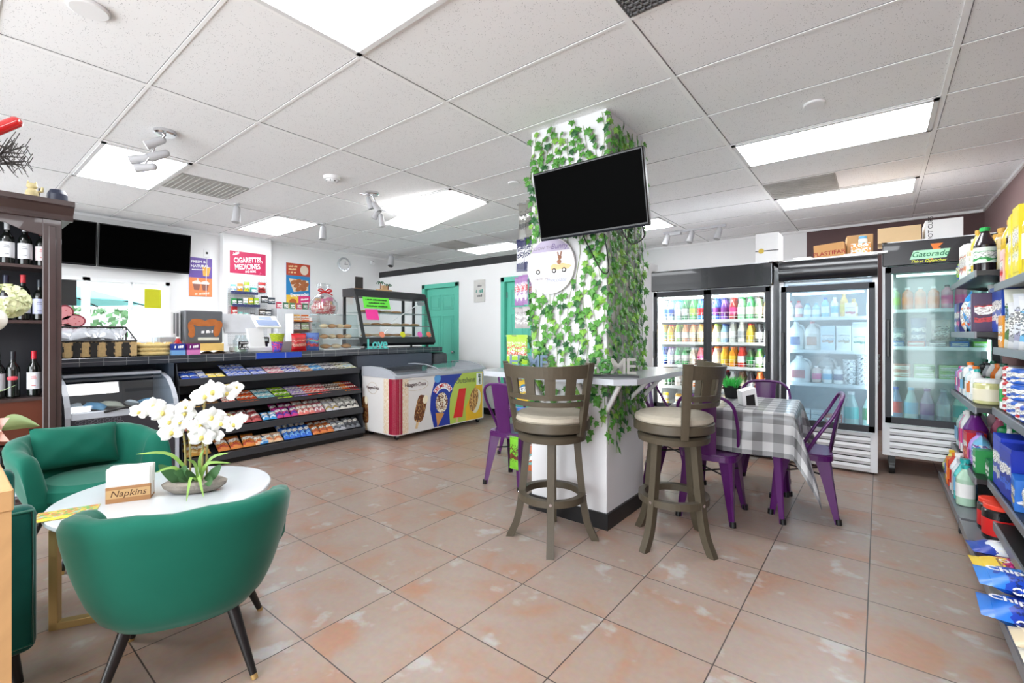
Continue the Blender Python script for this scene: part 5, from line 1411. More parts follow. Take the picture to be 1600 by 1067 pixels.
tier_bars(0, 1.67, 1.82, 2, (245, 205, 60), (250, 235, 150), 'yellow', l=.13, rows=1)
tier_bars(0, 1.84, 2.06, 4, (70, 100, 200), (190, 200, 230), 'royal blue', l=.15, rows=3)
tier_bars(0, 2.07, 2.22, 2, (90, 110, 200), (225, 225, 240), 'pale blue', l=.13)
tier_bars(0, 2.23, 2.40, 3, (226, 190, 195), (200, 70, 90), 'pink and white', l=.14)
tier_bars(0, 2.40, 2.58, 3, (70, 70, 170), (230, 230, 240), 'violet', l=.15)
tier_bars(0, 2.58, 2.72, 2, (222, 176, 140), (170, 90, 70), 'tan', l=.15)
tier_bars(0, 2.72, 2.86, 2, (110, 180, 226), (60, 120, 190), 'sky blue', l=.17)
tier_bars(0, 2.86, 3.04, 2, (206, 200, 206), (40, 40, 44), 'grey and black', l=.17)
tier_bars(0, 3.04, 3.14, 2, (230, 225, 200), (80, 76, 60), 'cream', l=.15)
tier_bars(0, 3.14, 3.28, 2, (190, 214, 226), (220, 205, 130), 'pale blue and gold', l=.15)
tier_bars(1, 1.45, 1.62, 4, (214, 160, 60), (60, 40, 30), 'golden', l=.19, rows=1)
tier_bars(1, 1.63, 1.75, 2, (170, 120, 60), (90, 60, 36), 'brown', l=.16, rows=1)
tier_bars(1, 1.78, 1.90, 2, (200, 60, 60), (250, 220, 200), 'red', l=.15)
tier_bars(1, 1.92, 2.10, 4, (236, 110, 36), (170, 50, 30), 'orange', l=.18)
tier_bars(1, 2.11, 2.28, 3, (190, 224, 226), (80, 170, 190), 'pale teal', l=.17)
tier_bars(1, 2.29, 2.45, 3, (170, 210, 40), (90, 150, 40), 'lime green', l=.20)
tier_bars(1, 2.46, 2.62, 4, (150, 130, 190), (226, 200, 215), 'lilac', l=.20)
tier_bars(1, 2.62, 2.78, 3, (226, 60, 50), (250, 190, 170), 'bright red', l=.20)
tier_bars(1, 2.78, 2.90, 3, (232, 150, 150), (190, 60, 60), 'rose', l=.18)
tier_bars(1, 2.90, 3.08, 5, (70, 40, 34), (210, 180, 160), 'dark brown', l=.17)
tier_bars(1, 3.08, 3.17, 3, (240, 150, 50), (200, 60, 30), 'amber', l=.19)
tier_bars(1, 3.17, 3.28, 4, (200, 36, 40), (90, 20, 20), 'deep red', l=.19)
tier_bars(2, 1.46, 1.66, 2, (220, 130, 120), (250, 220, 210), 'pink', 'bag', 2, l=.14, t=.05)
tier_bars(2, 1.86, 2.14, 3, (200, 90, 90), (150, 40, 46), 'pinkish red', 'bag', 2, l=.12, t=.06)
tier_bars(2, 2.15, 2.29, 2, (60, 160, 226), (230, 240, 250), 'sky blue', 'bag', 1, l=.11, t=.05)
tier_bars(2, 2.29, 2.52, 3, (206, 50, 130), (90, 60, 170), 'magenta', 'bag', 2, l=.15, t=.05)
tier_bars(2, 2.52, 2.72, 3, (226, 120, 110), (245, 225, 215), 'salmon', 'bag', 2, l=.16, t=.05)
tier_bars(2, 2.72, 2.84, 2, (196, 110, 120), (250, 240, 240), 'dusty rose', 'bag', 2, l=.16, t=.05)
tier_bars(2, 2.85, 3.02, 2, (220, 220, 226), (180, 150, 60), 'silver', 'bag', 2, l=.14, t=.05)
tier_bars(2, 3.02, 3.28, 3, (226, 224, 214), (60, 60, 60), 'white and black', 'bag', 2, l=.14, t=.05)
tier_bars(3, 1.46, 1.66, 2, (214, 160, 70), (240, 210, 140), 'golden', 'bag', 2, l=.14, t=.06)
tier_bars(3, 1.72, 2.06, 3, (226, 140, 60), (200, 80, 50), 'orange', 'bag', 1, l=.17, t=.05)
tier_bars(3, 2.06, 2.34, 3, (236, 200, 160), (226, 120, 60), 'peach', 'bag', 1, l=.13, t=.05)
tier_bars(3, 2.10, 2.26, 1, (60, 140, 210), (200, 225, 240), 'pale blue', 'bag', 1, l=.10, t=.04, extra=' lying behind')
tier_bars(3, 2.35, 2.66, 5, (40, 110, 220), (130, 190, 245), 'bright blue', 'bag', 2, l=.17, t=.06)
tier_bars(3, 2.67, 2.92, 3, (232, 140, 70), (190, 80, 40), 'rust orange', 'bag', 2, l=.13, t=.06)
tier_bars(3, 2.92, 3.08, 2, (190, 194, 200), (90, 96, 104), 'silver', 'bag', 2, l=.14, t=.05)
tier_bars(3, 3.08, 3.28, 3, (120, 124, 130), (70, 74, 80), 'grey', 'bag', 1, l=.18, t=.05)
# ---- dark ice cream freezer under the counter
fg = mat('freezer_grey', (176, 180, 188), .35, var=.05)
o = thing('chest_freezer', (0, 0, 0), 'dark fronted curved glass freezer behind the far green armchair', 'freezer')
FX, FY0, FY1 = -4.80, .63, 1.355
prof = [(-5.42, .04), (FX, .04), (FX, .62), (FX-.03, .70), (FX-.10, .78), (FX-.22, .86), (FX-.40, .905), (-5.42, .91)]
MB().ext([(x, z) for x, z in prof[:3]]+[(-5.42, .62)], -FY1+.03, -FY0-.03, mat('freezer_dark', (52, 50, 56), .35, var=.1), M=RX(PI/2)).build('body', o)
for y in (FY0, FY1-.035): MB().ext(prof, -y-.035, -y, fg, M=RX(PI/2)).build('side_frame', o)
li = MB()
q = prof[2:]
for i in range(len(q)-1):
    (x0, z0), (x1, z1) = q[i], q[i+1]
    li.add([(x0, FY0+.035, z0), (x0, FY1-.035, z0), (x1, FY1-.035, z1), (x1, FY0+.035, z1)], [[0, 1, 2, 3]], glass('freezer_glass', (215, 225, 232), .3, .03), True)
li.build('glass_lid', o)
MB().bb((FX-.03, FY0+.035, .60), (FX+.012, FY1-.035, .655), fg, bev=.006).build('front_rail', o)
MB().bb((-5.45, FY0+.035, .90), (-5.15, FY1-.035, .925), fg, bev=.004).build('rear_rail', o)
MB().tube(smooth([(FX+.02, FY0+.22, .645), (FX+.03, .98, .665), (FX+.02, FY1-.22, .645)]), .010, black_plastic).build('lid_handle', o)
gh = mat('freezer_print', (110, 108, 116), .5)
b = MB(); 
for k in range(28):
    y = .70+.035*(k % 8)+.017*((k//8) % 2); z = .58-.03*(k//8)
    b.tube([(FX+.003, y+.014*math.cos(a*PI/3), z+.014*math.sin(a*PI/3)) for a in range(6)], .0022, gh, n=4, closed=True)
b.build('honeycomb_print', o)
MB().text('AT', .085, ink_white, T(FX+.003, 1.17, .385) @ RZ(PI/2) @ RX(PI/2)).build('lettering', o)
MB().bb((FX+.001, 1.14, .565), (FX+.004, 1.20, .62), paper).build('sticker', o)
ib = MB(); r_ = random.Random(12)
for k in range(5):
    tag(pillowgeo(.16, .10, .05, ink_mat([WHT, LBL, CRM, WHT, LBL][k]), 6, seed=k).build('ice_cream_pack', loc=(-5.12+.02*(k % 2), .73+.12*k, .66), rot=(.3, .2, k)), 'ice cream pack in the dark curved freezer, %s from left' % ordn(k), 'pack', 'ice cream packs in the dark freezer')
# ---- ice cream freezer with printed sides
o = thing('ice_cream_freezer', (0, 0, 0), 'white ice cream chest freezer with colourful printed sides beside the snack rack', 'freezer')
IX0, IX1, IY0, IY1, IZ0, IZ1 = -5.06, -4.40, 3.36, 4.93, .065, .735
rr = .07
corner = [(IX1-rr+rr*math.sin(a*PI/12), IY0+rr-rr*math.cos(a*PI/12)) for a in range(7)]
corner2 = [(IX1-rr+rr*math.cos(a*PI/12), IY1-rr+rr*math.sin(a*PI/12)) for a in range(7)]
MB().ext([(IX0, IY0)]+corner+corner2+[(IX0, IY1)], IZ0, IZ1, mat('freezer_white', (226, 224, 222), .35, var=.02)).build('body', o)
lp = [(IX1+.01, IZ1), (IX1+.005, IZ1+.03), (IX1-.10, IZ1+.085), (IX1-.30, IZ1+.12), (IX0+.14, IZ1+.125), (IX0, IZ1+.115), (IX0, IZ1)]
for y in (IY0-.01, IY1-.03): MB().ext(lp, -y-.04, -y, fg, M=RX(PI/2)).build('lid_end', o)
li = MB()
for i in range(1, 5):
    (x0, z0), (x1, z1) = lp[i], lp[i+1]
    li.add([(x0, IY0+.03, z0-.004), (x0, IY1-.03, z0-.004), (x1, IY1-.03, z1-.004), (x1, IY0+.03, z1-.004)], [[0, 1, 2, 3]], glass('lid_glass', (222, 228, 236), .8, .04, haze=.12, hazecol=(190, 198, 214)), True)  # pale haze mixed into the glass stands in for the reflected ceiling
li.build('glass_lid', o)
MB().bb((IX1-.02, IY0+.01, IZ1-.005), (IX1+.012, IY1-.01, IZ1+.035), fg, bev=.006).build('front_rail', o)
mb_ = MB()
for i in range(1, 5):
    (x0, z0), (x1, z1) = lp[i], lp[i+1]
    mb_.tube([(x0, 4.08, z0), (x1, 4.08, z1)], .006, fg, n=4)
mb_.build('lid_divider', o)
cs = MB()
for x in (IX1-.08, IX0+.08):
    for y in (IY0+.08, IY1-.08): cs.cyl((x-.012, y, .03), (x+.012, y, .03), .03, black_plastic, n=14); cs.bb((x-.015, y-.02, .03), (x+.015, y+.02, .07), grey_metal)
cs.build('caster', o)
maroon = mat('maroon_print', (150, 26, 56), .35, var=.04)
c_ = MB(); P = corner
for i in range(6):
    a, b2 = P[i], P[i+1]
for side in (0,):
    pts = [(IX1-rr-.05, IY0)]+P+[(IX1, IY0+rr+.03)]
    for i in range(len(pts)-1):
        (xa, ya), (xb, yb) = pts[i], pts[i+1]
        n_ = Vector((yb-ya, -(xb-xa), 0)).normalized()*.0025
        c_.add([(xa+n_.x, ya+n_.y, IZ0+.01), (xb+n_.x, yb+n_.y, IZ0+.01), (xb+n_.x, yb+n_.y, IZ1-.01), (xa+n_.x, ya+n_.y, IZ1-.01)], [[0, 1, 2, 3]], maroon, True)
c_.build('corner_wrap', o)
MF = T(IX1, 0, 0) @ Matrix(((0, 0, 1, 0), (1, 0, 0, 0), (0, 1, 0, 0), (0, 0, 0, 1)))     # (along Y, up) -> front face
MS = T(0, IY0, 0) @ Matrix(((1, 0, 0, 0), (0, 0, -1, 0), (0, 1, 0, 0), (0, 0, 0, 1)))    # (along X, up) -> side face
def fp(px, py): q = onX(px, py, IX1); return (q[1], q[2])
def sp_(px, py): q = onY(px, py, IY0); return (q[0], q[2])
def art(name, poly, m, M=MF, z=.002): return MB().ext(poly, 0, z, m, M=M)
beige = pmat('squiggle_print', [(232, 222, 206), (222, 196, 160), (236, 228, 214), (214, 186, 150)], 16)
zl, zh = IZ0+.012, IZ1-.012
def yx(px): return fp(px, 620)[0]
art('', [(yx(624.5), zl), (yx(638), zl), (yx(638), zh), (yx(624.5), zh)], beige).build('squiggle_band', o)
xs0 = IX1-rr-.05
MB().ext([(xs0-.10, zl), (xs0, zl), (xs0, zh), (xs0-.10, zh)], 0, .002, beige, M=MS).build('squiggle_band', o)
royal = mat('royal_blue_print', (30, 56, 160), .35, var=.05); limep = mat('lime_print', (186, 206, 86), .35, var=.04); yelp = mat('yellow_print', (240, 190, 44), .35, var=.04)
b1 = [fp(678, 664.5), fp(672, 640), fp(673, 620), fp(678, 600), fp(683, 586)]
b2 = [fp(722, 581.5), fp(710, 600), fp(703, 622), fp(702, 642), fp(703, 658)]
def cl(poly): return [(y, min(zh, max(zl, z))) for y, z in poly]
b1[0] = (b1[0][0], zl); b1[-1] = (b1[-1][0], zh); b2[0] = (b2[0][0], zh); b2[-1] = (b2[-1][0], zl)
MB().ext(cl(b1+b2)[::-1], 0, .002, royal, M=MF).build('blue_panel', o)
ye = fp(728, 640)[0]; yr = IY1-rr
lm = [b2[-1]]+[b2[3], b2[2], b2[1], b2[0]]+[(fp(753, 580)[0], zh), (fp(735, 620)[0], .40), (fp(727, 645)[0], .25), (fp(728, 655)[0], zl)]
MB().ext(cl(lm)[::-1], 0, .002, limep, M=MF).build('lime_panel', o)
yl = [(fp(728, 655)[0], zl), (fp(727, 645)[0], .25), (fp(735, 620)[0], .40), (fp(753, 580)[0], zh), (yr, zh), (yr, zl)]
MB().ext(cl(yl)[::-1], 0, .002, yelp, M=MF).build('yellow_panel', o)
def ell(cy, cz, ry, rz, a=0, n=22): return [(cy+ry*math.cos(2*PI*k/n)*math.cos(a)-rz*math.sin(2*PI*k/n)*math.sin(a), cz+ry*math.cos(2*PI*k/n)*math.sin(a)+rz*math.sin(2*PI*k/n)*math.cos(a)) for k in range(n)]
choc = pmat('chocolate_print', [(92, 44, 24), (120, 66, 36), (80, 36, 20), (196, 150, 90), (104, 52, 28)], 9)
vanilla = mat('vanilla_print', (244, 234, 206), .4, var=.04); wood_st = mat('stick_print', (226, 196, 150), .5)
def bar_art(f, M, c, w, h, a):
    ca, sa = math.cos(a), math.sin(a)
    def R_(p): return (c[0]+p[0]*ca-p[1]*sa, c[1]+p[0]*sa+p[1]*ca)
    st = [R_(p) for p in ((-.018, -h*.75), (.018, -h*.75), (.018, -h*.4), (-.018, -h*.4))]
    MB().ext(st, .002, .0032, wood_st, M=M).build('stick_picture', o)
    body = [R_((w*.5*math.copysign(abs(math.cos(t))**.5, math.cos(t)), h*.5*math.copysign(abs(math.sin(t))**.6, math.sin(t)))) for t in [2*PI*k/28 for k in range(28)]]
    MB().ext(body, .002, .004, choc, M=M).build('ice_cream_bar_picture', o)
    bite = [R_((w*.28+p[0], h*.36+p[1])) for p in [(q[0]*1, q[1]*1) for q in ell(0, 0, w*.26, h*.16)]]
    MB().ext(bite, .004, .005, vanilla, M=M).build('bite_picture', o)
k0 = fp(657, 638); bar_art(None, MF, (k0[0], k0[1]), .155, .33, -.28)
k1 = sp_(571, 640); bar_art(None, MS, (k1[0], k1[1]), .12, .33, .1)
def ftext(t, px, py, s, m, M=MF, name='lettering', **kw):
    p = fp(px, py) if M is MF else sp_(px, py)
    return MB().text(t, s, m, M @ T(p[0], p[1], .0045), **kw).build(name, o)
wine = mat('logo_dark', (70, 30, 40), .5)
ftext('Häagen-Dazs', 649, 600.5, .062, wine, bold=.012); ftext('Häagen-Dazs', 582.5, 605.5, .05, wine, MS, bold=.012)
MB().tube([(y, z, .004) for y, z in ell(*fp(649, 601), .20, .07)], .0015, mat('logo_gold', (190, 160, 110), .4), closed=True, n=4, M=MF).build('logo_ring', o)
MB().tube([(y, z, .004) for y, z in ell(*sp_(582.5, 606), .10, .07)], .0015, mat('logo_gold', (190, 160, 110), .4), closed=True, n=4, M=MS).build('logo_ring', o)
# cone
c = fp(690, 630)
MB().ext([fp(680.5, 645), fp(694, 645), fp(683.5, 667)], .002, .0035, mat('cone_print', (214, 150, 80), .5, var=.1), M=MF).build('cone_picture', o)
MB().ext(ell(c[0], c[1]+.01, .105, .13), .0035, .005, pmat('swirl_print', [(246, 238, 220), (246, 238, 220), (110, 60, 30), (240, 228, 200), (150, 96, 50)], 5), M=MF).build('ice_cream_picture', o)
arc_ = MB()
for i, chx in enumerate('DRUMSTICK'):
    a = rad(52-13*i); cc = fp(692, 612)
    arc_.text(chx, .07, ink_mat((220, 40, 50)), MF @ T(cc[0]-.16*math.sin(a), cc[1]-.075+.155*math.cos(a), .006) @ RZ(a), bold=.02)
arc_.build('lettering', o)
aw = MB(); aw.ext([(cc[0]-.195*math.sin(rad(60-10*i)), cc[1]-.075+.19*math.cos(rad(60-10*i))) for i in range(13)]+[(cc[0]-.12*math.sin(rad(-60+10*i)), cc[1]-.075+.118*math.cos(rad(-60+10*i))) for i in range(13)], .003, .0048, ink_white, M=MF); aw.build('logo_arch', o)
p = fp(683.5, 590); MB().ext(ell(p[0], p[1]-.01, .055, .055), .002, .004, ink_mat((90, 160, 220)), M=MF).build('badge', o)
ftext('Outshine', 727, 594, .105, mat('logo_grey', (90, 100, 80), .5))
pp = [fp(717, 607), fp(728, 606), fp(722, 651), fp(708, 653)]
MB().ext([fp(713, 651), fp(716, 651), fp(715, 659), fp(712, 660)], .002, .004, wood_st, M=MF).build('stick_picture', o)
MB().ext(pp[::-1], .002, .005, mat('popsicle_red', (224, 40, 40), .4, var=.06), M=MF).build('popsicle_picture', o)
cky = fp(740, 625); 
MB().ext(ell(cky[0]+.05, cky[1]-.02, .09, .165, -.25), .002, .004, vanilla, M=MF).build('filling_picture', o)
MB().ext(ell(cky[0], cky[1]+.01, .085, .165, -.25), .004, .006, pmat('cookie_print', [(214, 160, 90), (226, 176, 106), (130, 76, 40), (220, 168, 98)], 7), M=MF).build('cookie_picture', o)
p = fp(748.5, 592); MB().ext([(p[0]-.055, p[1]-.08), (p[0]+.055, p[1]-.08), (p[0]+.055, p[1]+.085), (p[0]-.055, p[1]+.085)], .002, .004, ink_white, M=MF).build('white_badge', o)
marks(MB(), p[0], p[1], .14, .05, mat('logo_grey', (90, 100, 80), .5), MF, PI/2, 4, .1, .0052).build('badge_print', o)
# ================= WINE CABINET =================
cab = mat('dark_walnut', (64, 48, 46), .3, var=.25, scale=6, coat=.3); cab_l = mat('walnut_panel', (92, 46, 32), .35, var=.2, scale=5, coat=.2); cab_in = mat('cabinet_interior', (34, 36, 42), .5, var=.1)
KX, KY0, KY1, KB = -4.75, -1.25, .605, -5.115
o = thing('wine_cabinet', (0, 0, 0), 'dark wooden wine cabinet at the left edge with bottles on open shelves', 'cabinet')
MB().bb((KB, KY0, .08), (KB+.02, KY1, 2.1), cab_in).build('back_panel', o)
for y in (KY0, KY1-.03): MB().bb((KB, y, .0), (KX, y+.03, 2.1), cab).build('side_panel', o)
for y0, y1 in ((KY1-.10, KY1), (KY0, KY0+.10)):
    MB().bb((KX-.02, y0, .0), (KX+.012, y1, 2.1), cab, bev=.004).bb((KX+.012, y0+.03, .15), (KX+.02, y1-.03, 2.05), cab, bev=.004).build('stile', o)
for z in (.10, .475, .806, 1.36, 1.757): MB().bb((KB+.02, KY0+.03, z-.022), (KX-.002, KY1-.03, z), cab).build('shelf', o)
MB().bb((KX-.03, KY0+.1, .49), (KX-.012, KY1-.1, .785), cab_l).build('apron_board', o)
ar = [(KY1-.1, 2.1), (KY0+.1, 2.1), (KY0+.1, 1.98), (KY0+.2, 1.99), (KY0+.28, 2.04), (KY1-.28, 2.04), (KY1-.2, 2.0), (KY1-.13, 1.985), (KY1-.1, 1.975)]
MB().ext(ar, -.02, .0, cab, M=T(KX, 0, 0) @ Matrix(((0, 0, 1, 0), (1, 0, 0, 0), (0, 1, 0, 0), (0, 0, 0, 1)))).build('arched_valance', o)
co = MB(); pr = [(KX-.02, 2.1), (KX+.025, 2.1), (KX+.035, 2.12), (KX+.03, 2.14), (KX+.08, 2.19), (KX+.10, 2.2), (KX+.10, 2.235), (KX-.02, 2.235)]
co.ext(pr, -KY1-.06, -KY0+.06, cab, M=RX(PI/2)).bb((KB, KY0-.05, 2.1), (KX-.01, KY1+.05, 2.235), cab).build('cornice', o)
MB().bb((KB, KY0, .0), (KX+.03, KY1, .08), cab, bev=.006).build('plinth', o)
wb = (18, 22, 20)
def wine(px, shelf, h, cap, lab, txt, lc=(235, 236, 240), y=None, hz=.31, oval=None):
    Y = onX(px, 500, KX-.12)[1]
    def f():
        r = .0375
        b = MB().lathe([(r*.85, 0), (r, .01), (r, h*.60), (r*.9, h*.66), (r*.42, h*.76), (r*.36, h*.94)], dark_mat(wb), n=22)
        c = MB().lathe([(r*.40, h*.80), (r*.40, h*.985), (r*.44, h*.985), (r*.42, h), (0, h)], ink_mat(cap), n=18)
        l = MB()
        if oval: l.lathe([(r*.2, 0), (r*.2, .001)], ink_mat(lc), n=4); l = MB().sph((r*.62, 0, h*.42), (r*.45, r*.75, h*.085), ink_mat(lc), 14, 8)
        else: l.lathe([(r*1.02, h*.16), (r*1.02, h*.53)], ink_mat(lc, .6), n=22)
        p = MB()
        if not oval:
            for zz, w_ in ((.44, .024), (.40, .03), (.24, .022)): p.box((r*1.03, 0, h*zz), (.003, w_, .004), mat('label_grey', (120, 120, 128), .6) if txt != 'r' else ink_mat((210, 70, 60)))
        return [('wine_bottle', b), ('capsule', c), ('label', l)]+([('label_print', p)] if not oval else [])
    return spawn('wine_bottle', ('wine', h, cap, lc, txt, bool(oval)), f, (KX-.12, Y, shelf+.001), lab, 'wine bottle', 'wine bottles in the cabinet', rot=(0, 0, rad(-8)))
wine(11, 1.757, .30, (200, 202, 206), 'white-labelled wine bottle with silver capsule, left on the top shelf', 'g')
wine(39, 1.757, .30, (200, 202, 206), 'white-labelled wine bottle with silver capsule, middle of the top shelf', 'g')
wine(66, 1.757, .28, (190, 40, 50), 'wine bottle with red capsule beside the stile on the cabinet top shelf', 'r', (226, 214, 216))
wine(9, 1.36, .32, (24, 30, 60), 'wine bottle with dark blue neck behind the hydrangea on the second shelf', 'g', (200, 200, 214))
wine(36, 1.36, .33, (205, 56, 66), 'wine bottle with bright red capsule and white label on the second shelf', 'g', (222, 226, 236))
wine(62, 1.36, .30, (30, 40, 50), 'dark-topped wine bottle with pale lilac label beside the stile, second shelf', 'g', (190, 194, 226))
wine(20, .806, .33, (24, 26, 34), 'wine bottle with red oval emblem on the third shelf', 'x', (214, 70, 86), oval=True)
wine(53, .806, .33, (196, 30, 50), 'wine bottle with red capsule and wide white label on the third shelf', 'r', (228, 230, 238))
wine(-4, .806, .33, (24, 26, 34), 'dark wine bottle cut off by the left edge on the third shelf', 'g', (200, 200, 208))
wine(2, .10, .30, (20, 20, 22), 'dark wine bottle at the left edge on the bottom shelf', 'g', (180, 180, 184))
tag(MB().bb((-.05, -.04, 0), (.05, .04, .24), mat('box_white', (228, 230, 236), .5), bev=.002).build('gift_box', loc=(KX-.12, onX(34, 700, KX-.12)[1], .101)), 'white box standing on the bottom shelf of the wine cabinet', 'box')
tag(MB().bb((-.05, -.06, 0), (.05, .06, .10), mat('box_grey', (190, 190, 192), .5), bev=.002).build('storage_box', loc=(KX-.14, onX(8, 700, KX-.14)[1], .101+.0), rot=(0, 0, 0)), 'grey box beside the dark bottle on the bottom shelf of the wine cabinet', 'box')
bpy.data.objects['storage_box'].location.y -= .12
# figures on the cornice
q = onX(50, 300, KX-.02)
ct = thing('lucky_cat', (KX-.02, q[1], 2.236), 'cream waving cat figurine on top of the wine cabinet', 'figurine')
gc = mat('cat_cream', (206, 190, 140), .4, var=.3, scale=40)
MB().lathe([(.03, 0), (.038, .02), (.034, .05), (.022, .068)], gc, n=16).build('cat_body', ct)
MB().sph((0, 0, .088), (.026, .030, .025), gc).cyl((0, -.018, .105), (0, -.021, .126), .010, gc, r1=.001, n=8).cyl((0, .018, .105), (0, .021, .126), .010, gc, r1=.001, n=8).build('cat_head', ct)
MB().tube([(.005, .028, .05), (.01, .05, .06), (.012, .052, .088)], .009, gc, n=8).build('cat_arm', ct)
q = onX(90, 300, KX-.02)
ct = thing('camera_speaker', (KX-.03, q[1], 2.236), 'dark rounded wireless speaker with antenna on top of the wine cabinet', 'speaker')
MB().lathe([(.05, 0), (.058, .01), (.056, .06), (.04, .092), (0, .10)], mat('navy_plastic', (40, 46, 66), .4), n=24).build('speaker_body', ct)
MB().bb((-.05, -.10, 0), (.05, -.045, .012), grey_metal).cyl((0, -.095, .01), (0, -.095, .085), .004, black_plastic).build('antenna_base', ct)
# ================= LEFT WALL POSTERS =================
def wall_poster(name, px0, py0, px1, py1, X, label, cat='poster', th=.006, m=paper):
    a = onX(px0, py0, X); b = onX(px1, py1, X)
    o = thing(name, (X+th, (a[1]+b[1])/2, (a[2]+b[2])/2), label, cat)
    W, H_ = b[1]-a[1], a[2]-b[2]
    MB().bb((-th, -W/2, -H_/2), (0, W/2, H_/2), m).build('poster_sheet', o)
    return o, W, H_
WM = Matrix(((0, 0, 1, 0), (1, 0, 0, 0), (0, 1, 0, 0), (0, 0, 0, 1)))      # (y, z) plane facing +X
def patch(par, poly, m, z=.0, name='printed_panel', z1=None): return MB().ext(poly, z, z+.0012, m, M=WM).build(name, par)
def rect(y0, z0, y1, z1): return [(y0, z0), (y1, z0), (y1, z1), (y0, z1)]
def wtext(par, t, s, y, z, m, rot=0, name='lettering', zz=.0026, **k): return MB().text(t, s, m, WM @ T(y, z, zz) @ RZ(rot), **k).build(name, par)
PX = XL+.14
o, W, H_ = wall_poster('poster', 359, 391, 415, 431, PX, 'crimson poster reading CIGARETTES, MEDICINES AND MORE above the pegboard', m=mat('poster_crimson', (190, 34, 84), .5, var=.03))
for t_, s_, y_, z_ in (('CIGARETTES,', .078, .0, .045), ('MEDICINES', .082, -.01, -.055), ('AND MORE', .034, .03, -.122)):
    MB().text(t_, s_, ink_white, WM @ T(y_, z_, .0026) @ RZ(rad(7)) @ Matrix.Diagonal((.88, 1.35, 1, 1)), bold=.02).build('lettering', o)
patch(o, ell(-.17, .12, .05, .012, .4), ink_white, name='logo_mark'); marks(MB(), -.17, .14, .08, .02, ink_white, WM, rad(20), 5).build('small_print', o)
b = MB(); b.tube([(.16, -.165, .002), (.17, -.12, .002), (.19, -.14, .002), (.21, -.15, .002), (.23, -.145, .002)], .003, mat('poster_pink', (226, 120, 160), .5), n=4, M=WM); b.build('line_drawing', o)
o, W, H_ = wall_poster('poster', 295, 401, 331, 464, XL, 'purple and orange poster reading FRESH & NATURAL beside the menu television', m=mat('poster_purple', (110, 84, 170), .5, var=.03))
patch(o, rect(-W/2, -H_/2, W/2, -.01), mat('poster_orange', (236, 140, 84), .5), name='orange_half')
wtext(o, 'FRESH &', .050, -.03, .215, ink_white, rad(4), bold=.03); wtext(o, 'NATURAL', .050, -.01, .155, ink_white, rad(4), bold=.03); marks(MB(), -.035, .105, .15, .016, ink_white, WM, rad(4), 6, .05).build('small_print', o)
patch(o, [(.03, .02), (.10, .02), (.125, .15), (.02, .15)], mat('juice_orange', (240, 176, 70), .4), .0012, 'glass_picture'); patch(o, rect(.07, .02, .075, .22), ink_white, .0024, 'straw_picture')
for y in (-.05, .055):
    patch(o, [(y-.03, -.185), (y+.03, -.185), (y+.045, -.10), (y-.045, -.10)], mat('iced_drink_picture', (150, 96, 84), .5), .0012, 'drink_picture'); patch(o, [(y-.05, -.10), (y+.05, -.10), (y+.055, -.075), (y+.02, -.05), (y-.02, -.055), (y-.055, -.075)], mat('foam_picture', (240, 232, 222), .5), .0024, 'foam_picture'); patch(o, rect(y+.01, -.06, y+.018, -.02), ink_white, .0012, 'straw_picture')
marks(MB(), .01, -.232, .20, .036, mat('poster_peach', (250, 220, 200), .5), WM, rad(6), 8, .12).build('caption_print', o)
o, W, H_ = wall_poster('poster', 447, 410, 484, 483, XL, 'tall red, blue and yellow food poster reading EMPANADAS', m=mat('poster_blue', (36, 130, 190), .5, var=.03))
patch(o, rect(-W/2, H_/2-.20, W/2, H_/2), mat('poster_rust', (190, 70, 40), .5), name='red_band'); patch(o, rect(-W/2, -H_/2, 0, -H_/2+.22), mat('poster_yellow', (240, 196, 60), .5), name='yellow_square'); patch(o, rect(0, -H_/2, W/2, -H_/2+.22), mat('poster_magenta', (226, 60, 130), .5), name='pink_square')
patch(o, ell(.10, H_/2-.10, .07, .08), mat('cream_picture', (226, 210, 190), .5), .0012, 'ice_cream_picture'); [marks(MB(), -.10, H_/2-z_, .13, .03, mat('poster_cream', (240, 214, 160), .5), WM, rad(4), 9+int(z_*100), .12).build('caption_print', o) for z_ in (.05, .10, .15)]
patch(o, [(-.16, .12), (.17, .10), (.17, -.06), (-.08, -.10)], mat('tray_picture', (226, 206, 180), .5), .0012, 'tray_picture')
for k, (y, z) in enumerate(((-.08, .06), (.0, .085), (.08, .07), (.13, .03), (-.03, .01), (.06, .0), (.0, -.05), (.09, -.04))): patch(o, ell(y, z, .055, .034, .5), mat('pastry_picture', (170, 98, 50), .5, var=.3, scale=20), .0024+.0003*k, 'pastry_picture')
wtext(o, 'Empanadas', .07, .02, -.14, ink_white, rad(7), bold=.03); patch(o, ell(-.09, -H_/2+.11, .06, .05), mat('bun_picture', (190, 100, 40), .5), .0024, 'bun_picture'); [marks(MB(), .10, -H_/2+z_, .12, .03, ink_white, WM, rad(8), 19, .12).build('caption_print', o) for z_ in (.10, .16)]
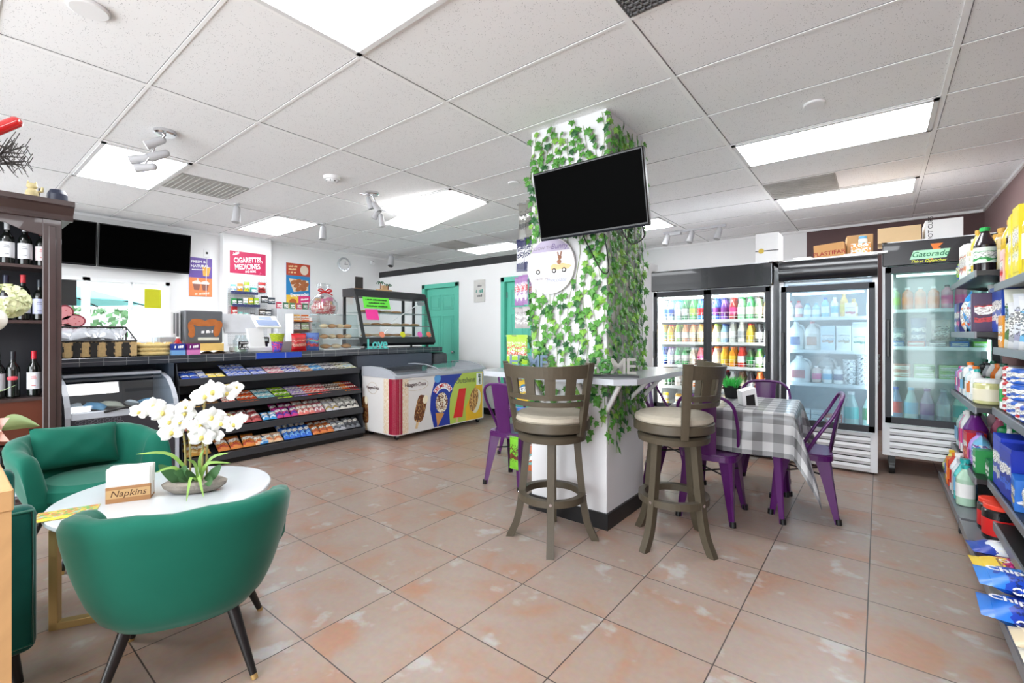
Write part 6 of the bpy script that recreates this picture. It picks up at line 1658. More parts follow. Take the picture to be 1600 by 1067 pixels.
# wall outlet and clock
o = thing('wall_clock', (XL+.002, onX(537, 413, XL)[1], onX(537, 413, XL)[2]), 'round glass and silver wall clock above the gift basket', 'clock')
MB().cyl((0, 0, 0), (.02, 0, 0), .125, mat('clock_silver', (205, 208, 212), .2, .3), n=40).cyl((.02, 0, 0), (.024, 0, 0), .09, mat('clock_face', (232, 232, 232), .3), n=32).build('clock_body', o)
b = MB()
for k in range(12):
    a = k*PI/6; b.box((.026, .10*math.sin(a), .10*math.cos(a)), (.004, .014, .02), grey_metal, M=None)
b.build('hour_marks', o); MB().box((.028, .012, .02), (.003, .008, .06), ink).box((.028, .03, 0), (.003, .07, .007), ink).build('hands', o)
o = thing('wall_outlet', (XL, onX(323, 396, XL)[1], onX(323, 396, XL)[2]), 'white wall outlet with hanging cord above the FRESH & NATURAL poster', 'outlet')
MB().bb((0, -.04, -.06), (.008, .04, .06), white_plastic, bev=.003).bb((.008, -.012, -.01), (.014, .012, .02), ink).build('outlet_plate', o)
MB().tube([(.012, 0, -.05), (.014, -.01, -.3), (.014, -.012, -.62)], .004, white_plastic).build('cord', o)
# sign on the partition
o = thing('wall_sign', ((-5.06-4.814)/2, YP, 1.93), 'small whitewashed wooden sign on the partition between the teal doors', 'sign')
MB().bb((-.115, -.02, -.175), (.115, 0, .175), mat('sign_whitewash', (206, 204, 200), .7, var=.12, bump=.1), bev=.003).build('board', o)
for sd, z, s, w_, c_ in ((2, .08, .03, .10, (130, 130, 132)), (3, .0, .055, .14, (90, 150, 135)), (4, -.075, .04, .08, (110, 112, 112))): marks(MB(), 0, z, w_, s, mat('sign_ink_%d' % sd, c_, .6), T(0, -.019, 0) @ RX(PI/2), 0, sd, .15).build('faded_print', o)
ZT = CT+.001
# yellow notice and watermelon cut-out on the pass-through window
q0, q1 = onX(225, 451, XL), onX(251, 482, XL)
tag(MB().bb((0, 0, 0), (.002, q1[1]-q0[1], q0[2]-q1[2]), mat('notice_yellow', (200, 200, 20), .6)).build('paper_notice', loc=(XL+.014, q0[1], q1[2])), 'yellow-green paper notice taped on the pass-through window', 'notice')
o = thing('flower_cutout', (-5.70, onX(93, 495, -5.70)[1], ZT), 'pink spotted flower cut-out with dark red edge beside the wine cabinet', 'decoration')
MB().bb((-.02, -.10, .0), (.02, .10, .12), white_plastic).tube([(0, 0, .05), (0, 0, .32)], .006, ink_red).build('stand', o)
for k, (a, L) in enumerate(((rad(70), .14), (rad(5), .17), (rad(-58), .13), (rad(140), .13), (rad(200), .13))):
    e1 = ell(.10*math.cos(a), .36+.10*math.sin(a), L*.62, .075, a)
    e2 = ell(.10*math.cos(a), .36+.10*math.sin(a), L*.62-.014, .061, a)
    pt = MB().ext(e1, 0, .006, mat('petal_edge', (150, 40, 60), .6), M=WM).ext(e2, .006, .009, mat('petal_pink', (238, 160, 164), .6), M=WM)
    for m_ in range(5): pt.ext(ell(.10*math.cos(a)+.05*math.cos(m_*1.3), .36+.10*math.sin(a)+.03*math.sin(m_*1.3), .006, .004), .009, .0105, ink_red, M=WM)
    pt.build('petal', o)
o.scale = (.85, .85, .85)
# ================= PEGBOARD =================
q0, q1 = onX(355, 431, PX), onX(417, 532, PX)
peg = mat('pegboard_white', (224, 226, 228), .6)
o = thing('pegboard', (PX, (q0[1]+q1[1])/2, 0), 'white pegboard of small goods behind the till under the crimson poster', 'pegboard')
PW = q1[1]-q0[1]; Z0_, Z1_ = 1.10, q0[2]
b = MB().bb((0, -PW/2, Z0_), (.012, PW/2, Z1_), peg)
for i in range(22):
    for j in range(30): b.bb((.012, -PW/2+PW*(i+.5)/22-.003, Z0_+(Z1_-Z0_)*(j+.5)/30-.003), (.0125, -PW/2+PW*(i+.5)/22+.003, Z0_+(Z1_-Z0_)*(j+.5)/30+.003), mat('peg_hole', (120, 122, 126), .8))
b.build('board', o)
Yc = (q0[1]+q1[1])/2
rails = []
for (pa, pb, py) in ((360, 402, 455), (362, 405, 475), (362, 400, 494)):
    a_, b_ = onX(pa, py, PX+.10), onX(pb, py, PX+.10)
    MB().bb((.012, a_[1]-Yc, a_[2]-.02), (.13, b_[1]-Yc, a_[2]-.014), white_plastic).bb((.12, a_[1]-Yc, a_[2]-.034), (.13, b_[1]-Yc, a_[2]+.008), mat('rail_navy', (60, 66, 110), .5)).build('peg_shelf', o)
    rails.append((a_[1], b_[1], a_[2]-.0138))
def pegrow(k, items):
    y0, y1, z = rails[k]; n = len(items); st = (y1-y0)/n
    for i, (nm, c1_, c2_, h, kind) in enumerate(items):
        w = min(.09, st*.82)
        spawn('medicine_box' if kind == 'x' else 'medicine_bag', ('peg', c1_, c2_, h, round(w, 3), kind), (box_fn(c1_, c2_, w, .05, h) if kind == 'x' else bag_fn(c1_, c2_, w, h, .04)), (PX+.075, y0+st*(i+.5), z), '%s small pack, %s from left on %s pegboard shelf' % (nm, ordn(i), tname[k]), 'pack', 'small packs on the pegboard', rot=(0, 0, PI/2))
pegrow(0, [('pale blue', LBL, WHT, .12, 'b'), ('orange', ORG, YEL, .14, 'b'), ('lime', LIM, YEL, .17, 'b'), ('teal', TEA, WHT, .09, 'x')])
pegrow(1, [('green', GRN, WHT, .10, 'x'), ('dark green', (30, 90, 60), WHT, .10, 'x'), ('white', WHT, GRN, .11, 'x'), ('yellow', YEL, GRN, .12, 'x'), ('bright green', LIM, WHT, .12, 'x')])
pegrow(2, [('red', RED, WHT, .16, 'x'), ('mint', (120, 200, 190), TEA, .08, 'b'), ('aqua', (140, 210, 200), WHT, .07, 'b'), ('black', BLK, SIL, .07, 'b')])
for k, (px, py, c1_, nm) in enumerate(((413, 468, BLK, 'upper left'), (424, 470, (60, 70, 80), 'upper right'), (410, 488, (70, 60, 50), 'lower left'), (418, 489, (60, 60, 66), 'lower right'))):
    q = onX(px, py, PX+.15)
    spawn('gadget_pack', ('gp', c1_), box_fn(c1_, SIL, .10, .03, .10), (PX+.15, q[1], q[2]-.05), 'black hanging gadget pack at right of the pegboard, %s of four' % nm, 'pack', 'black packs hanging at the pegboard', rot=(0, 0, PI/2))
    MB().cyl((0, -.0, .095), (0, .15, .095), .003, grey_metal, n=6).build('hook', bpy.context.scene.objects[-1] if False else bpy.data.objects[[ob.name for ob in bpy.data.objects if ob.name.startswith('gadget_pack')][-1]])
q = onX(410, 449, PX+.05)
spawn('candy_bag', 'cbr', bag_fn((190, 60, 60), (120, 40, 36), .11, .15, .04), (PX+.035, q[1], q[2]-.075), 'red candy bag hanging at the right of the pegboard top shelf', 'bag', rot=(0, 0, PI/2))
# ================= ON THE COUNTER =================
ZT = CT+.001
def Yat(px, X): return onX(px, 500, X)[1]
# utensil basket
bx, y0, y1 = -5.42, Yat(86, -5.25), Yat(213, -5.25)
wick = pmat('wicker_stripe', [(60, 54, 48), (204, 172, 124), (58, 54, 50), (206, 176, 130)], 7., .7, (.2, 1.6, .3))
ob = thing('wicker_basket', (bx, (y0+y1)/2, ZT), 'dark and straw striped wicker basket of wrapped napkins on the counter', 'basket')
hw, hd_ = (y1-y0)/2, .18
b = MB()
for a, c in (((-hd_, -hw), (-hd_+.015, hw)), ((-hd_, -hw), (hd_, -hw+.015)), ((-hd_, hw-.015), (hd_, hw)), ((hd_-.015, -hw), (hd_, hw))):
    b.bb((a[0], a[1], 0), (c[0], c[1], .135), wick)
b.bb((-hd_, -hw, 0), (hd_, hw, .01), wick).build('basket_wall', ob)
b = MB()
for k in range(24): b.cyl((-hd_, -hw+2*hw*k/23, .13), (-hd_, -hw+2*hw*k/23, .26), .006, mat('dark_straw', (52, 50, 48), .8), n=5)
b.build('rear_spindle', ob)
st = MB(); 
for k in range(10):
    y = -hw+.02+(2*hw-.04)*k/9; st.bb((hd_, y-.022, .004), (hd_+.004, y+.022, .126), mat('straw', (206, 176, 124), .8, var=.25, scale=60) if k % 2 else mat('dark_straw', (52, 50, 48), .8, var=.2, scale=60))
st.build('woven_stripe', ob)
MB().tube([(hd_, -hw, .137), (hd_, hw, .137), (-hd_, hw, .262), (-hd_, -hw, .262)], .008, mat('dark_straw', (52, 50, 48), .8), closed=True).build('rim', ob)
r_ = random.Random(14); silv = mat('clear_wrap', (176, 180, 186), .2, var=.4, scale=14, coat=.6)
for k in range(12):
    y = (y0+y1)/2-hw+.09+(2*hw-.18)*((k % 6)+.5)/6; lay = k//6
    tag(pillowgeo(.24, .15, .085, silv, 10, seed=k).build('cutlery_pack', loc=(bx+.02-.07*lay+r_.uniform(-.02, .02), y+r_.uniform(-.02, .02), ZT+.12+.075*lay), rot=(r_.uniform(-.3, .3), .3, r_.uniform(-.5, .5))), 'clear wrapped cutlery pack, %s from left in %s layer of striped basket' % (ordn(k % 6), ('lower', 'upper')[lay]), 'cutlery pack', 'wrapped packs in the striped basket')
# straw coil basket
y0, y1 = Yat(219, -5.28), Yat(265, -5.28)
o = thing('straw_basket', (-5.36, (y0+y1)/2, ZT), 'coiled straw tray basket beside the striped basket', 'basket')
b = MB(); sw = mat('coiled_straw', (214, 188, 126), .8, var=.3, scale=40, bump=.3)
for k in range(3):
    hw = (y1-y0)/2; b.tube([(.15*math.copysign(abs(math.cos(a*PI/10))**.6, math.cos(a*PI/10)), hw*math.copysign(abs(math.sin(a*PI/10))**.6, math.sin(a*PI/10)), .02+.036*k) for a in range(20)], .019, sw, closed=True, n=8)
b.bb((-.13, -hw+.02, 0), (.13, hw-.02, .012), sw).build('coil', o)
for k in range(4): spawn('honey_pack', 'hpk', bar_fn(GLD, (236, 210, 150), .05, .11, .025), (-5.38+.05*(k % 2), (y0+y1)/2-.11+.072*k, ZT+.096), 'golden snack pack, %s from left in the coiled straw basket' % ordn(k), 'snack pack', 'golden packs in the straw basket', rot=(0, 0, PI/2+.2*k))
# gum boxes
for px0, px1, c, c2_, nm in ((266, 289, (40, 60, 150), (120, 170, 220), 'blue'), (290, 312, (110, 30, 110), (220, 130, 190), 'purple')):
    y0, y1 = Yat(px0, -5.2), Yat(px1, -5.2); w = y1-y0-.006
    o = thing('gum_display_box', (-5.22, (y0+y1)/2, ZT), '%s gum display box on the counter edge' % nm, 'gum box', group='gum display boxes')
    MB().bb((-.05, -w/2, 0), (.05, w/2, .045), ink_mat(c2_)).bb((-.05, -w/2, .045), (.045, w/2, .105), ink_mat(c)).build('box', o)
    marks(MB(), 0, .078, w*.6, .028, ink_white, T(.0440, 0, 0) @ WM, .05, 3, .1).build('logo_print', o)
# grey display with the croissant picture, on a straw-coloured carton
y0, y1 = Yat(283, -5.55), Yat(342, -5.55)
o = thing('carton', (-5.55, (y0+y1)/2, ZT), 'yellow carton under the grey bread warmer on the counter', 'carton')
MB().bb((-.12, -(y1-y0)/2, 0), (.14, (y1-y0)/2, .10), mat('carton_yellow', (226, 190, 110), .6, var=.08), bev=.004).build('box_body', o)
o = thing('bread_warmer', (-5.57, (y0+y1)/2, ZT+.101), 'grey countertop warmer with a pastry picture on its front', 'appliance')
w = (y1-y0); hgt = .335
MB().bb((-.14, -w/2, 0), (.13, w/2, hgt), mat('warmer_grey', (112, 114, 118), .35, .4, var=.05), bev=.012, seg=2).build('housing', o)
pic = MB(); pb = mat('bread_picture', (208, 126, 60), .5, var=.35, scale=16, rgb2=(160, 84, 36))
for k, (y, z, ry, rz, a) in enumerate(((-.06, .22, .11, .045, -.2), (.07, .22, .10, .045, .2), (-.14, .15, .04, .09, .2), (.14, .14, .045, .09, -.15), (.16, .20, .05, .05, 0), (-.14, .09, .04, .04, 0))): pic.ext(ell(y*.82, z*.92+.01, ry*.7, rz*.82, a), .131, .1335+.0004*k, pb, M=WM)
pic.build('pastry_picture', o)
marks(MB(), .02, .12, .10, .03, ink_white, T(.130, 0, 0) @ WM, .05, 11, .05, .0045).build('logo_print', o)
MB().bb((.13, -.06, .03), (.15, .13, .06), mat('warmer_tray', (214, 214, 200), .4), bev=.003).build('tray', o)
MB().bb((-.10, -w/2-.10, .02), (.05, -w/2-.012, hgt-.01), white_plastic, bev=.004).bb((.05, -w/2-.075, .1), (.055, -w/2-.06, hgt-.03), grey_metal).bb((.05, -w/2-.05, .06), (.055, -w/2-.03, hgt-.03), grey_metal).build('side_unit', o)
# open book
o = thing('open_book', (-5.35, Yat(328, -5.35), ZT), 'open book lying on the counter in front of the yellow carton', 'book', PI/2)
for sg in (-1, 1):
    MB().grid(lambda u, v: (sg*u*.15, (v-.5)*.2, .006+.022*math.sin(PI*min(1, u*1.15+.08))), 8, 2, paper).bb((0, -.1, 0), (sg*.15, .1, .004), mat('book_cover', (90, 70, 60), .6)).build('page', o)
tag(MB().lathe([(.045, 0), (.05, .02), (.05, .22), (.046, .225)], clear_plastic, n=20).build('clear_canister', loc=(-5.62, Yat(247, -5.62), ZT)), 'clear tall canister near the window behind the straw basket', 'canister')
bpy.data.objects['clear_canister'].location.z = ZT
tag(MB().bb((-.05, -.06, 0), (.05, .06, .17), mat('grey_card', (176, 178, 182), .6, var=.05), bev=.003).build('grey_box', loc=(-5.55, Yat(259, -5.55), ZT)), 'grey box on the counter behind the coiled straw basket', 'box')
spawn('sauce_bottle', 'sb_red', bottle_fn((180, 40, 40), WHT, RED, .17, .035), (-5.40, Yat(278, -5.40), ZT), 'red sauce bottle on the counter left of the bread warmer', 'bottle')
# tip jar
o = thing('tip_jar', (-5.28, Yat(376, -5.28), ZT), 'glass tip jar with black printed wording in front of the till', 'jar')
MB().lathe([(.055, 0), (.07, .01), (.07, .13), (.05, .155), (.05, .185), (.046, .186)], clear_plastic, n=24).build('glass_jar', o)
lb = MB().bb((.068, -.048, .035), (.0715, .048, .12), ink).build('black_label', o)
for sd, z, h_ in ((2, .105, .012), (3, .076, .03), (5, .047, .012)): marks(MB(), 0, z, .08, h_, ink_white, T(.0705, 0, 0) @ WM, 0, sd, .2).build('label_print', o)
MB().lathe([(.05, 0), (.055, .05), (.0, .06)], mat('banknote_green', (176, 190, 170), .8, var=.2, scale=40), c=(0, 0, .012), n=12).build('banknotes', o)
# till
tl = thing('cash_register', (-5.47, Yat(394, -5.47), ZT), 'white tablet cash register with slanted screens on the counter', 'cash register')
MB().bb((-.16, -.18, 0), (.14, .20, .055), white_plastic, bev=.01).ext([(-.10, .05), (.10, .05), (.03, .26), (-.05, .26)], -.08, .08, white_plastic, M=T(0, .02, 0) @ RX(PI/2)).build('base', tl)
MB().box((0, 0, 0), (.018, .36, .25), mat('till_silver', (206, 208, 212), .3, .2), M=T(-.07, -.10, .31) @ RY(rad(-32)), bev=.006).build('screen_back', tl)
MB().box((0, 0, 0), (.03, .27, .21), white_plastic, M=T(.07, .12, .33) @ RY(rad(-52)), bev=.008).build('customer_screen', tl)
MB().box((.0162, 0, -.035), (.002, .22, .10), mat('lcd_blue', (130, 150, 190), .2), M=T(.07, .12, .33) @ RY(rad(-52))).box((.0162, 0, .055), (.002, .14, .06), mat('lcd_blue', (130, 150, 190), .2), M=T(.07, .12, .33) @ RY(rad(-52))).build('display', tl)
o = thing('card_reader', (-5.42, Yat(414, -5.42), ZT), 'small black card reader on a stand right of the till', 'card reader')
MB().bb((-.03, -.02, 0), (.03, .02, .09), black_plastic, bev=.004).box((0, 0, .125), (.03, .085, .075), black_plastic, bev=.006).build('reader_body', o); MB().bb((.016, -.025, .115), (.018, .025, .145), mat('lcd_grey', (180, 190, 196), .3)).build('display', o)
# lollipop cup
o = thing('lollipop_bucket', (-5.27, Yat(433, -5.27), ZT), 'tall blue and yellow printed bucket of lollipops on the counter', 'bucket')
MB().lathe([(.045, 0), (.06, .11), (.058, .11)], pmat('bucket_print', [(40, 60, 170), (60, 80, 200), (230, 70, 90), (36, 56, 160)], 6), n=20).build('bucket_body', o)
MB().lathe([(.058, .11), (.078, .20), (.07, .20)], pmat('bucket_yellow', [(206, 206, 40), (160, 180, 40), (230, 220, 90)], 8), n=20).build('header_card', o)
b = MB()
for k in range(6): a = k*PI/3; b.cyl((.02*math.cos(a), .02*math.sin(a), .05), (.04*math.cos(a), .04*math.sin(a), .21), .003, ink_white, n=5)
b.build('lollipop_stick', o)
tag(MB().bb((-.02, -.10, 0), (.02, .10, .11), mat('acrylic_grey', (196, 198, 202), .3)).build('acrylic_holder', loc=(-5.42, Yat(449, -5.42), ZT)), 'grey acrylic holder behind the lollipop bucket', 'holder')
spawn('candy_bag', 'red_candy', bag_fn((206, 30, 40), (230, 160, 140), .18, .20, .09, seed=2), (-5.26, Yat(467, -5.26), ZT), 'red standing candy bag on the counter between bucket and rainbow bag', 'bag', 'standing candy bags on the counter', rot=(0, 0, PI/2))
spawn('candy_bag', 'rainbow_candy', bag_fn((90, 120, 190), (226, 90, 90), .17, .21, .09, (130, 200, 170), seed=4), (-5.30, Yat(488, -5.30), ZT), 'rainbow coloured standing candy bag left of the clear pastry case', 'bag', 'standing candy bags on the counter', rot=(0, 0, PI/2))
# gift card rack
o = thing('card_rack', (-5.60, Yat(468, -5.60), ZT), 'white side wooden card rack behind the red candy bag', 'rack')
MB().bb((-.10, -.13, 0), (.10, -.122, .44), white_plastic).bb((-.10, .122, 0), (.06, .13, .40), white_plastic).bb((-.10, -.13, 0), (-.092, .13, .44), white_plastic).build('side_panel', o)
for z in (.12, .24, .345): MB().bb((-.09, -.122, z), (.09, .122, z+.008), mat('rack_wood', (190, 110, 60), .6)).build('rack_shelf', o)
for z, cs_ in ((.249, ((206, 214, 220), (170, 200, 150))), (.129, ((226, 160, 110), (100, 120, 180))), (.354, ((236, 180, 60), (226, 120, 50)))):
    for k, c in enumerate(cs_): tag(MB().box((0, 0, .04), (.008, .09, .08), print_mat(c, WHT), M=RY(rad(-12))).build('gift_card', loc=(-5.56, Yat(468, -5.60)-.055+.11*k, ZT+z)), '%s card on the %s level of the card rack' % (('left', 'right')[k], {.249: 'middle', .129: 'lowest', .354: 'top'}[z]), 'card', 'cards on the card rack')
# clear pastry case and the gift basket on it
y0, y1 = Yat(503, -5.30), Yat(561, -5.30)
o = thing('acrylic_pastry_case', (-5.42, (y0+y1)/2, ZT), 'clear acrylic pastry case between candy bags and the dark display case', 'pastry case')
w = (y1-y0)/2; acry = glass('acrylic', (244, 250, 250), .14, .03)
PC = [(-.18, 0), (.16, 0), (.06, .44), (-.18, .44)]
MB().ext(PC, -w-.003, -w+.003, acry, M=RX(PI/2)).ext(PC, w-.003, w+.003, acry, M=RX(PI/2)).bb((-.18, -w, .437), (.06, w, .443), acry).build('case_wall', o)
MB().add([(.16, -w, 0), (.16, w, 0), (.06, w, .44), (.06, -w, .44)], [[0, 1, 2, 3]], acry).build('front_door', o)
MB().bb((-.18, -w, 0), (.16, w, .012), white_plastic).build('case_base', o)
e = MB()
for z, x in ((.13, .12), (.26, .09)): e.bb((-.175, -w+.004, z), (x, w-.004, z+.006), white_plastic)
e.build('case_shelf', o)
bread = mat('bread_crust', (196, 148, 104), .7, var=.3, scale=12); bread2 = mat('pale_pastry', (222, 196, 160), .7, var=.2, scale=12)
yc = (y0+y1)/2
for z, n in ((.013, 3), (.137, 4), (.267, 4)):
    for k in range(n):
        s = (2*w-.08)/n
        tag(MB().sph((0, 0, .028), (.07, s*.44, .028), bread if (k+int(z*100)) % 2 else bread2, 14, 8).build('pastry', loc=(-5.42+.0, yc-w+.04+s*(k+.5), ZT+z)), '%s roll from left on %s of the clear pastry case' % (ordn(k), {.013: 'the floor', .137: 'the lower shelf', .267: 'the upper shelf'}[z]), 'pastry', 'rolls in the clear pastry case')
gy_ = Yat(502, -5.42); gz = ZT+.446
o = thing('gift_basket', (-5.44, gy_+.04, gz), 'cellophane wrapped gift basket with red ribbon on the clear pastry case', 'gift basket')
cello = glass('cellophane', (238, 240, 242), .5, .08, haze=.10)
redw = pmat('red_wrap', [(190, 26, 34), (206, 40, 44), (236, 200, 190), (170, 20, 30)], 6)
MB().lathe([(.11, 0), (.135, .05), (.13, .11), (.11, .12), (0, .12)], redw, n=20, sy=1.1).build('basket_body', o)
b = MB(); r_ = random.Random(31)
for k in range(14):
    a = r_.uniform(0, 6.3); b.box((.07*math.cos(a), .075*math.sin(a), .13+r_.uniform(0, .07)), (.05, .06, .05), [redw, ink_mat(WHT), mat('gift_dark', (70, 66, 60), .5), ink_mat(GLD), ink_mat(PNK)][k % 5], M=None)
b.build('treats', o)
MB().lathe([(.135, 0), (.155, .06), (.15, .14), (.10, .21), (.03, .265), (.025, .28), (.07, .34), (.075, .37)], cello, n=18, sy=1.15).build('cellophane_wrap', o)
rb = MB(); rib = ink_mat(RED, .25)
for sg in (-1, 1): rb.tube(smooth([(.03, 0, .272), (.04, sg*.05, .305), (.04, sg*.09, .29), (.03, sg*.04, .27), (.03, 0, .272)]), .009, rib, n=5); rb.tube(smooth([(.03, 0, .272), (.05, sg*.05, .255), (.055, sg*.09, .235)]), .007, rib, n=5)
rb.sph((.03, 0, .272), .015, rib).build('ribbon_bow', o)
# dark framed hot display case
y0, y1 = Yat(566, -5.30), Yat(677, -5.30); yc = (y0+y1)/2; w = (y1-y0)/2
o = thing('display_case', (-5.50, yc, ZT), 'black framed slanted glass bakery display case on the counter', 'display case')
fr_ = mat('case_black', (34, 35, 38), .4, var=.08)
P0 = [(-.26, .03), (.20, .03), (.24, .07), (.22, .15), (-.26, .15)]
MB().ext(P0, -w-.01, w+.01, fr_, M=RX(PI/2)).build('case_base', o)
for y in (-w+.08, w-.08):
    for x in (-.22, .16): MB().cyl((x, y, 0), (x, y, .035), .018, fr_, n=10).build('foot', o)
P1 = [(-.26, .70), (.06, .70), (.02, .79), (-.02, .81), (-.26, .81)]
MB().ext(P1, -w-.005, w+.005, fr_, M=RX(PI/2)).build('case_top', o)
for y in (-w, w-.03): MB().ext([(.20, .14), (.235, .14), (.055, .72), (.02, .72)], -y-.03, -y, fr_, M=RX(PI/2)).bb((-.26, y, .14), (-.225, y+.03, .72), fr_).build('side_frame', o)
MB().bb((-.26, .40-.02, .14), (-.235, .40+.02, .70), fr_).build('rear_mullion', o)
MB().add([(.222, -w+.03, .145), (.222, w-.03, .145), (.05, w-.03, .705), (.05, -w+.03, .705)], [[0, 1, 2, 3]], glass('case_glass', (246, 250, 250), .10)).build('front_glass', o)
for y in (-w+.012, w-.018): MB().ext([(-.22, .15), (.20, .15), (.035, .70), (-.22, .70)], -y-.004, -y, glass('case_glass', (246, 250, 250), .10), M=RX(PI/2)).build('side_glass', o)
for z, x in ((.30, .15), (.48, .09)): MB().bb((-.22, -w+.03, z), (x, w-.03, z+.006), glass('shelf_glass', (220, 234, 232), .2)).bb((x-.008, -w+.03, z-.004), (x, w-.03, z+.010), grey_metal).build('glass_shelf', o)
MB().bb((-.22, -w+.03, .151), (.20, w-.03, .156), white_plastic).build('case_floor', o)
MB().tube([(.145, -.10, .37), (.065, .42, .63)], .007, ink_white).build('stay_rod', o)
MB().bb((.06, w-.20, .62), (.066, w-.06, .68), grey_metal, bev=.002).build('badge', o)
lm_ = (30, 230, 60)
sl = MB(); Mg = T(.12, -w+.28, .615) @ RY(rad(-17)); sl.box((0, 0, 0), (.004, .42, .16), mat('neon_green', (110, 236, 70), .7), M=Mg); sl = sl.build('green_notice', o)
for sd, z in ((3, .045), (4, 0), (6, -.045)): marks(MB(), 0, z, .34 if z else .26, .02, ink, Mg @ T(.001, 0, 0) @ WM, 0, sd, .12).build('notice_print', sl)
MB().box((0, 0, 0), (.004, .19, .15), mat('neon_pink', (250, 60, 160), .7), M=T(.175, -w+.17, .455) @ RY(rad(-17))).build('pink_notice', o)
for y, c in ((-.33, (250, 150, 120)), (.02, (220, 220, 40)), (.33, (240, 110, 190)), (.50, (250, 130, 100))):
    MB().cyl((.225, y, .185), (.231, y, .187), .045, ink_mat(c), n=7).build('price_tag', o)
for z, n, nm in ((.157, 5, 'floor'), (.307, 6, 'lower shelf'), (.487, 4, 'upper shelf')):
    for k in range(n):
        s = (2*w-.2)/6.
        if z == .157 and k == 9: continue
        tag(MB().sph((0, 0, .02), (.085, s*.46, .02), bread if (k+n) % 3 else bread2, 14, 8).build('pastry', loc=(-5.50-.04+(.03 if z < .2 else 0), yc-w+.12+s*(k+.5), ZT+z)), '%s pastry from left on the %s of the black display case' % (ordn(k), nm), 'pastry', 'pastries in the black display case')
ld = thing('word_sign', (CF+.035-.07, Yat(590, CF-.03), ZT), 'small teal Love word sign on the counter edge', 'word sign', PI/2)
MB().text('Love', .17, mat('love_teal', (96, 206, 200), .5), T(0, 0, .062) @ RX(PI/2), ext=.012, bold=.02, spacing=.95).build('letters', ld)
MB().bb((-.17, -.015, 0), (.17, .015, .008), mat('love_teal', (96, 206, 200), .5)).build('sign_base', ld)
tz_ = ZT+.811
o = thing('chalkboard', (-5.62, Yat(561, -5.62), tz_), 'small framed chalkboard standing on the black display case', 'chalkboard')
MB().bb((-.02, -.08, 0), (.02, .08, .012), kraft).build('stand', o)
MB().bb((-.008, -.06, .012), (.008, .06, .17), mat('slate', (56, 52, 50), .8), bev=.002).build('slate', o)
o = thing('palm_decoration', (-5.60, Yat(600, -5.60), tz_), 'small palm tree ornament on a wooden stand on the display case', 'ornament')
MB().bb((-.04, -.11, 0), (.04, .11, .02), mat('pine_base', (214, 176, 130), .7)).bb((-.02, -.03, .02), (.02, .05, .08), mat('pine_hut', (200, 160, 120), .7)).build('stand', o)
for y, h in ((-.06, .11), (.07, .085)):
    MB().cyl((0, y, .02), (0, y+.005, h), .009, ink_mat(BRN), n=8).build('trunk', o)
    f = MB()
    for k in range(6):
        a = k*PI/3; f.tube(smooth([(0, y, h), (.03*math.cos(a), y+.035*math.sin(a), h+.02), (.05*math.cos(a), y+.06*math.sin(a), h-.012)]), .006, mat('palm_green', (40, 90, 60), .6), n=4)
    f.build('fronds', o)
o = thing('printer_stand', (-6.05, Yat(440, -6.05), 0), 'grey back shelf with cartons behind the till', 'shelf')
MB().bb((-.30, -.45, 0), (.02, .75, 1.02), mat('back_shelf_grey', (196, 198, 202), .5), bev=.004).build('cabinet_body', o)
# cigarette rack between the pegboard and the card rack
q = onX(452, 492, XL+.2)
q = (0, 3.65, 0)
o = thing('cigarette_rack', (XL+.16, q[1], 1.05), 'low grey counter rack with small packs on top, right of the pegboard', 'rack')
MB().bb((-.15, -.32, 0), (.12, .32, .60), mat('rack_grey', (206, 208, 212), .5), bev=.004).bb((.12, -.02, .33), (.14, .28, .37), grey_metal).build('rack_body', o)
MB().bb((-.15, -.32, -1.05), (.12, .32, 0), mat('rack_grey', (206, 208, 212), .5)).build('rack_stand', o)
for k in range(6): spawn('cigarette_pack', ('cig', k % 3), box_fn([(190, 70, 90), (60, 110, 80), (80, 130, 90)][k % 3], WHT, .075, .04, .10), (XL+.20, q[1]-.26+.105*k, 1.651), 'small %s pack, %s from left on the grey rack' % (('red', 'dark green', 'green')[k % 3], ordn(k)), 'pack', 'small packs on the grey rack', rot=(0, 0, PI/2))
# ================= BAGS HANGING AT THE COLUMN =================
def hang(name, px0, py0, px1, py1, n, c1_, c2_, nm, cat='snack bag', Y=2.86, t=.025, seed=0, c3_=(245, 245, 240)):
    a, b2 = onY(px0, py0, Y), onY(px1, py1, Y); W, H_ = b2[0]-a[0], a[2]-b2[2]
    w = W/n*1.35 if n > 1 else W
    for k in range(n):
        x = a[0]+w/2+(W-w)*(k/max(1, n-1)) if n > 1 else (a[0]+b2[0])/2
        x = min(x, CX0-.012-w/2*.5)
        o = spawn(name, ('hang', nm, c1_, round(w, 3), round(H_, 3)), bag_fn(c1_, c2_, w, H_, t, c3_, seed+k), (x, Y+.03*k*(1 if k % 2 else -1)*.6, b2[2]), '%s left of the ivy column, %s from left' % (nm, ordn(k)) if n > 1 else '%s left of the ivy column' % nm, cat, 'bags hanging left of the column', rot=(0, 0, RND.uniform(-.25, .35)))
    cl = thing('hang_rail', (CX0, Y, a[2]+.004), 'thin hook rail on the column holding the %s' % nm+('s' if n > 1 else ''), 'hook rail', group='hook rails on the column')
    MB().tube([(0, 0, -.01), (a[0]-CX0-.02, 0, -.012)], .0035, grey_metal).build('hook', cl)
hang('strip_pack', 832, 274, 839, 318, 2, (90, 180, 200), (230, 190, 120), 'teal topped narrow pack', 'pack')
hang('snack_bag', 811, 318, 838, 370, 3, (120, 118, 112), (70, 70, 68), 'grey silver jerky bag', seed=1)
hang('snack_bag', 808, 375, 838, 422, 3, (40, 42, 80), (190, 190, 200), 'navy blue bag with white print', seed=2, c3_=(60, 60, 90))
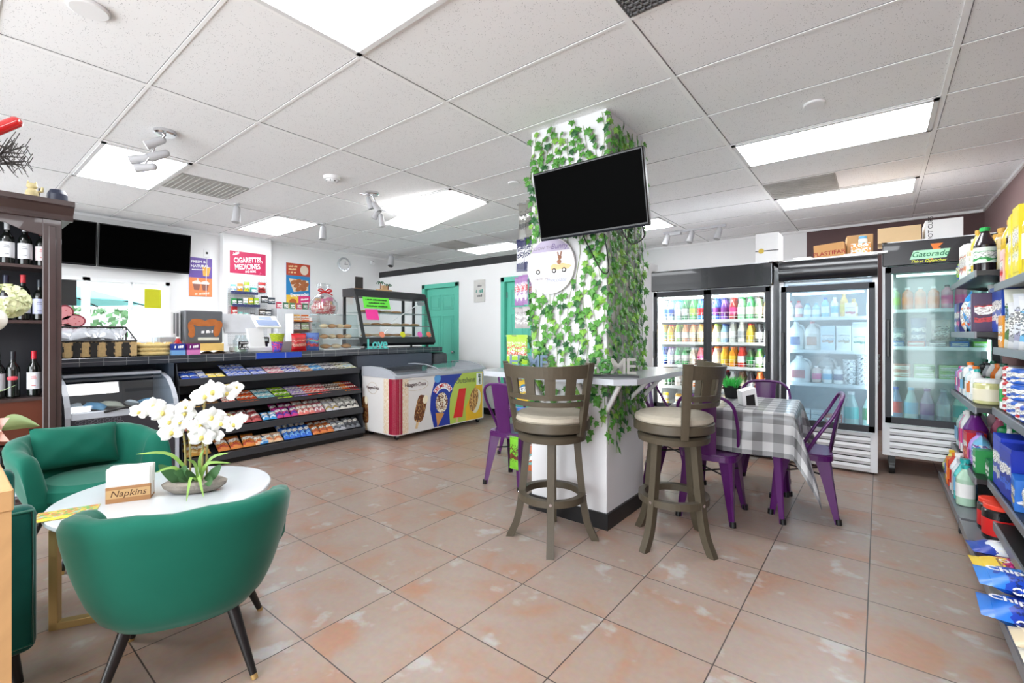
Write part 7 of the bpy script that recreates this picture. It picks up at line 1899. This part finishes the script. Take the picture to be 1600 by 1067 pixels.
hang('straw_pack', 804, 433, 839, 476, 6, (150, 110, 160), (200, 190, 210), 'red topped purple straw pack', 'straw pack', seed=3, c3_=(200, 60, 80))
hang('snack_bag', 805, 480, 833, 513, 3, (176, 170, 170), (226, 222, 220), 'light grey bag', seed=4)
hang('snack_bag', 793, 523, 838, 570, 4, (160, 200, 50), (190, 80, 50), 'lime green chip bag', seed=5, c3_=(90, 60, 50))
hang('snack_bag', 805, 592, 838, 630, 2, (240, 200, 60), (60, 140, 200), 'yellow and blue snack bag below the ledge', seed=6, Y=2.80)
hang('snack_bag', 808, 635, 838, 665, 2, (50, 110, 200), (110, 190, 90), 'blue snack bag below the ledge', seed=7, Y=2.80)
hang('snack_bag', 795, 680, 811, 735, 1, (120, 190, 50), (110, 60, 40), 'bright green peanut bag near the floor', seed=8, Y=2.78)
hang('snack_bag', 822, 693, 838, 738, 1, (190, 100, 60), (120, 190, 190), 'brown and white snack bag near the floor', seed=9, Y=2.86)
# ================= STORE SHELVES ON THE RIGHT =================
shm = mat('shelf_black', (26, 26, 28), .4, var=.1); shg = mat('shelf_grey_rail', (128, 130, 136), .35, .3, var=.05)
def unit(name, y0, y1, label, shelves, xb, zbase):
    o = thing(name, (XR, 0, 0), label, 'store shelf', group='black store shelves along the right wall')
    MB().bb((-.05, y0, .05), (-.03, y1, 1.95), shm).build('back_panel', o)
    for y in (y0, y1-.03): MB().bb((-.07, y, 0), (-.03, y+.03, 2.0), shm).build('upright', o)
    for z, x in shelves:
        s = MB().bb((x-XR, y0+.006, z-.03), (-.05, y1-.006, z), shm).build('shelf', o)
        MB().box((x-XR-.004, (y0+y1)/2, z-.018), (.012, y1-y0-.012, .044), shg, M=None, bev=.002).build('price_rail', s)
        bk_ = MB()
        for y in (y0+.012, y1-.02): bk_.ext([(-.05, z-.03), (x-XR+.05, z-.03), (-.05, z-.10)], 0, .006, shm, M=T(0, y, 0) @ RX(PI/2))
        bk_.build('shelf_bracket', s)
    b = MB().bb((xb-XR, y0+.004, zbase-.02), (-.05, y1-.004, zbase), shg).bb((xb-XR+.03, y0+.004, 0.0), (xb-XR+.05, y1-.004, zbase-.02), shm).bb((xb-XR-.008, y0+.004, zbase-.04), (xb-XR, y1-.004, zbase+.012), shg).build('base_deck', o)
    MB().bb((xb-XR-.004, y0-.02, 0), (xb-XR+.05, y0+.02, zbase-.02), shm).build('foot', o)
    return o
AZ = [1.66, 1.275, .80, .355]; AX = .478
BZ = [1.56, 1.18, .815, .37]; BX = [.556, .552, .548, .528]
SY = 4.05
unit('store_shelf', SY+.02, 5.30, 'black store shelf unit farthest along the right wall, beside the Gatorade cooler', [(z, AX) for z in AZ], .40, .095)
unit('store_shelf', 2.20, SY-.02, 'black store shelf unit nearest the camera along the right wall', list(zip(BZ, BX)), .40, .095)
shelf_words = ['top', 'second', 'third', 'fourth']
lw = MB().bb((.49, 2.22, .215), (XR-.05, 3.60, .24), shm).build('shelf', bpy.data.objects['store_shelf.001'], loc=(-XR, 0, 0))
MB().bb((.484, 2.22, .20), (.496, 3.60, .246), shg, bev=.002).build('price_rail', lw)
def put(un, k, y, item, dx=.0, back=False):
    nm, kind, args, d = item
    z = (AZ if un == 'A' else BZ)[k] if k < 4 else .095
    xf = (AX if un == 'A' else BX[k]) if k < 4 else .40
    x = xf+.012+d/2+dx
    fn = {'bottle': bottle_fn, 'jar': jar_fn, 'box': box_fn, 'bag': bag_fn, 'jug': jug_fn, 'can': can_fn, 'fbox': box_fn, 'fbag': bag_fn}[kind]
    names = {'bottle': 'bottle', 'jar': 'jar', 'box': 'grocery_box', 'bag': 'grocery_bag', 'jug': 'jug', 'can': 'can', 'fbox': 'grocery_box', 'fbag': 'grocery_bag'}
    cats = {'bottle': 'bottle', 'jar': 'jar', 'box': 'box', 'bag': 'bag', 'jug': 'jug', 'can': 'can', 'fbox': 'box', 'fbag': 'bag'}
    wh = 'far' if un == 'A' else 'near'
    rz = {'box': -PI/2, 'bag': -PI/2, 'jug': -PI/2}.get(kind, 0)+RND.uniform(-.1, .1)
    key = (kind.strip('f'),)+tuple(args)
    COUNT[(un, k)] = COUNT.get((un, k), 0)+1
    return spawn(names[kind], key, fn(*args), (x, y, z+.001), '%s, %s from far end, %s %s, %s store shelf' % (nm, ordn(COUNT[(un, k)]-1), shelf_words[k] if k < 4 else 'base', 'level' if k < 4 else 'deck', wh), cats[kind], 'groceries on the %s store shelf' % wh, rot=(0, 0, rz))
COUNT = {}
def row(un, k, y0, items, gap=.006, dx=0.):
    y = y0
    for it in items:
        kind, args = it[1], it[2]
        w = {'bottle': lambda: 2*args[4], 'jar': lambda: 2*args[4], 'can': lambda: 2*args[3], 'box': lambda: args[2], 'bag': lambda: args[2], 'jug': lambda: args[3], 'fbox': lambda: args[3], 'fbag': lambda: args[4]}[kind]()
        y -= w/2; put(un, k, y, it, dx); y -= w/2+gap
    return y
def Bt(nm, body, cap, lab, h, r, neck=.3, l2=None, ): return (nm, 'bottle', (body, cap, lab, h, r, neck, l2), 2*r)
def Jr(nm, body, cap, lab, h, r, l2=None): return (nm, 'jar', (body, cap, lab, h, r, l2), 2*r)
def Fx(nm, c1_, c2_, w, d, h): return (nm, 'fbox', (c1_, c2_, w, d, h), w)
def Fg(nm, c1_, c2_, w, h, t, c3_=(245, 245, 240), s=0): return (nm, 'fbag', (c1_, c2_, w, h, t, c3_, s), w)
def Bx(nm, c1_, c2_, w, d, h): return (nm, 'box', (c1_, c2_, w, d, h), d)
def Bg(nm, c1_, c2_, w, h, t, c3_=(245, 245, 240), s=0): return (nm, 'bag', (c1_, c2_, w, h, t, c3_, s), t)
def Jg(nm, b_, c_, l_, w, d, h): return (nm, 'jug', (b_, c_, l_, w, d, h), d)
def Cn(nm, a, b_, h, r): return (nm, 'can', (a, b_, h, r), 2*r)
OIL = (226, 190, 60); VIN = (70, 40, 30); SOY = (34, 24, 30)
# far unit
row('A', 0, 5.27, [Bg('lime green printed bag', LIM, BLU, .14, .20, .07, (240, 240, 200)), Bg('yellow printed bag', YEL, GRN, .14, .22, .07), Bx('white box with red and yellow print', WHT, RED, .17, .06, .27), Bx('white and orange flour box', WHT, ORG, .17, .06, .25), Bt('pale vinegar bottle', (214, 206, 170), CRM, WHT, .27, .036), Jr('cream mayonnaise jar', CRM, GLD, WHT, .17, .045, GRN), Bt('light olive oil bottle', OIL, GLD, CRM, .30, .036), Bt('dark soy bottle with green cap', SOY, (40, 170, 80), (226, 240, 226), .30, .055, .35, (60, 160, 80)), ])
row('A', 0, 5.25, [Bx('white cardboard box', WHT, SIL, .2, .1, .30), Bt('oil bottle with tan cap', OIL, GLD, CRM, .34, .045), Bt('tall oil bottle with gold cap', (230, 200, 90), GLD, YEL, .36, .05), Jr('glass jar with tan lid', (220, 200, 150), GLD, CRM, .30, .05), Bt('oil bottle behind the dark soy bottle', (232, 196, 70), GLD, YEL, .36, .05), Bt('dark bottle with red cap', SOY, RED, (90, 110, 160), .33, .045)], gap=.06, dx=.15)
row('A', 1, 5.27, [Bx('blue and white tissue box', BLU, WHT, .13, .07, .23), Bx('navy and pink tissue box', NAV, PNK, .12, .07, .23), Bg('orange and white bag', WHT, ORG, .14, .25, .06), Bg('bright blue bag of rice', (40, 150, 226), WHT, .16, .30, .08), Bg('blue and red printed bag', LBL, RED, .13, .24, .06), Bg('lilac printed bag', (200, 190, 226), PUR, .12, .23, .06), Fx('purple box of snack bars', (70, 40, 80), (200, 50, 60), .20, .07, .26)])
row('A', 1, 5.2, [Bt('white spray bottle', WHT, WHT, LBL, .27, .045), Bt('pink bottle', PNK, PNK, WHT, .26, .04), Bt('white squeeze bottle', (226, 230, 234), WHT, LBL, .34, .05, .5), Bt('teal bottle', TEA, TEA, WHT, .30, .05), Bx('blue topped carton', BLU, WHT, .3, .08, .29)], gap=.10, dx=.10)
row('A', 2, 5.28, [Bt('violet shampoo bottle', (150, 110, 190), PUR, PNK, .19, .032, .2), Bt('lilac shampoo bottle', (190, 170, 220), PNK, WHT, .20, .032, .2), Bt('pink lotion bottle', (226, 120, 180), WHT, PUR, .20, .032, .2), Bt('pale lotion bottle', (220, 214, 226), LBL, PNK, .19, .032, .2), Bt('white lotion bottle', WHT, SIL, LBL, .20, .034, .25), Bt('silver body wash', (190, 196, 204), WHT, LBL, .21, .036, .2), Bt('white conditioner with black top', WHT, ORG, (60, 80, 80), .25, .042, .2), Bt('pale blue baby lotion', (214, 232, 236), LBL, WHT, .21, .042, .25), Bt('white hair cream', (236, 238, 240), WHT, ORG, .20, .04, .2), Bt('orange topped spray', WHT, ORG, ORG, .235, .04, .45), Bt('pale spray can', (226, 230, 228), TEA, WHT, .22, .036), Jr('square jar of pale yellow liquid', (214, 212, 150), WHT, CRM, .165, .075), ])
row('A', 2, 5.25, [Bt('black cologne bottle', BLK, (20, 90, 70), GRN, .26, .04, .2), Bt('grey shaving can', SIL, BLK, BLK, .24, .036), Bt('green topped spray', WHT, (20, 100, 70), GRN, .26, .04), Bt('orange capped lotion', ORG, ORG, WHT, .25, .04), Bt('dark green capped bottle', (226, 226, 220), (20, 90, 64), GRN, .26, .042, .3), Bt('black topped bottle', BLK, BLK, YEL, .25, .04)], gap=.09, dx=.13)
row('A', 3, 5.28, [Jg('big clear water jug with blue handle', (180, 205, 208), BLU, LBL, .19, .2, .33), Bt('pink cleaner bottle', (236, 160, 190), WHT, PNK, .30, .045, .3), Bt('white cleaner bottle with pink label', WHT, WHT, PNK, .32, .045, .3), Bt('purple detergent bottle', (110, 40, 130), BLK, PUR, .33, .07, .35), Bx('red and orange box', RED, ORG, .13, .1, .20), Jg('lilac detergent jug', (190, 150, 226), PUR, PNK, .13, .12, .22), Bg('clear blue wrapped pack', LBL, PUR, .15, .22, .1, (70, 140, 200)), Bx('green and white box', (50, 150, 80), WHT, .08, .1, .15)])
row('A', 3, 5.2, [Bt('pink topped bottle', (240, 200, 210), PNK, WHT, .33, .045), Bt('red capped pink bottle', (226, 120, 150), RED, WHT, .30, .05), Bt('emerald green bottle', (40, 160, 90), (40, 160, 90), GRN, .30, .06, .2), Bt('white pump bottle', WHT, SIL, WHT, .30, .03, .5), Bt('grey pump bottle', (220, 222, 226), SIL, WHT, .28, .03, .5)], gap=.13, dx=.16)
row('A', 4, 5.28, [Bg('lime wrapped pack', LIM, WHT, .16, .15, .10, (230, 240, 190)), Bt('yellow detergent bottle', (226, 220, 120), YEL, BLU, .24, .045), Bx('orange and white box', ORG, WHT, .10, .08, .20), Bt('red topped cleaner bottle', (206, 60, 40), ORG, ORG, .26, .04, .25), Bt('white bleach bottle', (230, 232, 236), WHT, RED, .28, .055, .35), Bt('clear bottle with grey label', (206, 212, 216), SIL, SIL, .26, .05, .3), Bt('teal fabric softener bottle', (70, 190, 190), TEA, LBL, .29, .06, .35), Bt('pale green cleaner bottle', (180, 214, 190), TEA, WHT, .27, .05, .3), ], gap=.012)
row('B', 4, 4.0, [Jr('black coffee can with red lid', BLK, (240, 70, 50), (200, 30, 36), .19, .072), Jr('red labelled coffee can with red lid', BLK, (240, 70, 50), (220, 40, 40), .20, .075)], dx=.05)
# near unit
row('B', 0, 4.0, [Bx('pink and red small pack', (236, 190, 190), RED, .10, .08, .20), Bt('yellow oil bottle', (240, 214, 40), YEL, YEL, .30, .05, .3), Bx('yellow box with white stripe', (240, 220, 60), WHT, .12, .1, .36), Bx('tall yellow oil carton', (244, 222, 50), (250, 250, 220), .14, .1, .38), Bt('yellow oil bottle with black cap', (236, 206, 60), BLK, WHT, .38, .06, .3), Bx('cream and yellow box', CRM, YEL, .14, .1, .3)])
row('B', 1, 4.0, [Bx('orange spice box', (226, 150, 40), WHT, .09, .06, .19), Fg('green and white printed bag', (222, 224, 212), (90, 130, 80), .17, .34, .09, (150, 180, 200)), Fg('white tissue bag', (232, 234, 236), SIL, .26, .26, .10), Fg('clear wrapped white pack', (226, 230, 236), (170, 170, 196), .28, .30, .12), Fg('white napkin bag', (236, 238, 240), LBL, .28, .28, .12)])
row('B', 2, 4.0, [Bt('white and green bottle', (236, 240, 236), (40, 170, 90), (30, 160, 70), .22, .042, .3), Cn('red and white can, stacked lower', RED, WHT, .085, .045), Cn('white and blue can', WHT, BLU, .085, .05), Cn('blue and white can', (40, 100, 200), WHT, .085, .05), Cn('white food can', WHT, RED, .085, .05), Cn('blue food can', BLU, WHT, .085, .05)])
for k, (a, b_, r_z) in enumerate(((RED, WHT, 1), (RED, WHT, 2))):
    for q, (yy, rr_, cc) in enumerate(((3.868, .045, (RED, WHT)), (3.767, .05, (WHT, BLU)), (3.661, .05, ((40, 100, 200), WHT)))):
        spawn('can', ('can', cc, rr_, 'st'), can_fn(cc[0], cc[1], .085, rr_), (BX[2]+.012+rr_, yy, BZ[2]+.001+.0885*(k+1)), '%s can, %s layer of the %s can stack on the near store shelf' % (CN.get(cc[0], 'blue'), ('middle', 'top')[k], ordn(q)), 'can', 'stacked cans on the near store shelf')
row('B', 2, 3.99, [Bt('grey topped bottle', SIL, SIL, YEL, .27, .045, .3), Bt('yellow capped bottle', (230, 170, 60), YEL, ORG, .25, .045), Bt('white topped bottle', WHT, WHT, RED, .27, .045)], gap=.05, dx=.16)
row('B', 3, 4.0, [Bx('royal blue wrapped pack with white panel', (30, 60, 190), (214, 216, 222), .22, .16, .30), Bx('blue wrapped paper pack', (24, 50, 170), (60, 110, 220), .22, .16, .28), Bx('blue and yellow sponge pack', (36, 110, 200), YEL, .16, .1, .16), Bg('white paper pack', WHT, SIL, .25, .2, .12)])
# lying packs on the base and between
def lying(nm, c1_, c2_, w, l, t, x, y, z, rz, c3_=(245, 245, 240), seed=0, text=None, tc_=None, ts=.05, name='cookie_pack', cat='cookie pack', tilt=0.):
    o = thing(name, (x, y, z), nm, cat, rz, 'packs on the near base deck')
    MBb = bar_fn(c1_, c2_, w, l, t, c3_, seed)()[0][1]
    b = MBb.build('wrapper', o); b.rotation_euler = (0, tilt, 0)
    if text: MB().text(text, ts, tc_ or ink_white, RY(tilt) @ T(0, -.02, t+.0015) @ RZ(PI/2), bold=.03).build('lettering', o); MB().text(text, ts*.7, tc_ or ink_white, RY(tilt) @ T(w/2-.004, 0, t*.5) @ RZ(PI/2) @ RX(PI/2), bold=.03).build('lettering', o)
    return o
R_ = PI/2
lying('white plastic wrapped bread roll pack on the base near the coffee cans', (236, 226, 190), YEL, .12, .24, .10, .72, 3.70, .095, R_, (200, 180, 60), 3, name='bread_bag', cat='bread bag')
lying('blue sandwich cookie pack lying on the base deck, farthest of the cookie packs', (24, 60, 170), (230, 235, 245), .16, .36, .08, .555, 3.47, .095, -R_+.1, (30, 80, 200), 1, 'OREO', ink_white, .05)
lying('yellow sandwich cookie pack lying on the base deck beside the blue one', (244, 206, 40), (236, 60, 150), 0.2, 0.36, 0.075, 0.54, 3.22, 0.095, -R_+.05, (210, 190, 150), 2, 'OREO', ink_white, .05)
lying('light blue chocolate chip cookie pack, upper of two at the shelf front', (40, 130, 226), (20, 70, 190), 0.21, 0.4, 0.08, 0.535, 2.88, 0.165, -R_, (226, 200, 150), 3, 'Chips Ahoy!', ink_white, .06)
lying('light blue chocolate chip cookie pack, lower of two at the shelf front', (36, 120, 220), (20, 60, 180), 0.22, 0.4, 0.085, 0.525, 2.73, 0.095, -R_-.04, (90, 170, 240), 4, 'Chips Ahoy!', ink_white, .06)
lying('cream bread loaf bag on the base deck beside the blue cookie packs', (226, 206, 170), (190, 160, 120), 0.15, 0.34, 0.1, 0.555, 2.5, 0.095, -R_, (240, 230, 210), 5, name='bread_bag', cat='bread bag')
lying('white sliced bread bag with red print at the lower right corner', (240, 232, 210), (206, 50, 50), 0.16, 0.34, 0.11, 0.555, 2.33, 0.095, -R_, (236, 200, 120), 6, name='bread_bag', cat='bread bag')
for k, (nm, c1_, c2_, y, z) in enumerate((('cream wrapped towel pack on the fourth level of the far shelf front', (240, 234, 214), CRM, 4.20, .358), ('clear bread bag with yellow label beside the coffee cans', (226, 200, 120), YEL, 3.50, .246), ('clear bag of buns with red and orange label', (236, 220, 190), (226, 90, 40), 3.32, .246), ('clear bag of pale buns with orange print', (232, 226, 214), ORG, 3.14, .246), ('white paper pack on the near shelf under the blue packs', (240, 240, 240), SIL, 3.44, .374))):
    lying(nm, c1_, c2_, .15, .24, .09, .70 if .2 < z < .3 else .66, y, z, -R_, (245, 240, 225), k+7, name='bread_bag', cat='bread bag')
spawn('cleaner_box', 'gainbox', box_fn((20, 110, 60), WHT, .12, .06, .12), (.56, 4.12, .356), 'dark green box printed Gain at the near end of the far fourth level', 'box', rot=(0, 0, -PI/2))
gb = [ob for ob in bpy.data.objects if ob.name.startswith('cleaner_box')][0]
MB().text('Gain', .05, ink_white, T(0, -.033, .075) @ RX(PI/2), bold=.02).build('lettering', gb)
# ================= CAMERA, SKY =================
cam = bpy.data.cameras.new('camera'); co_ = bpy.data.objects.new('camera', cam); COL.objects.link(co_)
cam.sensor_width = 36.; cam.lens = FPX/1600.*36.; cam.shift_y = (CY-533.5)/1600.*1.
cam.clip_start = .03
co_.location = (0, 0, EYE); co_.rotation_euler = (PI/2, 0, YAW)
SC.camera = co_
wd = bpy.data.worlds.new('daylight'); SC.world = wd; wd.use_nodes = True
bg = wd.node_tree.nodes['Background']; bg.inputs['Color'].default_value = (.90, .96, 1., 1.)
# the sky is brightest over the street in front of the shop (towards -Y) and dimmer to the side yard
N_, L_ = wd.node_tree.nodes, wd.node_tree.links
tc_ = N_.new('ShaderNodeTexCoord'); sx_ = N_.new('ShaderNodeSeparateXYZ'); mr_ = N_.new('ShaderNodeMapRange'); mr_.interpolation_type = 'SMOOTHSTEP'
L_.new(tc_.outputs['Generated'], sx_.inputs[0]); L_.new(sx_.outputs['Y'], mr_.inputs['Value'])
mr_.inputs['From Min'].default_value = -.75; mr_.inputs['From Max'].default_value = -.05; mr_.inputs['To Min'].default_value = SKY_E; mr_.inputs['To Max'].default_value = 1.15
L_.new(mr_.outputs['Result'], bg.inputs['Strength'])
SC.view_settings.view_transform = 'Standard'; SC.view_settings.look = 'None'; SC.view_settings.gamma = 1.; SC.view_settings.use_curve_mapping = False
SC.view_settings.exposure = EXPO
